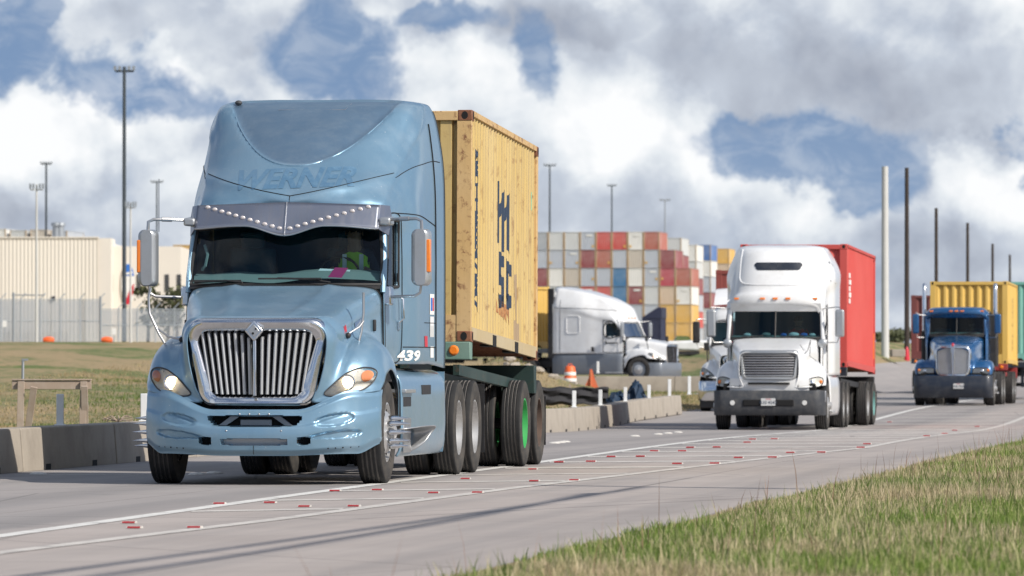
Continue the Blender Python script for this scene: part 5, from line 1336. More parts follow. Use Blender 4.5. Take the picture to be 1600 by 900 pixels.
def semi(name, label, loc, rz, o, group=None):
    """a conventional road tractor; o holds its proportions"""
    P = empty(name, label, 'truck', loc, rz, group); pm = o['paint']
    H = dens(mirror(o['hood']), 4, 4); b = MB(); b.grid(H); hd = b.build('hood', pm, P, smooth=50, solid=.015); HT = bvh(H)
    Cg = dens(mirror(o['cab']), 5, 5); ws = o['ws']; L = o['len']
    y1, z1, y0, z0 = ws['yt'], ws['zt'], ws['yb'], ws['zb']; hw = ws['w']
    dw = [(y0 + .30, z0 + .06), (y0 + 1.0, z0 + .0), (y0 + 1.02, z1 - .02), (y1 + .32, z1 - .0)]
    b = MB(); b.grid(Cg, keep=lambda c: not (abs(c.x) > .85 and inpoly(dw, c.y, c.z))); cb = b.build('cab', pm, P, smooth=45, solid=.02); CT = bvh(Cg)
    def Sd(s, y, z, off=.006):
        h = hit_side(CT, s, y, z, off); return h if h is not None else Vector((s * 1.1, y, z))
    def Ff(x, z, off=.006, T=CT):
        h = hit_front(T, x, z, off=off); return h if h is not None else Vector((x, 2.0, z))
    # windscreen
    def sw2(x): return .16 * abs(x) ** 2
    rows = [[Vector((x * hw * (1 - .03 * t), y0 + (y1 - y0) * t + sw2(x), z0 + (z1 - z0) * t)) for x in [-1 + k / 6 for k in range(13)]] for t in (0, .25, .5, .75, 1)]
    b = MB(); b.grid(rows); g = b.build('windscreen', M['glass2'], P, smooth=80)
    per = rows[0] + [r_[-1] for r_ in rows] + rows[-1][::-1] + [r_[0] for r_ in rows[::-1]]
    b = MB(); b.tube(per, .022, 6, cap=False); b.build('windscreen_seal', M['black'], g)
    if ws.get('split'): b = MB(); b.tube([rows[0][6], rows[-1][6]], .018, 6); b.build('windscreen_divider', M['black'], g)
    for s in (-1, 1):
        b = MB(); b.tube([rows[0][0 if s < 0 else -1] + Vector((s * .04, .03, -.12)), rows[0][0 if s < 0 else -1] + Vector((s * .04, .02, 0)), rows[-1][0 if s < 0 else -1] + Vector((s * .04, .02, .02)), rows[-1][0 if s < 0 else -1] + Vector((s * .03, .08, .16))], .05, 8); b.build('pillar', pm, P)
    b = MB(); b.grid(dens([[(x * hw, y + sw2(x), z) for x in (-1, -.5, 0, .5, 1)] for y, z in ((y0 - .14, z0 - .08), (y0 - .03, z0 - .01), (y0 + .02, z0 - .02))], 3, 4)); b.build('cowl', M['black'], P)
    for x0 in (-.75, .12): b = MB(); b.tube([(x0, y0 - .03, z0 + .01), (x0 + .5, y0 - .02 + sw2(.4), z0 + .05)], .014, 5); b.build('wiper', M['black'], P)
    b = MB(); b.grid([[Vector((x * hw, y1 + sw2(x) - .015 + d, z)) for x in [-1 + k / 6 for k in range(13)]] for z, d in ((z1 - .02, 0), (z1 + .16, .05 if not o.get('cap') else -.12))]); b.build('header_panel', pm, P, smooth=60)
    # doors
    for s in (-1, 1):
        ya, yb_ = y0 + .22, y0 + 1.10
        dl = [(ya, z0), (ya - .02, 1.35), (ya + .1, 1.24), (yb_ - .05, 1.24), (yb_, 1.4), (yb_, z1 + .02), (yb_ - .08, z1 + .10), (y1 + .4, z1 + .08)]
        d_ = seam([Sd(s, y, z, .002) for y, z in polyl(dl, 5)], P, .012, 'dark', 'door')
        fr = polyl(dw + [dw[0]], 4); b = MB(); b.tube([Sd(s, y, z, .004) for y, z in fr], .022, 6, cap=False); b.build('window_frame', M['black'], d_)
        cx = (y0 + .66, (z0 + z1) / 2); loop_patch('side_window', fr[:-1], cx, M['sideglass'], d_, fn=lambda a, c: Sd(s, a, c, -.012), rings=2)
        hp = Sd(s, yb_ - .12, z0 - .22, .02); b = MB(); b.cbox(hp, (.03, .05, .16)); b.build('door_handle', M['black'], d_, bevel=.008)
        # mirrors
        mc = o.get('mirror', M['silver']); mx = s * (hw + .42); my = y0 + .1; mz0, mz1 = z0 + .02, z0 + .62
        b = MB(); b.box((mx - .10, my - .06, mz0), (mx + .10, my + .06, mz1)); mi = b.build('mirror', mc, P, bevel=.045, seg=4)
        b = MB(); b.tube([(s * (hw + .02), y1 + .15, z1 + .04), (mx - s * .1, my + .05, z1 + .07), (mx, my, mz1 + .05), (mx, my, mz1 - .02)], .014, 6); b.tube([(s * (hw + .06), y0 + .25, z0 - .10), (mx - s * .06, my, z0 - .10), (mx, my, mz0 + .02)], .014, 6); b.build('mirror_arm', M['steel'], mi)
        if o.get('spot'):
            b = MB(); b.lathe([(-.04, .001), (-.04, .05), (-.01, .095), (.01, .10), (.012, .001)], 'y', (s * (hw + .05), y0 - .05, z0 - .12), 16); b.build('round_spot_mirror', M['silver'], mi)
        if o.get('stalk'):
            b = MB(); b.tube([(s * .98, .80, o['fz'] - .06), (s * 1.02, .85, o['fz'] + .25), (s * 1.0, .84, o['fz'] + .42)], .018, 6); b.cbox((s * 1.03, .86, o['fz'] + .38), (.14, .07, .22)); b.build('hood_mirror', M['black'], P)
    # grille
    gz0, gz1, gt, gb, rc = o['grille']; yf = lambda x, z: .075 + .12 * (abs(x) / .7) ** 2 + o.get('gslope', .03) * (gz1 - z) * -1 + .04
    def rs(k): return rr_shape(gt - k, gb - k, gz1 - k, gz0 + k, max(.02, rc - k * .6), 5)
    gr = ring('grille_surround', [(rs(-.03), .12), (rs(-.02), .0), (rs(0), -.03), (rs(.035), -.03), (rs(.055), .0), (rs(.06), .07)], o.get('gmat', M['chrome']), P, yf)
    loop_patch('grille_backing', rs(.05), (0, (gz0 + gz1) / 2), o.get('gback', M['dark']), P, fn=lambda a, c: Vector((a, yf(a, c) + .07, c)))
    if o['bars'][0] == 'h':
        n = o['bars'][1]
        for k in range(n):
            z = gz0 + .08 + (gz1 - gz0 - .16) * k / (n - 1); w_ = gb + (gt - gb) * (z - gz0) / (gz1 - gz0) - .06
            b = MB(); b.tube([Vector((x * w_, yf(x * w_, z) + .01, z)) for x in [-1 + j / 5 for j in range(11)]], .017, 6); b.build('grille_bar', M['steel'], gr)
    else:
        n = o['bars'][1]
        for k in range(n):
            f_ = -1 + 2 * k / (n - 1); b = MB(); wt_, wb_ = (gt - .08) * f_, (gb - .08) * f_
            b.tube([Vector((wb_, yf(wb_, gz0) + .01, gz0 + .07)), Vector((wt_, yf(wt_, gz1) + .01, gz1 - .07))], .012 if k != n // 2 else .03, 6); b.build('grille_bar', M['chrome'] if n < 9 else M['steel'], gr)
    if o.get('nose', True):
        zt_ = gz0 + .02; zl_ = o['bumper'][1] - .06; b = MB(); rows2 = [[Vector((x * .86, yf(x * .86 * .8, z) + .02 + .10 * max(0, abs(x) - .6) + (.04 if z < zl_ + .01 else 0), z)) for x in [-1 + k / 8 for k in range(17)]] for z in (zl_, zl_ + .05, zt_)]
        b.grid(rows2); b.build('nose_panel', pm, P, smooth=60)
    # lamps
    for s in (-1, 1):
        ol = [(p.x * s, p.y) for p in dens_line([Vector((a, c, 0)) for a, c in o['lamp']], 3, True)]; cen = (sum(p[0] for p in ol) / len(ol), sum(p[1] for p in ol) / len(ol))
        def fn(a, c, off):
            h = hit_front(HT, a, c, off=off); return h if h is not None else Vector((a, .25 + max(0, abs(a) - .7) * .6 - off, c))
        hl = loop_patch('headlight', ol, cen, M['reflector'], P, fn=lambda a, c: fn(a, c, .004))
        b = MB(); b.tube([fn(a, c, .006) for a, c in ol] + [fn(*ol[0], .006)], .012, 5, cap=False); b.build('lamp_rim', M['black'], hl)
        f0 = fn(*cen, 0); b = MB(); b.lathe([(-.03, .001), (-.02, .05), (-.005, .065), (.0, .07)], 'y', (f0.x, f0.y, f0.z), 16); b.build('lamp_bowl', M['chrome'], hl)
        loop_patch('lens', ol, cen, M['lens'], hl, fn=lambda a, c: fn(a, c, .02))
        xo = max(abs(p[0]) for p in ol) - .05; b = MB(); p = fn(s * xo, cen[1] + .03, .02); b.sphere(p, .045, 6, (.9, .5, 1)); b.build('turn_signal', M['amber'], hl)
    # bumper
    bz0, bz1, bmat = o['bumper']; bp = straight_bumper(P, bz0, bz1, bmat, o.get('bwrap', .5), w=o.get('bw', 1.2), bow=o.get('bow', .06))
    b = MB(); b.box((-1.0, .30, bz0 + .1), (1.0, .9, 1.0)); b.build('front_frame', M['dark'], P)
    if o.get('slot'): b = MB(); b.box((-.55, -.03, (bz0 + bz1) / 2 - .07), (.55, .02, (bz0 + bz1) / 2 + .07)); b.build('bumper_slot', M['dark'], bp, bevel=.02)
    if o.get('plate'):
        zc = o.get('pz', (bz0 + bz1) / 2 + .02); px_ = o.get('px', 0); b = MB(); b.box((px_ - .155, -.05, zc - .08), (px_ + .155, -.034, zc + .08)); pl = b.build('licence_plate', M['plate'], bp)
        text_obj('plate_number', o['plate'], .095, M['ink'], pl, lambda a, c: Vector((px_ + a, -.053, zc - .015 + c)), bold=.001); text_obj('plate_state', 'TEXAS', .04, M['redtxt'], pl, lambda a, c: Vector((px_ + a, -.053, zc + .058 + c)))
    if o.get('fog'):
        for s in (-1, 1): b = MB(); b.lathe([(-.035, .001), (-.035, .05), (-.01, .06), (.03, .06)], 'y', (s * .78, .03, (bz0 + bz1) / 2), 14); b.build('fog_lamp', M['reflector'], bp)
    # clearance lights
    for x in o.get('lights', ()):
        q = Ff(x, o['lz'], .012); b = MB(); b.cbox(q, (.11, .04, .045)); b.build('clearance_light', M['amber'], cb, bevel=.008)
    # interior
    zf_ = 1.24
    b = MB(); b.box((-hw, y0 + .25, zf_), (hw, L - .1, zf_ + .05)); b.build('cab_floor', M['interior'], P)
    ztop_ = o['cab'][-1][0][2]; b = MB(); b.prism([(-1.1, 1.2), (1.1, 1.2), (1.1, ztop_ - .3), (.9, ztop_ - .06), (-.9, ztop_ - .06), (-1.1, ztop_ - .3)], 1, L - .06, L - .02); b.build('rear_wall', pm if o.get('rearpaint', True) else M['black'], P)
    b = MB(); b.grid(dens([[(x * hw, y + sw2(x), z) for x in (-.97, -.5, 0, .5, .97)] for y, z in ((y0 + .04, z0 + .02), (y0 + .2, z0 + .05), (y0 + .36, z0 + .02), (y0 + .4, z0 - .3))], 3, 3)); b.build('dashboard', M['dash'], P)
    b = MB(); b.tube([(.45 + .22 * math.cos(a), y0 + .48 + .07 * math.sin(a), z0 + .05 + .2 * math.sin(a)) for a in [2 * math.pi * k / 18 for k in range(19)]], .016, 5, cap=False); b.build('steering_wheel', M['black'], P)
    for s in (-1, 1): b = MB(); b.cbox((s * .48, y0 + 1.05, z0 - .3), (.5, .12, .95)); b.cbox((s * .48, y0 + .85, z0 - .5), (.5, .5, .14)); b.build('seat', M['interior'], P, bevel=.04)
    if o.get('curtain', True): b = MB(); b.box((-hw, min(L - .3, y0 + 1.3), zf_ + .1), (hw, min(L - .3, y0 + 1.3) + .03, z1 + .15)); b.build('sleeper_curtain', M['interior'], P)
    # running gear
    fy = o.get('fy', 1.15); drv = o['drive']; det = o.get('det', True)
    for s in (-1, 1):
        make_wheel(P, s * 1.075, fy, s, .52, .28, 'front', 'alu', detail=det)
        b = MB(); rows2 = [[(s * x, fy + .63 * math.cos(a), .52 + .63 * math.sin(a)) for x in (.72, 1.16)] for a in [math.pi * k / 14 for k in range(15)]]; b.grid(rows2); b.build('wheel_arch_liner', M['dark'], P)
        b = MB(); b.box((s * .38, .5, .62), (s * .46, drv[-1] + .8, .88)); b.build('frame_rail', M['black'], P)
        skm = o.get('skirt'); b = MB()
        if skm:
            b.grid(dens([[(s * 1.08, y, 1.18), (s * 1.17, y, 1.12), (s * 1.20, y, .9), (s * 1.2, y, .5), (s * 1.16, y, .30)] for y in (fy + .72, L * .6, L)], 4, 3)); b.build('chassis_skirt', skm, P, smooth=50, solid=.02)
        b = MB(); b.lathe([(fy + 1.0, .001), (fy + 1.0, .31), (L - .4, .31), (L - .4, .001)], 'y', (s * .85, 0, .66), 20); b.build('fuel_tank', M['steel'], P)
        b = MB(); b.box((s * .95, fy + .72, .36), (s * 1.26, fy + 1.5, .41)); b.box((s * .95, fy + .72, .74), (s * 1.2, fy + 1.45, .78)); b.build('step', M['alu'], P, bevel=.01)
        b = MB(); b.box((s * .80, drv[-1] + .62, .25), (s * 1.2, drv[-1] + .64, 1.0)); b.build('mudflap', M['black'], P)
    b = MB(); b.tube([(-1, fy, .5), (1, fy, .5)], .06, 8); b.build('front_axle', M['black'], P)
    for y in drv: axle_set(P, y, detail=det)
    b = MB(); b.box((-.48, drv[0], 1.0), (.48, drv[-1], 1.14)); b.build('fifth_wheel', M['black'], P, bevel=.03)
    if o.get('stacks'):
        for s in (-1, 1):
            b = MB(); b.tube([(s * 1.10, L + .12, 1.2), (s * 1.10, L + .12, 2.3)], .095, 12); b.build('heat_shield', M['black'], P)
            b = MB(); b.tube([(s * 1.10, L + .12, 2.3), (s * 1.10, L + .12, 3.45), (s * 1.10, L + .14, 3.62), (s * 1.10, L + .24, 3.74)], .065, 12); b.build('exhaust_stack', M['chrome'], P)
    return P, hd, cb, (Ff, Sd, HT)
# ---- 2. white tractor with the red container
LAMP_W = [(.62, .95), (.70, .90), (.90, .90), (1.08, .95), (1.14, 1.02), (1.13, 1.12), (1.02, 1.15), (.85, 1.10), (.70, 1.03)]
colum = dict(paint=M['white'], hood=hood_shape(.64, .94, 1.70, 2.0, 1.85, 1.50), fz=1.5,
    cab=cab_shape([(1.98, 2.66, .95, 1.0, 2.5, .14), (1.84, 2.76, 1.03, 1.08, 2.62, .30), (1.86, 2.96, 1.02, 1.08, 2.80, .34), (2.02, 3.02, .98, 1.06, 2.85, .40), (2.22, 3.45, .94, 1.04, 3.1, .45), (2.5, 3.86, .92, 1.08, 3.3, .5), (2.95, 4.03, .96, 1.17, 3.4, .4), (3.6, 4.06, .99, 1.2, 3.45, .1), (4.85, 4.06, .99, 1.21, 3.5, 0)]),
    ws=dict(yb=1.78, zb=2.0, yt=1.98, zt=2.60, w=.99, split=True), len=4.85, grille=(1.10, 1.70, .62, .58, .09), bars=('h', 9), lamp=LAMP_W, gmat=M['silver'],
    bumper=(.32, .86, M['grey']), slot=True, plate='R10 4243', fog=True, lights=(-.86, -.28, 0, .28, .86), lz=2.86, spot=True, skirt=M['white'], drive=(6.1, 7.4), mirror=M['silver'], cap=True)
t2l = (5.53, 136.0, zr(138)); T2A = math.atan(.123)
t2, hd2, cb2, (Ff2, Sd2, HT2) = semi('lorry', 'white semi tractor with split windscreen and tall roof fairing hauling the red container', t2l, -T2A, colum)
ol = rr_shape(.53, .50, 3.66, 3.49, .07, 5); loop_patch('fairing_window', ol, (0, 3.575), M['navy'], cb2, fn=lambda a, c: Ff2(a + .03, c, .012))
fr = [(x, z) for x, z in polyl([(-.80, 3.95), (-.82, 3.5), (-.80, 3.25), (-.60, 3.17), (0, 3.16), (.60, 3.17), (.80, 3.25), (.82, 3.5), (.80, 3.95)], 5)]
b = MB(); b.tube([Ff2(x, z, -.004) for x, z in fr], .022, 6); b.build('fairing_panel_edge', M['white'], cb2)
b = MB(); q = [Sd2(1, y, z, .008) for y, z in ((3.1, 3.25), (3.5, 3.20), (3.55, 3.62), (3.35, 3.70))]; b.add(q, [(0, 1, 2, 3)]); b.build('fairing_side_window', M['navy'], cb2, smooth=0)
b = MB(); b.box((-.45, .055, .985), (.45, .2, 1.03)); b.build('air_slot', M['dark'], hd2)
b = MB(); b.prism([(1.02, .45), (1.22, .62), (1.22, .85), (1.02, .87)], 1, .30, .45); b.prism([(.98, .30), (1.06, .32), (1.2, .60), (1.12, .60)], 1, .25, .32); b.build('broken_bumper_end', M['steel'], t2, bevel=.01)
b = MB(); b.tube([(.70, .60, 1.62), (.80, .66, 1.72), (.86, .7, 1.95)], .008, 5); b.tube([(.86, .7, 1.9), (.84, .70, 1.6), (.98, .8, 1.5)], .007, 5); b.tube([(.62, .55, 1.66), (.72, .6, 1.72), (.64, .6, 1.85)], .007, 5); b.build('broken_stalk', M['black'], t2)
for (x, y, mt, sz) in ((-.62, 1.93, 'paper', .14), (-.2, 1.9, 'dash', .18), (.18, 1.9, 'bluebag', .12), (.40, 1.93, 'paper', .2), (.62, 1.95, 'bluebag', .14), (.80, 2.0, 'paper', .12)):
    b = MB(); b.sphere((x, y, 2.07), sz * .5, 6, (1.2, .6, .55)); b.build('clutter_on_dashboard', M[mt], t2)
M_t2 = Matrix.Translation(t2l) @ Matrix.Rotation(-T2A, 4, 'Z')
seated_person(M_t2 @ Vector((.45, 2.62, 1.68)), -T2A, 'driver in a red shirt behind the windscreen of the white lorry with the red container', M['redcloth'], None, .98)
b2_ = M_t2 @ Vector((0, 6.95, 1.36)); R2 = math.atan(.165)
c2 = container('shipping_container', 6.06, 2.79, (M['redc'], M['redc'], M['redc'], M['redc']), 'bright red container with a white vertical mark behind the white lorry', loc=b2_, rot=rot_of(R2, R(1.6)), sidep=.28, pocket=False)
b = MB()
for k, zz in enumerate((2.10, 1.95, 1.80, 1.66, 1.52)): b.box((CW / 2 - .018, .50, zz - .055), (CW / 2 + .002, .82 - (.0 if k % 2 else .14), zz + .055))
b.build('white_line_mark', M['paper'], c2, smooth=0)
b = MB(); b.box((CW / 2 - .018, 5.75, .35), (CW / 2 + .002, 5.82, .95)); b.build('yellow_strip', M['amber'], c2, smooth=0)
chassis('trailer_chassis', 6.06, 'dark container chassis under the bright red container', M['navy'], b2_, rot_of(R2, R(1.6)), (4.7, 6.0), M['black'], detail=True, wz=-zr(138) * 1.0, rims=('alu', 'greenmist'))
# ---- 3. blue flat-roofed tractor with twin stacks, yellow container
kw = dict(paint=M['kblue'], fz=1.38,
    hood=[[(x * 1.0, y, z) for x, y, z in r_] for r_ in [
     [(0, .12, 1.78), (.22, .12, 1.76), (.42, .13, 1.70), (.50, .16, 1.60), (.50, .18, 1.3), (.50, .2, 1.05), (.55, .3, .95), (.72, .32, .93), (.92, .34, .93), (1.10, .38, .94), (1.17, .46, .95)],
     [(0, .30, 1.84), (.24, .30, 1.82), (.46, .31, 1.76), (.55, .33, 1.64), (.56, .34, 1.40), (.58, .36, 1.22), (.64, .38, 1.16), (.76, .38, 1.15), (.94, .40, 1.14), (1.12, .44, 1.10), (1.19, .52, 1.02)],
     [(0, .6, 1.93), (.27, .6, 1.91), (.52, .6, 1.85), (.62, .6, 1.72), (.64, .6, 1.52), (.67, .6, 1.40), (.74, .58, 1.36), (.86, .57, 1.36), (1.0, .58, 1.35), (1.14, .60, 1.28), (1.21, .66, 1.14)],
     [(0, 1.0, 2.02), (.30, 1.0, 2.0), (.58, 1.0, 1.94), (.69, 1.0, 1.80), (.71, 1.0, 1.60), (.74, 1.0, 1.47), (.80, 1.0, 1.42), (.90, 1.0, 1.41), (1.03, 1.0, 1.40), (1.16, 1.0, 1.33), (1.22, 1.0, 1.18)],
     [(0, 1.5, 2.11), (.34, 1.5, 2.09), (.66, 1.5, 2.03), (.77, 1.5, 1.88), (.78, 1.5, 1.66), (.80, 1.5, 1.5), (.86, 1.5, 1.40), (.94, 1.52, 1.34), (1.05, 1.55, 1.26), (1.16, 1.6, 1.12), (1.21, 1.62, .96)],
     [(0, 1.95, 2.17), (.38, 1.95, 2.15), (.74, 1.97, 2.10), (.84, 2.0, 1.95), (.84, 2.0, 1.7), (.85, 2.0, 1.5), (.88, 2.0, 1.3), (.95, 2.0, 1.2), (1.05, 1.98, 1.05), (1.12, 1.92, .85), (1.16, 1.86, .66)]]],
    cab=cab_shape([(2.02, 2.78, .86, .90, 2.62, .12), (1.90, 2.82, .94, .98, 2.70, .22), (1.95, 2.98, .93, .98, 2.80, .24), (2.3, 3.03, .93, .97, 2.85, .15), (2.9, 3.04, .93, .97, 2.85, 0), (3.45, 3.02, .93, .97, 2.85, 0)]),
    ws=dict(yb=1.90, zb=2.19, yt=2.02, zt=2.72, w=.84, split=True), len=3.45, grille=(.92, 1.80, .52, .50, .16), bars=('v', 15), gback=M['steel'],
    lamp=[(.62, .96), (.95, .95), (1.08, .98), (1.10, 1.06), (1.07, 1.13), (.9, 1.15), (.62, 1.14), (.59, 1.05)], bumper=(.24, .92, M['navy']), bwrap=.3, plate='1H8 7036', pz=.60, px=.18,
    lights=(-.78, -.17, 0, .17, .78), lz=2.90, mirror=M['kblue'], drive=(5.6, 6.9), stacks=True, cap=True, curtain=False, rearpaint=False)
T3A = math.atan(.133); t3l = (13.42, 192.0, zr(192))
t3, hd3, cb3, _f = semi('lorry', 'deep blue semi tractor with flat roof and two chrome exhaust stacks', t3l, -T3A, kw)
b = MB(); b.prism([(-.02, .93), (.02, .93), (.05, 1.62), (.06, 1.86), (-.06, 1.86), (-.05, 1.62)], 1, .03, .12); b.build('grille_centre_bar', M['chrome'], t3, bevel=.01)
b = MB(); b.sphere((0, .05, 1.84), .05, 6, (1, .5, 1.4)); b.build('badge', M['redtxt'], t3)
M_t3 = Matrix.Translation(t3l) @ Matrix.Rotation(-T3A, 4, 'Z')
seated_person(M_t3 @ Vector((.42, 2.72, 1.82)), -T3A, 'driver behind the split windscreen of the deep blue lorry', M['cloth'], None, .95)
q = M_t3 @ Vector((.10, 6.55, 1.28))
M['yellow2'] = rusty('ochre_container_paint', (.62, .40, .09), .05, (.65, .48, .2), 1.2, .3)
c3 = container('shipping_container', 6.06, 2.60, (M['yellow2'],) * 4, 'ochre yellow container with deep front ribs behind the deep blue lorry', loc=q, rot=rot_of(T3A, R(.6)), frontp=.262, frontd=.06, pocket=False)
for i, ch in enumerate('CONTAINER'):
    bm = text_polys(ch, .20, .012)
    for v in bm.verts: v.co.x += 3.2; v.co.y = v.co.y + 2.05 - i * .19
    for v in bm.verts: v.co = Vector((CW / 2 + .001, v.co.x, v.co.y))
    me = bpy.data.meshes.new('stacked_letter'); bm.to_mesh(me); bm.free(); me.materials.append(M['ink']); o = bpy.data.objects.new('stacked_letter', me); COL.objects.link(o); o.parent = c3
M['redframe'] = rusty('red_chassis_paint', (.30, .03, .03), .3, (.3, .1, .1), 3, .2)
chassis('trailer_chassis', 6.06, 'red container chassis under the ochre yellow container', M['redframe'], q, rot_of(T3A, R(.6)), (3.6, 4.9), M['redframe'], wz=-zr(205))
# ---- teal container following, maroon container in the far lane
M['teal'] = rusty('teal_container_paint', (.14, .36, .30), .08, (.3, .45, .4), 1.2, .3)
M['maroon'] = rusty('maroon_container_paint', (.14, .035, .032), .12, (.2, .08, .07), 1.2, .3)
ql = Vector((17.75, 224, 1.35)); container('shipping_container', 12.19, 2.85, (M['teal'],) * 4, 'pale teal container at the right picture edge behind the ochre one', loc=ql, rot=rot_of(T3A, 0), frontp=.262, frontd=.06, full=False, pocket=False)
chassis('trailer_chassis', 12.19, 'chassis under the pale teal container', M['navy'], ql, rot_of(T3A, 0), (10.0, 11.3), M['black'], detail=False, wz=-ground(18, 230) if False else 0)
ql = Vector((17.55, 258, 1.50)); container('shipping_container', 6.06, 2.60, (M['maroon'],) * 4, 'dark maroon container partly hidden left of the deep blue lorry', loc=ql, rot=rot_of(T3A, 0), frontp=.262, frontd=.06, full=False, pocket=False)
chassis('trailer_chassis', 6.06, 'chassis under the dark maroon container', M['navy'], ql, rot_of(T3A, 0), (.9, 5.0), M['black'], detail=False)
# ---- 4. white tractor half hidden on the left of the second one, chrome bumper
LAMP_C = [(.72, .86), (.84, .84), (1.0, .90), (1.10, 1.0), (1.15, 1.14), (1.12, 1.20), (1.0, 1.16), (.86, 1.06), (.76, .96)]
casc_h = hood_shape(.60, 1.0, 1.58, 1.86, 1.85, 1.42)
day = dict(paint=M['white'], hood=casc_h, fz=1.42,
    cab=cab_shape([(1.98, 2.56, .95, 1.0, 2.4, .16), (2.05, 2.72, 1.0, 1.07, 2.5, .2), (2.3, 2.86, 1.0, 1.08, 2.6, .2), (2.8, 2.94, 1.0, 1.1, 2.65, .05), (3.5, 2.94, 1.0, 1.1, 2.65, 0)]),
    ws=dict(yb=1.70, zb=1.88, yt=1.98, zt=2.5, w=.98), len=3.5, grille=(.80, 1.52, .50, .40, .10), bars=('v', 7), lamp=LAMP_C, bumper=(.30, .84, M['chrome']), mirror=M['black'], stalk=True, drive=(5.2, 6.5), det=False, curtain=False)
T4A = math.atan(.12); t4l = (6.32, 174.0, zr(174))
t4, hd4, cb4, _f = semi('lorry', 'white semi tractor with chrome bumper half hidden behind the other white one', t4l, -T4A, day)
b = MB(); b.grid(dens([[(x, 2.3 + d, z + .05 * (1 - x * x)) for x in (-.95, -.5, 0, .5, .95)] for d, z in ((0, 2.95), (.3, 3.18), (.9, 3.42), (.95, 3.1))], 4, 3)); b.build('roof_deflector', M['white'], t4, smooth=60)
b = MB(); b.box((-1.15, .15, .10), (1.15, .6, .32)); b.build('lower_valance', M['black'], t4, bevel=.03)
M_t4 = Matrix.Translation(t4l) @ Matrix.Rotation(-T4A, 4, 'Z')
q = M_t4 @ Vector((.0, 6.0, 1.40))
M['brick'] = rusty('brick_red_container_paint', (.24, .05, .04), .12, (.3, .12, .1), 1.2, .3)
c4 = container('shipping_container', 6.06, 2.60, (M['brick'],) * 4, 'brick red ribbed container end showing left of the white lorry roof fairing', loc=q, rot=rot_of(T4A, 0), frontp=.52, frontd=.10, full=False, pocket=False)
b = MB()
for x in (-.42, -.30, -.18, -.06): b.cbox((x, .02, 2.36), (.07, .03, .05))
b.build('yellow_reflector_row', M['amber'], c4)
chassis('trailer_chassis', 6.06, 'chassis under the brick red ribbed container', M['navy'], q, rot_of(T4A, 0), (4.2, 5.5), M['black'], detail=False, wz=-zr(185))
# ---- 5. white tractor turning in from the side ramp, seen from its flank
casc = dict(paint=M['white'], hood=casc_h, fz=1.42,
    cab=cab_shape([(1.98, 2.50, .93, 1.0, 2.36, .16), (2.02, 2.72, .98, 1.06, 2.5, .22), (2.15, 3.10, .90, 1.08, 2.7, .35), (2.70, 3.43, .86, 1.12, 2.8, .35), (3.3, 3.62, .88, 1.18, 2.95, .2), (4.0, 3.80, .95, 1.2, 3.1, 0), (5.1, 3.97, .98, 1.2, 3.25, 0)]),
    ws=dict(yb=1.70, zb=1.86, yt=1.98, zt=2.46, w=.98), len=5.1, grille=(.62, 1.52, .58, .50, .12), bars=('v', 7), lamp=LAMP_C, bumper=(.20, .80, M['greyskirt']), bwrap=1.05, bow=.34, mirror=M['silver'], stalk=True, drive=(6.4, 7.7), skirt=M['greyskirt'], lights=(-.3, 0, .3), lz=2.66)
T5 = R(64); t5l = (6.80, 262.0, .54)
t5, hd5, cb5, (F5, S5, H5) = semi('lorry', 'white sleeper tractor with grey skirts turning in from the side ramp', t5l, T5, casc)
for s in (-1, 1):
    fr = rr_shape(.30, .30, 2.75, 2.02, .08, 4); b = MB(); b.tube([S5(s, 4.15 + a, z, .004) for a, z in fr] + [S5(s, 4.15 + fr[0][0], fr[0][1], .004)], .018, 6); b.build('sleeper_window_frame', M['white'], cb5)
    b = MB(); b.tube([S5(s, y, z, .004) for y, z in polyl([(2.1, 2.95), (2.8, 3.0), (3.6, 3.05), (4.5, 3.08), (5.0, 3.10)], 6)], .010, 5); b.tube([S5(s, 4.75, z, .004) for z in [1.25 + .24 * k for k in range(10)]], .010, 5); b.build('sleeper_seam', M['grey'], cb5)
    b = MB(); b.cbox((s * 1.21, 3.25, 1.36), (.03, .12, .20)); b.build('fuel_vent', M['black'], cb5, bevel=.01)
    b = MB(); b.box((s * 1.12, 5.06, 1.0), (s * 1.2, 5.32, 3.9)); b.build('side_extender', M['black'], t5, bevel=.01)
b = MB(); b.cbox(S5(-1, 2.45, 1.62, .012), (.012, .55, .05)); b.build('door_lettering', M['grey'], cb5)
M_t5 = Matrix.Translation(t5l) @ Matrix.Rotation(T5, 4, 'Z')
seated_person(M_t5 @ Vector((.42, 2.62, 1.52)), T5, 'driver in a red shirt in the white lorry on the side ramp', M['redcloth'], None, .98)
q = M_t5 @ Vector((0, 6.4, 1.40)); RT = (0, 0, T5)
container('shipping_container', 12.19, 2.60, (M['yellow2'],) * 4, 'ochre container hauled by the white lorry on the side ramp', loc=q, rot=RT, frontp=.262, frontd=.06, full=False, pocket=False)
chassis('trailer_chassis', 12.19, 'chassis under the ochre container on the side ramp', M['navy'], q, RT, (9.8, 11.1), M['black'], detail=False, wz=.54)

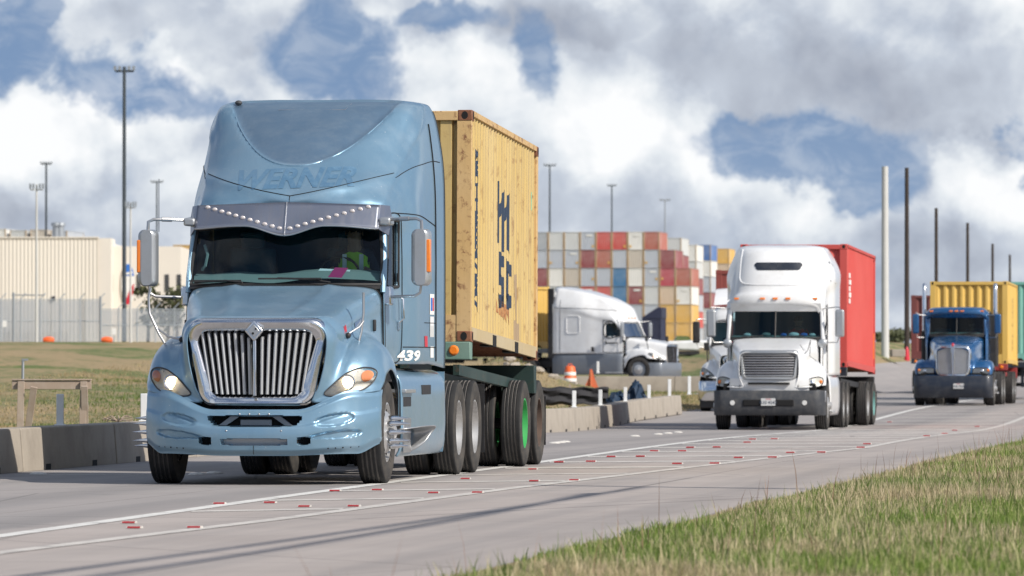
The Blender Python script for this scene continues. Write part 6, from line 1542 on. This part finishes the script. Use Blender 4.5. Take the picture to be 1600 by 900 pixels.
# ================================================================== side ramp, roadworks pieces
rows = [[(x, y, .545 + .0 * x) for x in (-11, -4, 2, 6, 10)] for y in (249, 256, 264, 270)]
b = MB(); b.grid(rows); tag(b.build('side_ramp', M['road'], smooth=0), kind='structure')
bb = barrier_mesh(6.0, .62)
first = None
for k in range(2):
    o = bb.build('concrete_barrier', M['concrete'], bevel=.012)
    X = 2.6 + k * 2.55 * 1.0; o.location = (.4 + k * 5.95, 247.0 - k * .6, .18); o.rotation_euler = (0, 0, -R(95.8))
    tag(o, 'taller concrete barrier below the side ramp, %s' % ('left one by the orange drum' if k == 0 else 'right one running behind the white lorries'), 'barrier', 'concrete barriers below the side ramp')
post_at(246.4, .46, .10, 'white delineator post right of the orange drum below the ramp lorry', z0=.92 - zr(246.4), X=3.36)
# orange and white drum
def drum(loc, label, s=1.0):
    r = empty('traffic_drum', label, 'traffic drum', loc)
    b = MB(); b.lathe([(0, .30), (.05, .29), (.28, .275), (.30, .262), (.52, .252), (.54, .24), (.76, .232), (.78, .22), (.92, .20), (.96, .16), (.97, .01)], 'z', n=20); b.build('drum_body', M['orange'], r)
    for z, q in ((.30, .268), (.56, .246)): b = MB(); b.lathe([(z, q), (z + .01, q + .004), (z + .13, q - .003), (z + .14, q - .012)], 'z', n=20); b.build('reflective_band', M['paper'], r)
    b = MB(); b.tube([(-.08, 0, .96), (-.07, 0, 1.04), (.07, 0, 1.04), (.08, 0, .96)], .02, 6); b.build('handle', M['orange'], r)
    b = MB(); b.lathe([(0, .36), (.05, .35), (.06, .30)], 'z', n=20); b.build('rubber_base', M['black'], r); r.scale = (s,) * 3
    return r
drum((2.25, 244, .32), 'orange and white traffic drum below the side ramp', .92)
b = MB(); b.prism([(-.34, 0), (.34, 0), (.12, .55), (.04, .86), (-.04, .86), (-.10, .5)], 1, -.03, .03); b.prism([(-.22, 0), (.22, 0), (.03, .8), (-.03, .8)], 0, -.03, .03)
o = b.build('warning_cone', dirty('faded_orange_mesh', (.62, .14, .06), (.35, .25, .12), .7, 8, .8)); o.location = (3.05, 243, .22); tag(o, 'faded orange cone leaning in the straw coloured grass beside the traffic drum', 'traffic cone')
# black silt fence and crumpled blue tarpaulin
M['silt'] = dirty('black_silt_fabric', (.012, .012, .016), (.06, .06, .07), .5, 3, .7)
M['tarp'] = dirty('navy_tarpaulin', (.01, .028, .06), (.03, .055, .09), .5, 4, .45)
r = empty('silt_fence', 'low black silt fence in shade right of the blue lorry trailer', 'fence', (0, 0, 0))
rows = []
for i in range(7):
    z = .45 * i / 6; rows.append([(.55 + 1.95 * k / 24, 163 + .4 * k / 24 + .05 * math.sin(i * 1.9 + k * .3), .20 + z + .02 * math.sin(k * .9)) for k in range(25)])
b = MB(); b.grid(rows); b.build('fabric', M['silt'], r, solid=.01)
for k in range(3): b = MB(); b.cbox((.6 + .9 * k, 163.12 + .18 * k, .42), (.05, .04, .62)); b.build('stake', M['wood'], r)
rows = []
for i in range(9):
    t = i / 8; rows.append([(2.45 + 1.05 * k / 20 + .05 * math.sin(i * 2 + k), 162 + .5 * math.sin(math.pi * t) + .12 * math.sin(k * 1.1 + i), .22 + (.62 * math.exp(-((k / 20 - .72) / .20) ** 2) + .33 * math.exp(-((k / 20 - .25) / .25) ** 2)) * math.sin(math.pi * t) + .03 * math.sin(k * 2.3 + i * 1.7)) for k in range(21)])
b = MB(); b.grid(rows); tag(b.build('tarpaulin', M['tarp'], smooth=30, solid=.006), 'crumpled dark blue tarpaulin heaped behind the white delineator posts', 'tarpaulin')
# stones on the soil heap
sr = random.Random(12)
for k in range(9):
    b = MB(); b.sphere((0, 0, 0), 1, 5, (1, .8, .6)); 
    for i, v in enumerate(b.v): n_ = 1 + .25 * math.sin(v[0] * 5 + k) * math.cos(v[2] * 4 + i % 3); b.v[i] = tuple(c * n_ for c in v)
    o = b.build('stone', M['concrete'], smooth=25); X = -.2 + sr.random() * 2.2; Y = 196 + sr.random() * 6; s_ = .10 + .16 * sr.random(); o.scale = (s_ * 1.3, s_, s_); o.location = (X, Y, ground(X, Y) + s_ * .3); o.rotation_euler = (0, 0, sr.random() * 6)
    tag(o, 'pale broken stone lying on the soil heap below the ramp lorry', 'stone', 'broken stones on the soil heap')
# wooden barricade
r = empty('wooden_barricade', 'weathered wooden barricade with one cross rail beyond the low concrete barrier', 'barricade', (0, 0, 0))
def PX(px, Y): return (px - 800) * Y / F
def PZ(py, Y): return CAMH + (HZ - py) * Y / F
Yw = 84.0; xl, xr = PX(19, Yw), PX(143, Yw)
b = MB(); b.box((xl, Yw - .04, PZ(608.5, Yw)), (xr, Yw, PZ(594.5, Yw))); b.build('cross_rail', M['wood'], r, bevel=.006)
b = MB(); b.box((xl, Yw - .06, PZ(594.2, Yw)), (xr, Yw + .10, PZ(592, Yw))); b.build('top_board', M['wood'], r, bevel=.004)
for px in (31, 128.5):
    xx = PX(px, Yw); g = ground(xx, Yw) - .05; zt = PZ(596, Yw)
    b = MB(); b.prism([(xx - .045, g), (xx + .045, g), (xx + .05 + .02, zt), (xx - .04 + .02, zt)] , 1, Yw - .09, Yw - .045); b.build('front_leg', M['wood'], r, bevel=.004)
    M_ = Matrix.Translation((xx + .04, Yw + .1, g)) @ Matrix.Rotation(R(14), 4, 'X') @ Matrix.Rotation(R(9 if px < 80 else 0), 4, 'Y')
    b = MB(); b.box((-.045, -.02, 0), (.045, .02, zt - g - .03), M_); b.build('back_leg', M['wood'], r, bevel=.004)
b = MB(); b.box((PX(134, Yw), Yw - .02, PZ(645, Yw)), (PX(138, Yw), Yw + .02, PZ(629, Yw))); b.build('bracket', M['galv'], r)
# thin sign stake behind it
o = MB().tube([(PX(35, 92), 92, ground(PX(35, 92), 92)), (PX(36, 92), 92, PZ(561, 92))], .022, 6).cbox((PX(39, 92), 92, PZ(562, 92)), (.09, .05, .03)).build('stake', M['galv']); tag(o, 'thin grey metal stake sticking up behind the wooden barricade', 'stake')
# dead weed tangle on the barrier
b = MB()
for k in range(16):
    a = k * .4; b.tube([(0, 0, 0), (.10 * math.cos(a), .05 * math.sin(a), .05 + .03 * math.sin(a * 3)), (.2 * math.cos(a) , .1 * math.sin(a), .03 + .03 * math.sin(a * 2))], .006, 4)
o = b.build('dry_weed', M['wood']); Yq = Yof(197); o.location = (barX(Yq) - .1, Yq, .5); tag(o, 'small tangle of dead weed lying on the low concrete barrier', 'weed')

# ================================================================== building, fence, masts at the left
M['panel'] = None
def cladding():
    m, t, p = principled('cream_cladding', (.7, .66, .59), .7)
    oc = t.new('ShaderNodeTexCoord').outputs['Object']; st = t.noise(t.mapping(oc, (.25, 1, .02)), 1.0, 5, .6)
    c = t.mix(t.maprange(st, .4, .7, 0, .35), (.74, .69, .61, 1), (.64, .59, .52, 1)); t.put(p.inputs['Base Color'], c); return m
M['clad'] = cladding(); M['creamwall'] = dirty('cream_wall', (.74, .69, .62), (.5, .45, .4), .25, .12, .8)
Yb_ = 560.0; bx0, bx1, bx2 = PX(-260, Yb_), PX(152, Yb_), PX(292, Yb_ + 14); bz = 2.3; bt = PZ(372, Yb_); bt2 = PZ(384, Yb_)
bl = empty('warehouse', 'long cream warehouse with vertical ribbed cladding behind the security fence', 'building', (0, 0, 0))
br = corr_breaks(bx0, bx1, .34, .035); b = MB(); b.grid([[(x, Yb_ + d, z) for x, d in br] for z in (bz, bt)]); b.build('ribbed_wall', M['clad'], bl, smooth=0)
b = MB(); b.box((bx0, Yb_ + .3, bz), (bx1, Yb_ + 60, bt - .05)); b.build('warehouse_body', M['creamwall'], bl)
b = MB(); b.box((bx0, Yb_ - .1, bt), (bx1 + .1, Yb_ + .4, bt + .12)); b.build('parapet', M['creamwall'], bl)
b = MB(); b.box((bx1, Yb_ + 3, bz), (bx2, Yb_ + 60, bt2)); ow = b.build('plain_wing', M['creamwall'], bl)
b = MB(); b.box((bx1 - .2, Yb_ + .31, bz), (bx1 + 1.2, Yb_ + 6, bt)); b.build('corner_pier', M['creamwall'], bl)
for px in (170, 214, 258, 277):
    x = PX(px, Yb_); b = MB(); b.box((x - .18, Yb_ + 2.93, PZ(455, Yb_)), (x + .18, Yb_ + 3.1, PZ(428, Yb_))); b.build('slit_window', M['grey'], ow)
for px in (80, 170, 268): x = PX(px, Yb_ if px > 100 else Yb_ - 3); b = MB(); b.cbox((x, Yb_ + (2.9 if px > 100 else -.1), PZ(466, Yb_)), (.3, .2, .35)); b.build('wall_lamp', M['grey'], ow)
# painted sign: a slim upright oval, blue over red
sg = empty('sign', 'tall narrow blue white and red oval sign on the cream warehouse wall', 'sign', (PX(197, Yb_), Yb_ + 2.85, PZ(444, Yb_)))
def ov(t0, t1, k): return [(k * .62 * math.cos(R(a)), k * 1.9 * math.sin(R(a))) for a in range(t0, t1, 10)]
b = MB(); b.prism(ov(0, 360, 1.0), 1, 0, .06); b.build('board', M['paper'], sg, smooth=0)
b = MB(); b.prism(ov(25, 165, .97) , 1, -.02, 0); b.build('blue_field', M['bluebag'], sg, smooth=0)
b = MB(); b.prism([(-.30, -1.7), (.05, -1.82), (.5, -.6), (.55, .1), (.2, -.3)], 1, -.02, 0); b.build('red_field', M['redtxt'], sg, smooth=0)
b = MB(); b.prism([(-.4, .85), (.4, .95), (.4, 1.15), (-.4, 1.05)], 1, -.04, -.02); b.build('white_stripe', M['paper'], sg, smooth=0)
# things on the roof line behind
def pale(n, c): M[n] = rusty(n, c, .05, (.6, .6, .58), 1.0, .3)
for n, c in (('c_pale', (.55, .57, .58)), ('c_grey', (.36, .39, .43)), ('c_white', (.72, .72, .70)), ('c_beige', (.50, .45, .39)), ('c_red', (.52, .07, .06)), ('c_crimson', (.42, .05, .08)), ('c_maroon', (.25, .05, .06)), ('c_brick', (.40, .12, .085)), ('c_blue', (.03, .16, .34)), ('c_mid', (.06, .16, .42)), ('c_yellow', (.66, .40, .09)), ('c_lilac', (.42, .46, .53)), ('c_tan', (.58, .45, .33)), ('c_edge', (.40, .27, .14))): pale(n, c)
NM = dict(c_pale='pale grey', c_grey='mid grey', c_white='off white', c_beige='weathered beige', c_red='bright red', c_crimson='crimson', c_maroon='maroon', c_brick='brick red', c_blue='dark blue', c_mid='royal blue', c_yellow='golden yellow', c_lilac='bluish grey', c_tan='peach tan')
# far container: ribbed ends and sides in one mesh, shared, tinted per object
def far_mesh(L, Hh):
    b = MB(); hw = CW / 2 - .02
    br = corr_breaks(-hw + .14, hw - .14, .30, .06); b.cur = 0
    b.grid([[(x, .03 + d, z) for x, d in br] for z in (.14, Hh - .12)])
    for s in (-1, 1):
        bs = corr_breaks(.12, L - .12, .55, .06); b.grid([[(s * (hw - .02 - d), y, z) for y, d in bs] for z in (.14, Hh - .12)])
        b.cur = 1
        for y0 in (0, L - .15): b.box((s * hw, y0, .02), (s * (hw - .15), y0 + .15, Hh - .02))
        b.cur = 0
        b.box((s * hw, .14, .02), (s * (hw - .08), L - .14, .15)); b.box((s * hw, .14, Hh - .12), (s * (hw - .08), L - .14, Hh - .02))
    b.box((-hw + .14, .0, Hh - .13), (hw - .14, .1, Hh - .02)); b.box((-hw + .14, .0, .02), (hw - .14, .1, .15))
    b.box((-hw + .05, .12, Hh - .06), (hw - .05, L - .1, Hh - .04)); b.box((-hw + .05, L - .1, .1), (hw - .05, L - .04, Hh - .1)); b.box((-hw + .05, .12, .05), (hw - .05, L - .1, .08))
    return b
FM = {}
def far_container(x, y, z, col, label, group, L=12.19, Hh=2.9, A=T1A, door=False):
    key = (L, Hh)
    if key not in FM:
        o = far_mesh(L, Hh).build('shipping_container', [M['c_pale'], M['c_edge']], smooth=0); FM[key] = o
    else: o = FM[key].copy(); COL.objects.link(o)
    o.material_slots[0].link = 'OBJECT'; o.material_slots[0].material = M[col]; o.location = (x, y, z); o.rotation_euler = (0, 0, -A)
    tag(o, label, 'container', group)
    return o
ORD = ['first', 'second', 'third', 'fourth', 'fifth', 'sixth', 'seventh', 'eighth', 'ninth', 'tenth', 'eleventh', 'twelfth']
YS = 969.0; H9 = 2.80; zb_ = PZ(362, YS) - 7 * H9
rowsC = [  # top row first; columns from the left
 ['c_grey', 'c_pale', 'c_pale', 'c_lilac', 'c_red', 'c_red', 'c_white', 'c_brick'],
 ['c_lilac', 'c_lilac', 'c_lilac', 'c_maroon', 'c_brick', 'c_lilac', 'c_beige', 'c_lilac', 'c_maroon'],
 ['c_maroon', 'c_white', 'c_beige', 'c_lilac', 'c_lilac', 'c_blue', 'c_white', 'c_lilac', 'c_crimson', 'c_brick'],
 ['c_grey', 'c_pale', 'c_lilac', 'c_red', 'c_red', 'c_blue', 'c_maroon', 'c_pale', 'c_tan', 'c_white'],
 ['c_lilac', 'c_pale', 'c_brick', 'c_grey', 'c_lilac', 'c_lilac', 'c_lilac', 'c_lilac', 'c_yellow', 'c_yellow'],
 ['c_pale', 'c_maroon', 'c_lilac', 'c_grey', 'c_white', 'c_lilac', 'c_grey', 'c_mid', 'c_yellow', 'c_yellow'],
 ['c_lilac', 'c_brick', 'c_grey', 'c_grey', 'c_beige', 'c_lilac', 'c_maroon', 'c_lilac', 'c_white', 'c_lilac']]
ux = math.cos(T1A); uy = -math.sin(T1A); pitchc = 2.455
for ri, rr_ in enumerate(rowsC):
    for ci, c in enumerate(rr_):
        x = PX(844.3, YS) + (ci * pitchc) * ux; y = YS + (ci * pitchc) * uy; z = zb_ + (6 - ri) * H9
        lab = '%s stacked container, %s row from the top, %s column from the left' % (NM[c], ORD[ri], ORD[ci])
        far_container(x, y, z, c, lab, 'container stacks in the port yard', Hh=H9 - .03)
        if c in ('c_red', 'c_brick', 'c_maroon', 'c_crimson', 'c_lilac', 'c_white') and (ci * 7 + ri * 3) % 5 < 3:
            o_ = [q for q in COL.objects][-1]; k_ = .75 if (ci + ri) % 2 else -.8
            MB().box((k_ - .16, -.012, .35 + .3 * (ri % 3)), (k_ + .16, .02, .70 + .3 * (ri % 3))).build('label_patch', M['c_yellow'], o_, smooth=0)
            if (ci + ri) % 3 == 0: MB().box((-.3, -.012, H9 - .75), (.7, .02, H9 - .45)).build('white_lettering_patch', M['c_white'], o_, smooth=0)
def back_stack(px, top, s, cols, nm):
    Y = F / s; n = len(cols)
    for i, c in enumerate(cols):
        far_container(PX(px, Y), Y, PZ(top, Y) - (i + 1) * H9, c, '%s container, %s from the top of the %s' % (NM[c], ORD[i], nm), 'container stacks farther back in the port yard', Hh=H9 - .03)
back_stack(1053, 371, 9.75, ['c_pale', 'c_maroon', 'c_white', 'c_lilac', 'c_pale', 'c_white', 'c_grey'], 'tall stack right of the main block')
back_stack(1077, 382, 9.3, ['c_white', 'c_pale', 'c_maroon', 'c_lilac', 'c_red', 'c_grey', 'c_pale'], 'white topped stack')
back_stack(1100, 382, 8.9, ['c_mid', 'c_white', 'c_lilac', 'c_maroon', 'c_pale', 'c_grey'], 'royal blue topped stack')
back_stack(1129, 388, 8.5, ['c_yellow', 'c_tan', 'c_pale', 'c_brick', 'c_grey', 'c_pale'], 'yellow topped stack by the roof fairing')
# containers over the warehouse roof and by its right end
for px, top, c, nm in ((-4, 357, 'c_white', 'leftmost above the warehouse roof'), (28, 359, 'c_pale', 'second above the warehouse roof'), (60, 358, 'c_beige', 'third above the warehouse roof'), (92, 360, 'c_lilac', 'fourth above the warehouse roof')):
    Y = 900; far_container(PX(px, Y), Y, PZ(top, Y) - H9, c, '%s container end, %s' % (NM[c], nm), 'containers above the warehouse roof', Hh=H9 - .03)
    far_container(PX(px, Y), Y, PZ(top, Y) - 2 * H9, 'c_grey', 'grey container mostly hidden under the one %s' % nm, 'containers above the warehouse roof', Hh=H9 - .03)
for top, c in ((382, 'c_yellow'), (396, 'c_red'), (424, 'c_crimson')):
    Y = 820; far_container(PX(284, Y), Y, PZ(top, Y) - H9, c, '%s container showing between the warehouse end and the blue lorry' % NM[c], 'containers right of the warehouse', Hh=H9 - .03)
# roof vents
for px in (88, 94): o = MB().lathe([(0, .35), (1.6, .35), (1.65, .5), (1.9, .45), (1.95, .01)], 'z', (PX(px, 575), 575, bt - .2), 12).build('roof_vent', M['galv'], bl)
# security fence: posts, rails, mesh, barbed arms
def mesh_mat(name, sc, dens_):
    m = bpy.data.materials.new(name); m.use_nodes = True; t = NT(m.node_tree); p = t.n['Principled BSDF']; p.inputs['Base Color'].default_value = (.34, .38, .43, 1); p.inputs['Roughness'].default_value = .6
    oc = t.new('ShaderNodeTexCoord').outputs['Object']; sx = t.new('ShaderNodeSeparateXYZ'); t.put(sx.inputs[0], oc)
    a = t.math('FRACT', t.math('MULTIPLY', t.math('ADD', sx.outputs[0], sx.outputs[2]), sc)); c = t.math('FRACT', t.math('MULTIPLY', t.math('SUBTRACT', sx.outputs[0], sx.outputs[2]), sc))
    wv_ = t.math('MAXIMUM', t.math('LESS_THAN', a, dens_), t.math('LESS_THAN', c, dens_))
    tr = t.new('ShaderNodeBsdfTransparent'); mx = t.new('ShaderNodeMixShader'); t.put(mx.inputs[0], wv_); t.put(mx.inputs[1], tr.outputs[0]); t.put(mx.inputs[2], p.outputs[0]); t.put(t.n['Material Output'].inputs[0], mx.outputs[0]); return m
M['mesh'] = mesh_mat('chain_link', 12, .26)
M['palegalv'] = dirty('pale_galvanised', (.42, .47, .52), (.3, .32, .34), .3, 3, .5, .3)
fl_ = [(-8, 352, 'left half of the tall grey chain link security fence with barbed arms', -60, 156, 468, 533), (0, 356, 'right half of the tall grey chain link security fence running behind the blue lorry', 156, 330, 483, 531)]
for _, Y, lab, p0, p1, tp, bt_ in fl_:
    r = empty('security_fence', lab, 'fence', (0, 0, 0)); x0, x1 = PX(p0, Y), PX(p1, Y); z0, z1 = PZ(bt_ + 2, Y), PZ(tp, Y)
    n = int((x1 - x0) / (1.0 if p0 < 0 else .95))
    for lay in (0, 1.4): b = MB(); b.grid([[(x0 + (x1 - x0) * k / 4, Y + lay, z) for k in range(5)] for z in (z0, z1 - .05)]); b.build('chain_link', M['mesh'], r, smooth=0)
    for z in (z1, (z0 + z1) / 2): b = MB(); b.tube([(x0, Y, z), (x1, Y, z)], .028, 6); b.build('rail', M['palegalv'], r)
    for k in range(n + 1):
        x = x0 + (x1 - x0) * k / n; b = MB(); b.tube([(x, Y, z0 - .1), (x, Y, z1 + .05), (x + .28, Y - .05, z1 + .35)], .034, 6); b.build('post', M['palegalv'], r)
r = empty('fence_gate_frame', 'square galvanised gate frame standing at the middle of the security fence', 'gate', (0, 0, 0)); Y = 350; x0, x1 = PX(21, Y), PX(157, Y)
for x in (x0, x1): b = MB(); b.tube([(x, Y, PZ(535, Y)), (x, Y, PZ(457 if x < -27 else 463, Y))], .07, 8); b.build('gate_post', M['galv'], r)
b = MB(); b.tube([(PX(18, Y), Y, PZ(461, Y)), (PX(70, Y), Y, PZ(461, Y))], .04, 6); b.build('gate_beam', M['galv'], r)
# low orange floats by the fence and small white sign plates
for px, w_, lab in ((76, 17, 'low orange plastic barrier lying at the foot of the left fence'), (167, 15, 'low orange plastic barrier lying at the foot of the right fence')):
    Y = 348; b = MB(); b.lathe([(-.32, .02), (-.30, .13), (-.1, .2), (.1, .2), (.3, .13), (.32, .02)], 'x', n=14); o = b.build('plastic_barrier', M['orange']); o.location = (PX(px, Y), Y, PZ(532, Y) + .02); tag(o, lab, 'plastic barrier')
for px, py, lab in ((7, 506, 'small white warning plate on the fence near the left edge'), (178, 518, 'small white warning plate on the right half of the fence')):
    Y = 345; b = MB(); b.cbox((0, 0, 0), (.22, .03, .34)); o = b.build('warning_plate', M['paper']); o.location = (PX(px, Y), Y, PZ(py, Y)); 
    b = MB(); b.tube([(0, .02, 0), (0, .02, ground(PX(px, Y), Y) - PZ(py, Y))], .03, 6); b.build('plate_post', M['galv'], o); tag(o, lab, 'sign')
# ================================================================== masts and poles
def mast(px, top, base, Y, r0, r1, mat, label, group, head=True, cat='light mast', name='light_mast'):
    x = PX(px, Y); z0 = min(ground(x, Y), PZ(base, Y)) - .3; z1 = PZ(top, Y); r = empty(name, label, cat, (x, Y, 0), 0, group)
    b = MB(); b.tube([(0, 0, z0), (0, 0, (z0 + z1) / 2), (0, 0, z1)], [r0, (r0 + r1) / 2, r1], 10); b.build('mast_pole', M[mat], r, smooth=60)
    if head:
        w_ = head; b = MB(); b.tube([(-w_, 0, z1 - .3), (w_, 0, z1 - .3)], r1 * .7, 6); b.build('cross_arm', M[mat], r)
        for k in (-1, -.5, .5, 1): b = MB(); b.cbox((k * w_, 0, z1 - .1), (w_ * .28, .3, .28)); b.build('floodlight', M['galv'], r)
    return r
G1 = 'high floodlight masts of the port yard'
mast(194, 104, 400, 420, .16, .11, 'darkpole', 'tallest dark floodlight mast, standing above the cream warehouse', G1, .62)
mast(72, 253, 380, 900, .22, .14, 'darkpole', 'distant floodlight mast at the far left above the warehouse roof', G1, .75)
mast(245, 282, 400, 1050, .20, .13, 'darkpole', 'distant floodlight mast left of the blue lorry mirror', G1, .95)
mast(859, 256, 362, 1050, .22, .13, 'darkpole', 'floodlight mast rising just right of the yellow container', G1, .95)
mast(956, 288, 362, 1250, .22, .13, 'darkpole', 'floodlight mast above the middle of the container stacks', G1, .85)
mast(1039, 311, 362, 1400, .20, .12, 'galv', 'faint floodlight mast above the right end of the container stacks', G1, 1.1)
G2 = 'pale lamp posts by the security fence'
mast(57, 288, 470, 345, .085, .05, 'palepole', 'pale lamp post in front of the ribbed warehouse wall, nearer the left edge', G2, .35, 'lamp post', 'lamp_post')
mast(204, 316, 490, 350, .075, .045, 'palepole', 'pale lamp post in front of the blue white and red warehouse sign', G2, .28, 'lamp post', 'lamp_post')
mast(1383, 260, 560, 330, .215, .17, 'palepole', 'thick pale concrete pole right of the red container', None, False, 'pole', 'concrete_pole')
G3 = 'row of dark wooden utility poles'
for (px, tp, Y, lab) in ((1417, 262, 343, 'nearest dark wooden utility pole beside the pale concrete pole'), (1463, 325, 430, 'second dark utility pole, rising behind the left part of the ochre container'), (1512, 348, 480, 'third dark utility pole, rising behind the middle of the ochre container'),
                         (1551, 381, 560, 'fourth dark utility pole, rising behind the right part of the ochre container'), (1578, 398, 620, 'farthest dark utility pole, rising behind the right edge of the ochre container')):
    r = mast(px, tp, 560, Y, .15, .11, 'pole', lab, G3, False, 'utility pole', 'utility_pole')
    zt = PZ(tp, Y); b = MB()
    for k in range(5): b.tube([(-.12, 0, zt - .5 - k * .45), (.12, 0, zt - .5 - k * .45)], .03, 5)
    b.build('insulator_pins', M['black'], r)
# overhead cables whose shadows cross the road, on two poles outside the frame
off = Vector((sdir.x, sdir.y, 0)) / sdir.z
def cable(pA, pB, Hc, label, r=.035):
    a = Vector((pA.x, pA.y, 0)) + off * Hc; c = Vector((pB.x, pB.y, 0)) + off * Hc; d = (c - a)
    pts = []
    for k in range(17):
        t = -.75 + 1.9 * k / 16; q = a + d * t; pts.append((q.x, q.y, Hc + .25 * (t - .5) ** 2))
    o = MB().tube(pts, r, 6).build('overhead_cable', M['black']); tag(o, label, 'cable', 'overhead cables beside the road'); return pts
p1 = cable(unproj(300, 867), unproj(960, 770), 8.0, 'upper overhead cable beside the road, seen only by its shadow', .04)
p2 = cable(unproj(500, 850), unproj(900, 778), 8.6, 'lower overhead cable beside the road, seen only by its shadow', .045)
for p, lab in ((p1[0], 'wooden cable pole beside the near verge behind the camera side'), (p1[-1], 'wooden cable pole beside the near verge beyond the grass')):
    o = MB().tube([(p[0], p[1], -.5), (p[0], p[1], 9.2)], [.16, .12], 10).build('cable_pole', M['pole']); tag(o, lab, 'utility pole')
# ================================================================== distant odds and ends
def pickup(loc, rz, label, mat):
    r = empty('pickup_truck', label, 'pickup truck', loc, rz)
    b = MB(); b.prism([(-2.6, .45), (2.5, .45), (2.65, .75), (2.6, 1.08), (1.3, 1.2), (.75, 1.2), (-2.6, 1.15)], 1, -.92, .92, None); b.build('body', mat, r, bevel=.05)
    b = MB(); b.prism([(-1.0, 1.15), (1.15, 1.18), (.55, 1.72), (-.8, 1.75)], 1, -.80, .80); cb = b.build('cabin', mat, r, bevel=.06)
    b = MB(); b.prism([(-.85, 1.24), (.95, 1.24), (.50, 1.64), (-.72, 1.66)], 1, -.815, .815); b.build('side_windows', M['sideglass'], cb)
    for x in (-1.7, 1.7):
        for y in (-.82, .82): w_ = MB().lathe([(-.12, .2), (-.12, .36), (.12, .36), (.12, .2)], 'y', (x, y, .37), 20).build('tyre', M['rubber'], r); MB().lathe([(-.10, .01), (-.10, .2), (.10, .2), (.10, .01)], 'y', (x, y, .37), 14).build('rim', M['alu'], w_)
    return r
b = MB(); b.prism([(-1.8, .40), (.5, .30), (1.3, .84), (.7, .9), (-1.8, .82)], 1, -.9, .9); o = b.build('boat', M['white'], bevel=.12, seg=3); o.location = (PX(1075, 345), 345, ground(PX(1075, 345), 345)); 
MB().prism([(-.8, .88), (.2, .88), (0, 1.12), (-.6, 1.14)], 1, -.5, .5).build('cuddy', M['sideglass'], o); MB().box((-1.7, -.9, .1), (.6, .9, .30)).build('boat_cradle', M['black'], o); tag(o, 'white boat on a cradle behind the ramp lorry bonnet', 'boat')
M['navybox'] = rusty('dark_navy_box', (.02, .025, .06), .1, (.05, .06, .1), 1.0, .2)
Y = 800; o = far_mesh(6.06, 3.0).build('storage_shed', [M['navybox'], M['navybox']], smooth=0); o.location = (PX(1018, Y), Y, PZ(533, Y)); o.rotation_euler = (0, 0, -T1A)
rf = MB().prism([(-1.3, 2.95), (1.3, 2.95), (1.3, 4.3), (.8, 4.3)], 1, 0, 6).build('shed_roof', M['navybox'], o); tag(o, 'dark navy shed in front of the stacks beside the golden yellow containers', 'shed')
# trees on the horizon at the right
def tree(X, Y, h, w_, label, group, seed, nl=45):
    rr = random.Random(seed); z0 = ground(X, Y); r = empty('tree', label, 'tree', (X, Y, z0), 0, group)
    b = MB(); b.tube([(0, 0, -.3), (.05, 0, h * .35), (.1, .05, h * .7)], [h * .035, h * .025, h * .01], 7)
    for k in range(6): a = rr.random() * 6.28; b.tube([(0, 0, h * (.25 + .07 * k)), (math.cos(a) * w_ * .3, math.sin(a) * w_ * .3, h * (.45 + .07 * k))], [h * .014, h * .004], 5)
    b.build('trunk', M['pole'], r)
    b = MB()
    cl = [(rr.gauss(0, .28) * w_, rr.gauss(0, .28) * w_, h * (.35 + .6 * rr.random()), .5 + rr.random()) for _ in range(16)]
    for cx, cy, cz, cs in cl:
        for _ in range(nl):
            p = Vector((cx + rr.gauss(0, .13 * w_ * cs), cy + rr.gauss(0, .13 * w_ * cs), cz + rr.gauss(0, .07 * h * cs))); s_ = .10 + .14 * rr.random(); n_ = Vector((rr.gauss(0, 1), rr.gauss(0, 1), rr.gauss(0, 1))).normalized(); u_ = n_.orthogonal().normalized() * s_; v_ = n_.cross(u_)
            b.add([p - u_, p - v_ * .6, p + u_, p + v_ * .6], [(0, 1, 2, 3)])
    b.build('crown', M['leaf'], r, smooth=0, recalc=False)
M['leaf'] = dirty('foliage', (.085, .10, .045), (.15, .14, .07), .8, 1.5, .7)
tr = random.Random(4)
for k, px in enumerate((1374, 1396, 1408, 1430, 1605)):
    Y = 520 + 40 * tr.random(); tree(PX(px, Y), Y, 1.3 + .6 * tr.random(), 1.5 + .6 * tr.random(), 'low green tree on the horizon %s' % ('left of the pale concrete pole' if px < 1383 else 'between the pale pole and the maroon container' if px < 1450 else 'at the right picture edge'), 'trees on the horizon at the right', k, 26)
for k, px in enumerate((231, 262, 276)):
    Y = 368; tree(PX(px, Y), Y, 2.4 + .9 * tr.random(), 1.2, 'sparse bush behind the security fence, %s' % ('near the warehouse sign' if px > 150 else 'left of the fence post'), 'bushes behind the security fence', 40 + k, 16)
# low rubble wall piece under the concrete pole
b = MB(); b.box((PX(1390, 326), 324, ground(19, 326)), (PX(1411, 326), 326, PZ(546, 326))); o = b.build('low_wall', M['concrete'], bevel=.03); tag(o, 'low tan wall at the foot of the pale concrete pole', 'wall')
o = marker = MB().lathe([(0, .16), (.6, .1), (.75, .04)], 'z', n=10).build('white_post_guard', M['redtxt']); o.location = (PX(1417, 338), 338, ground(PX(1417, 338), 338)); tag(o, 'small red and white marker at the foot of the nearest utility pole', 'marker post')
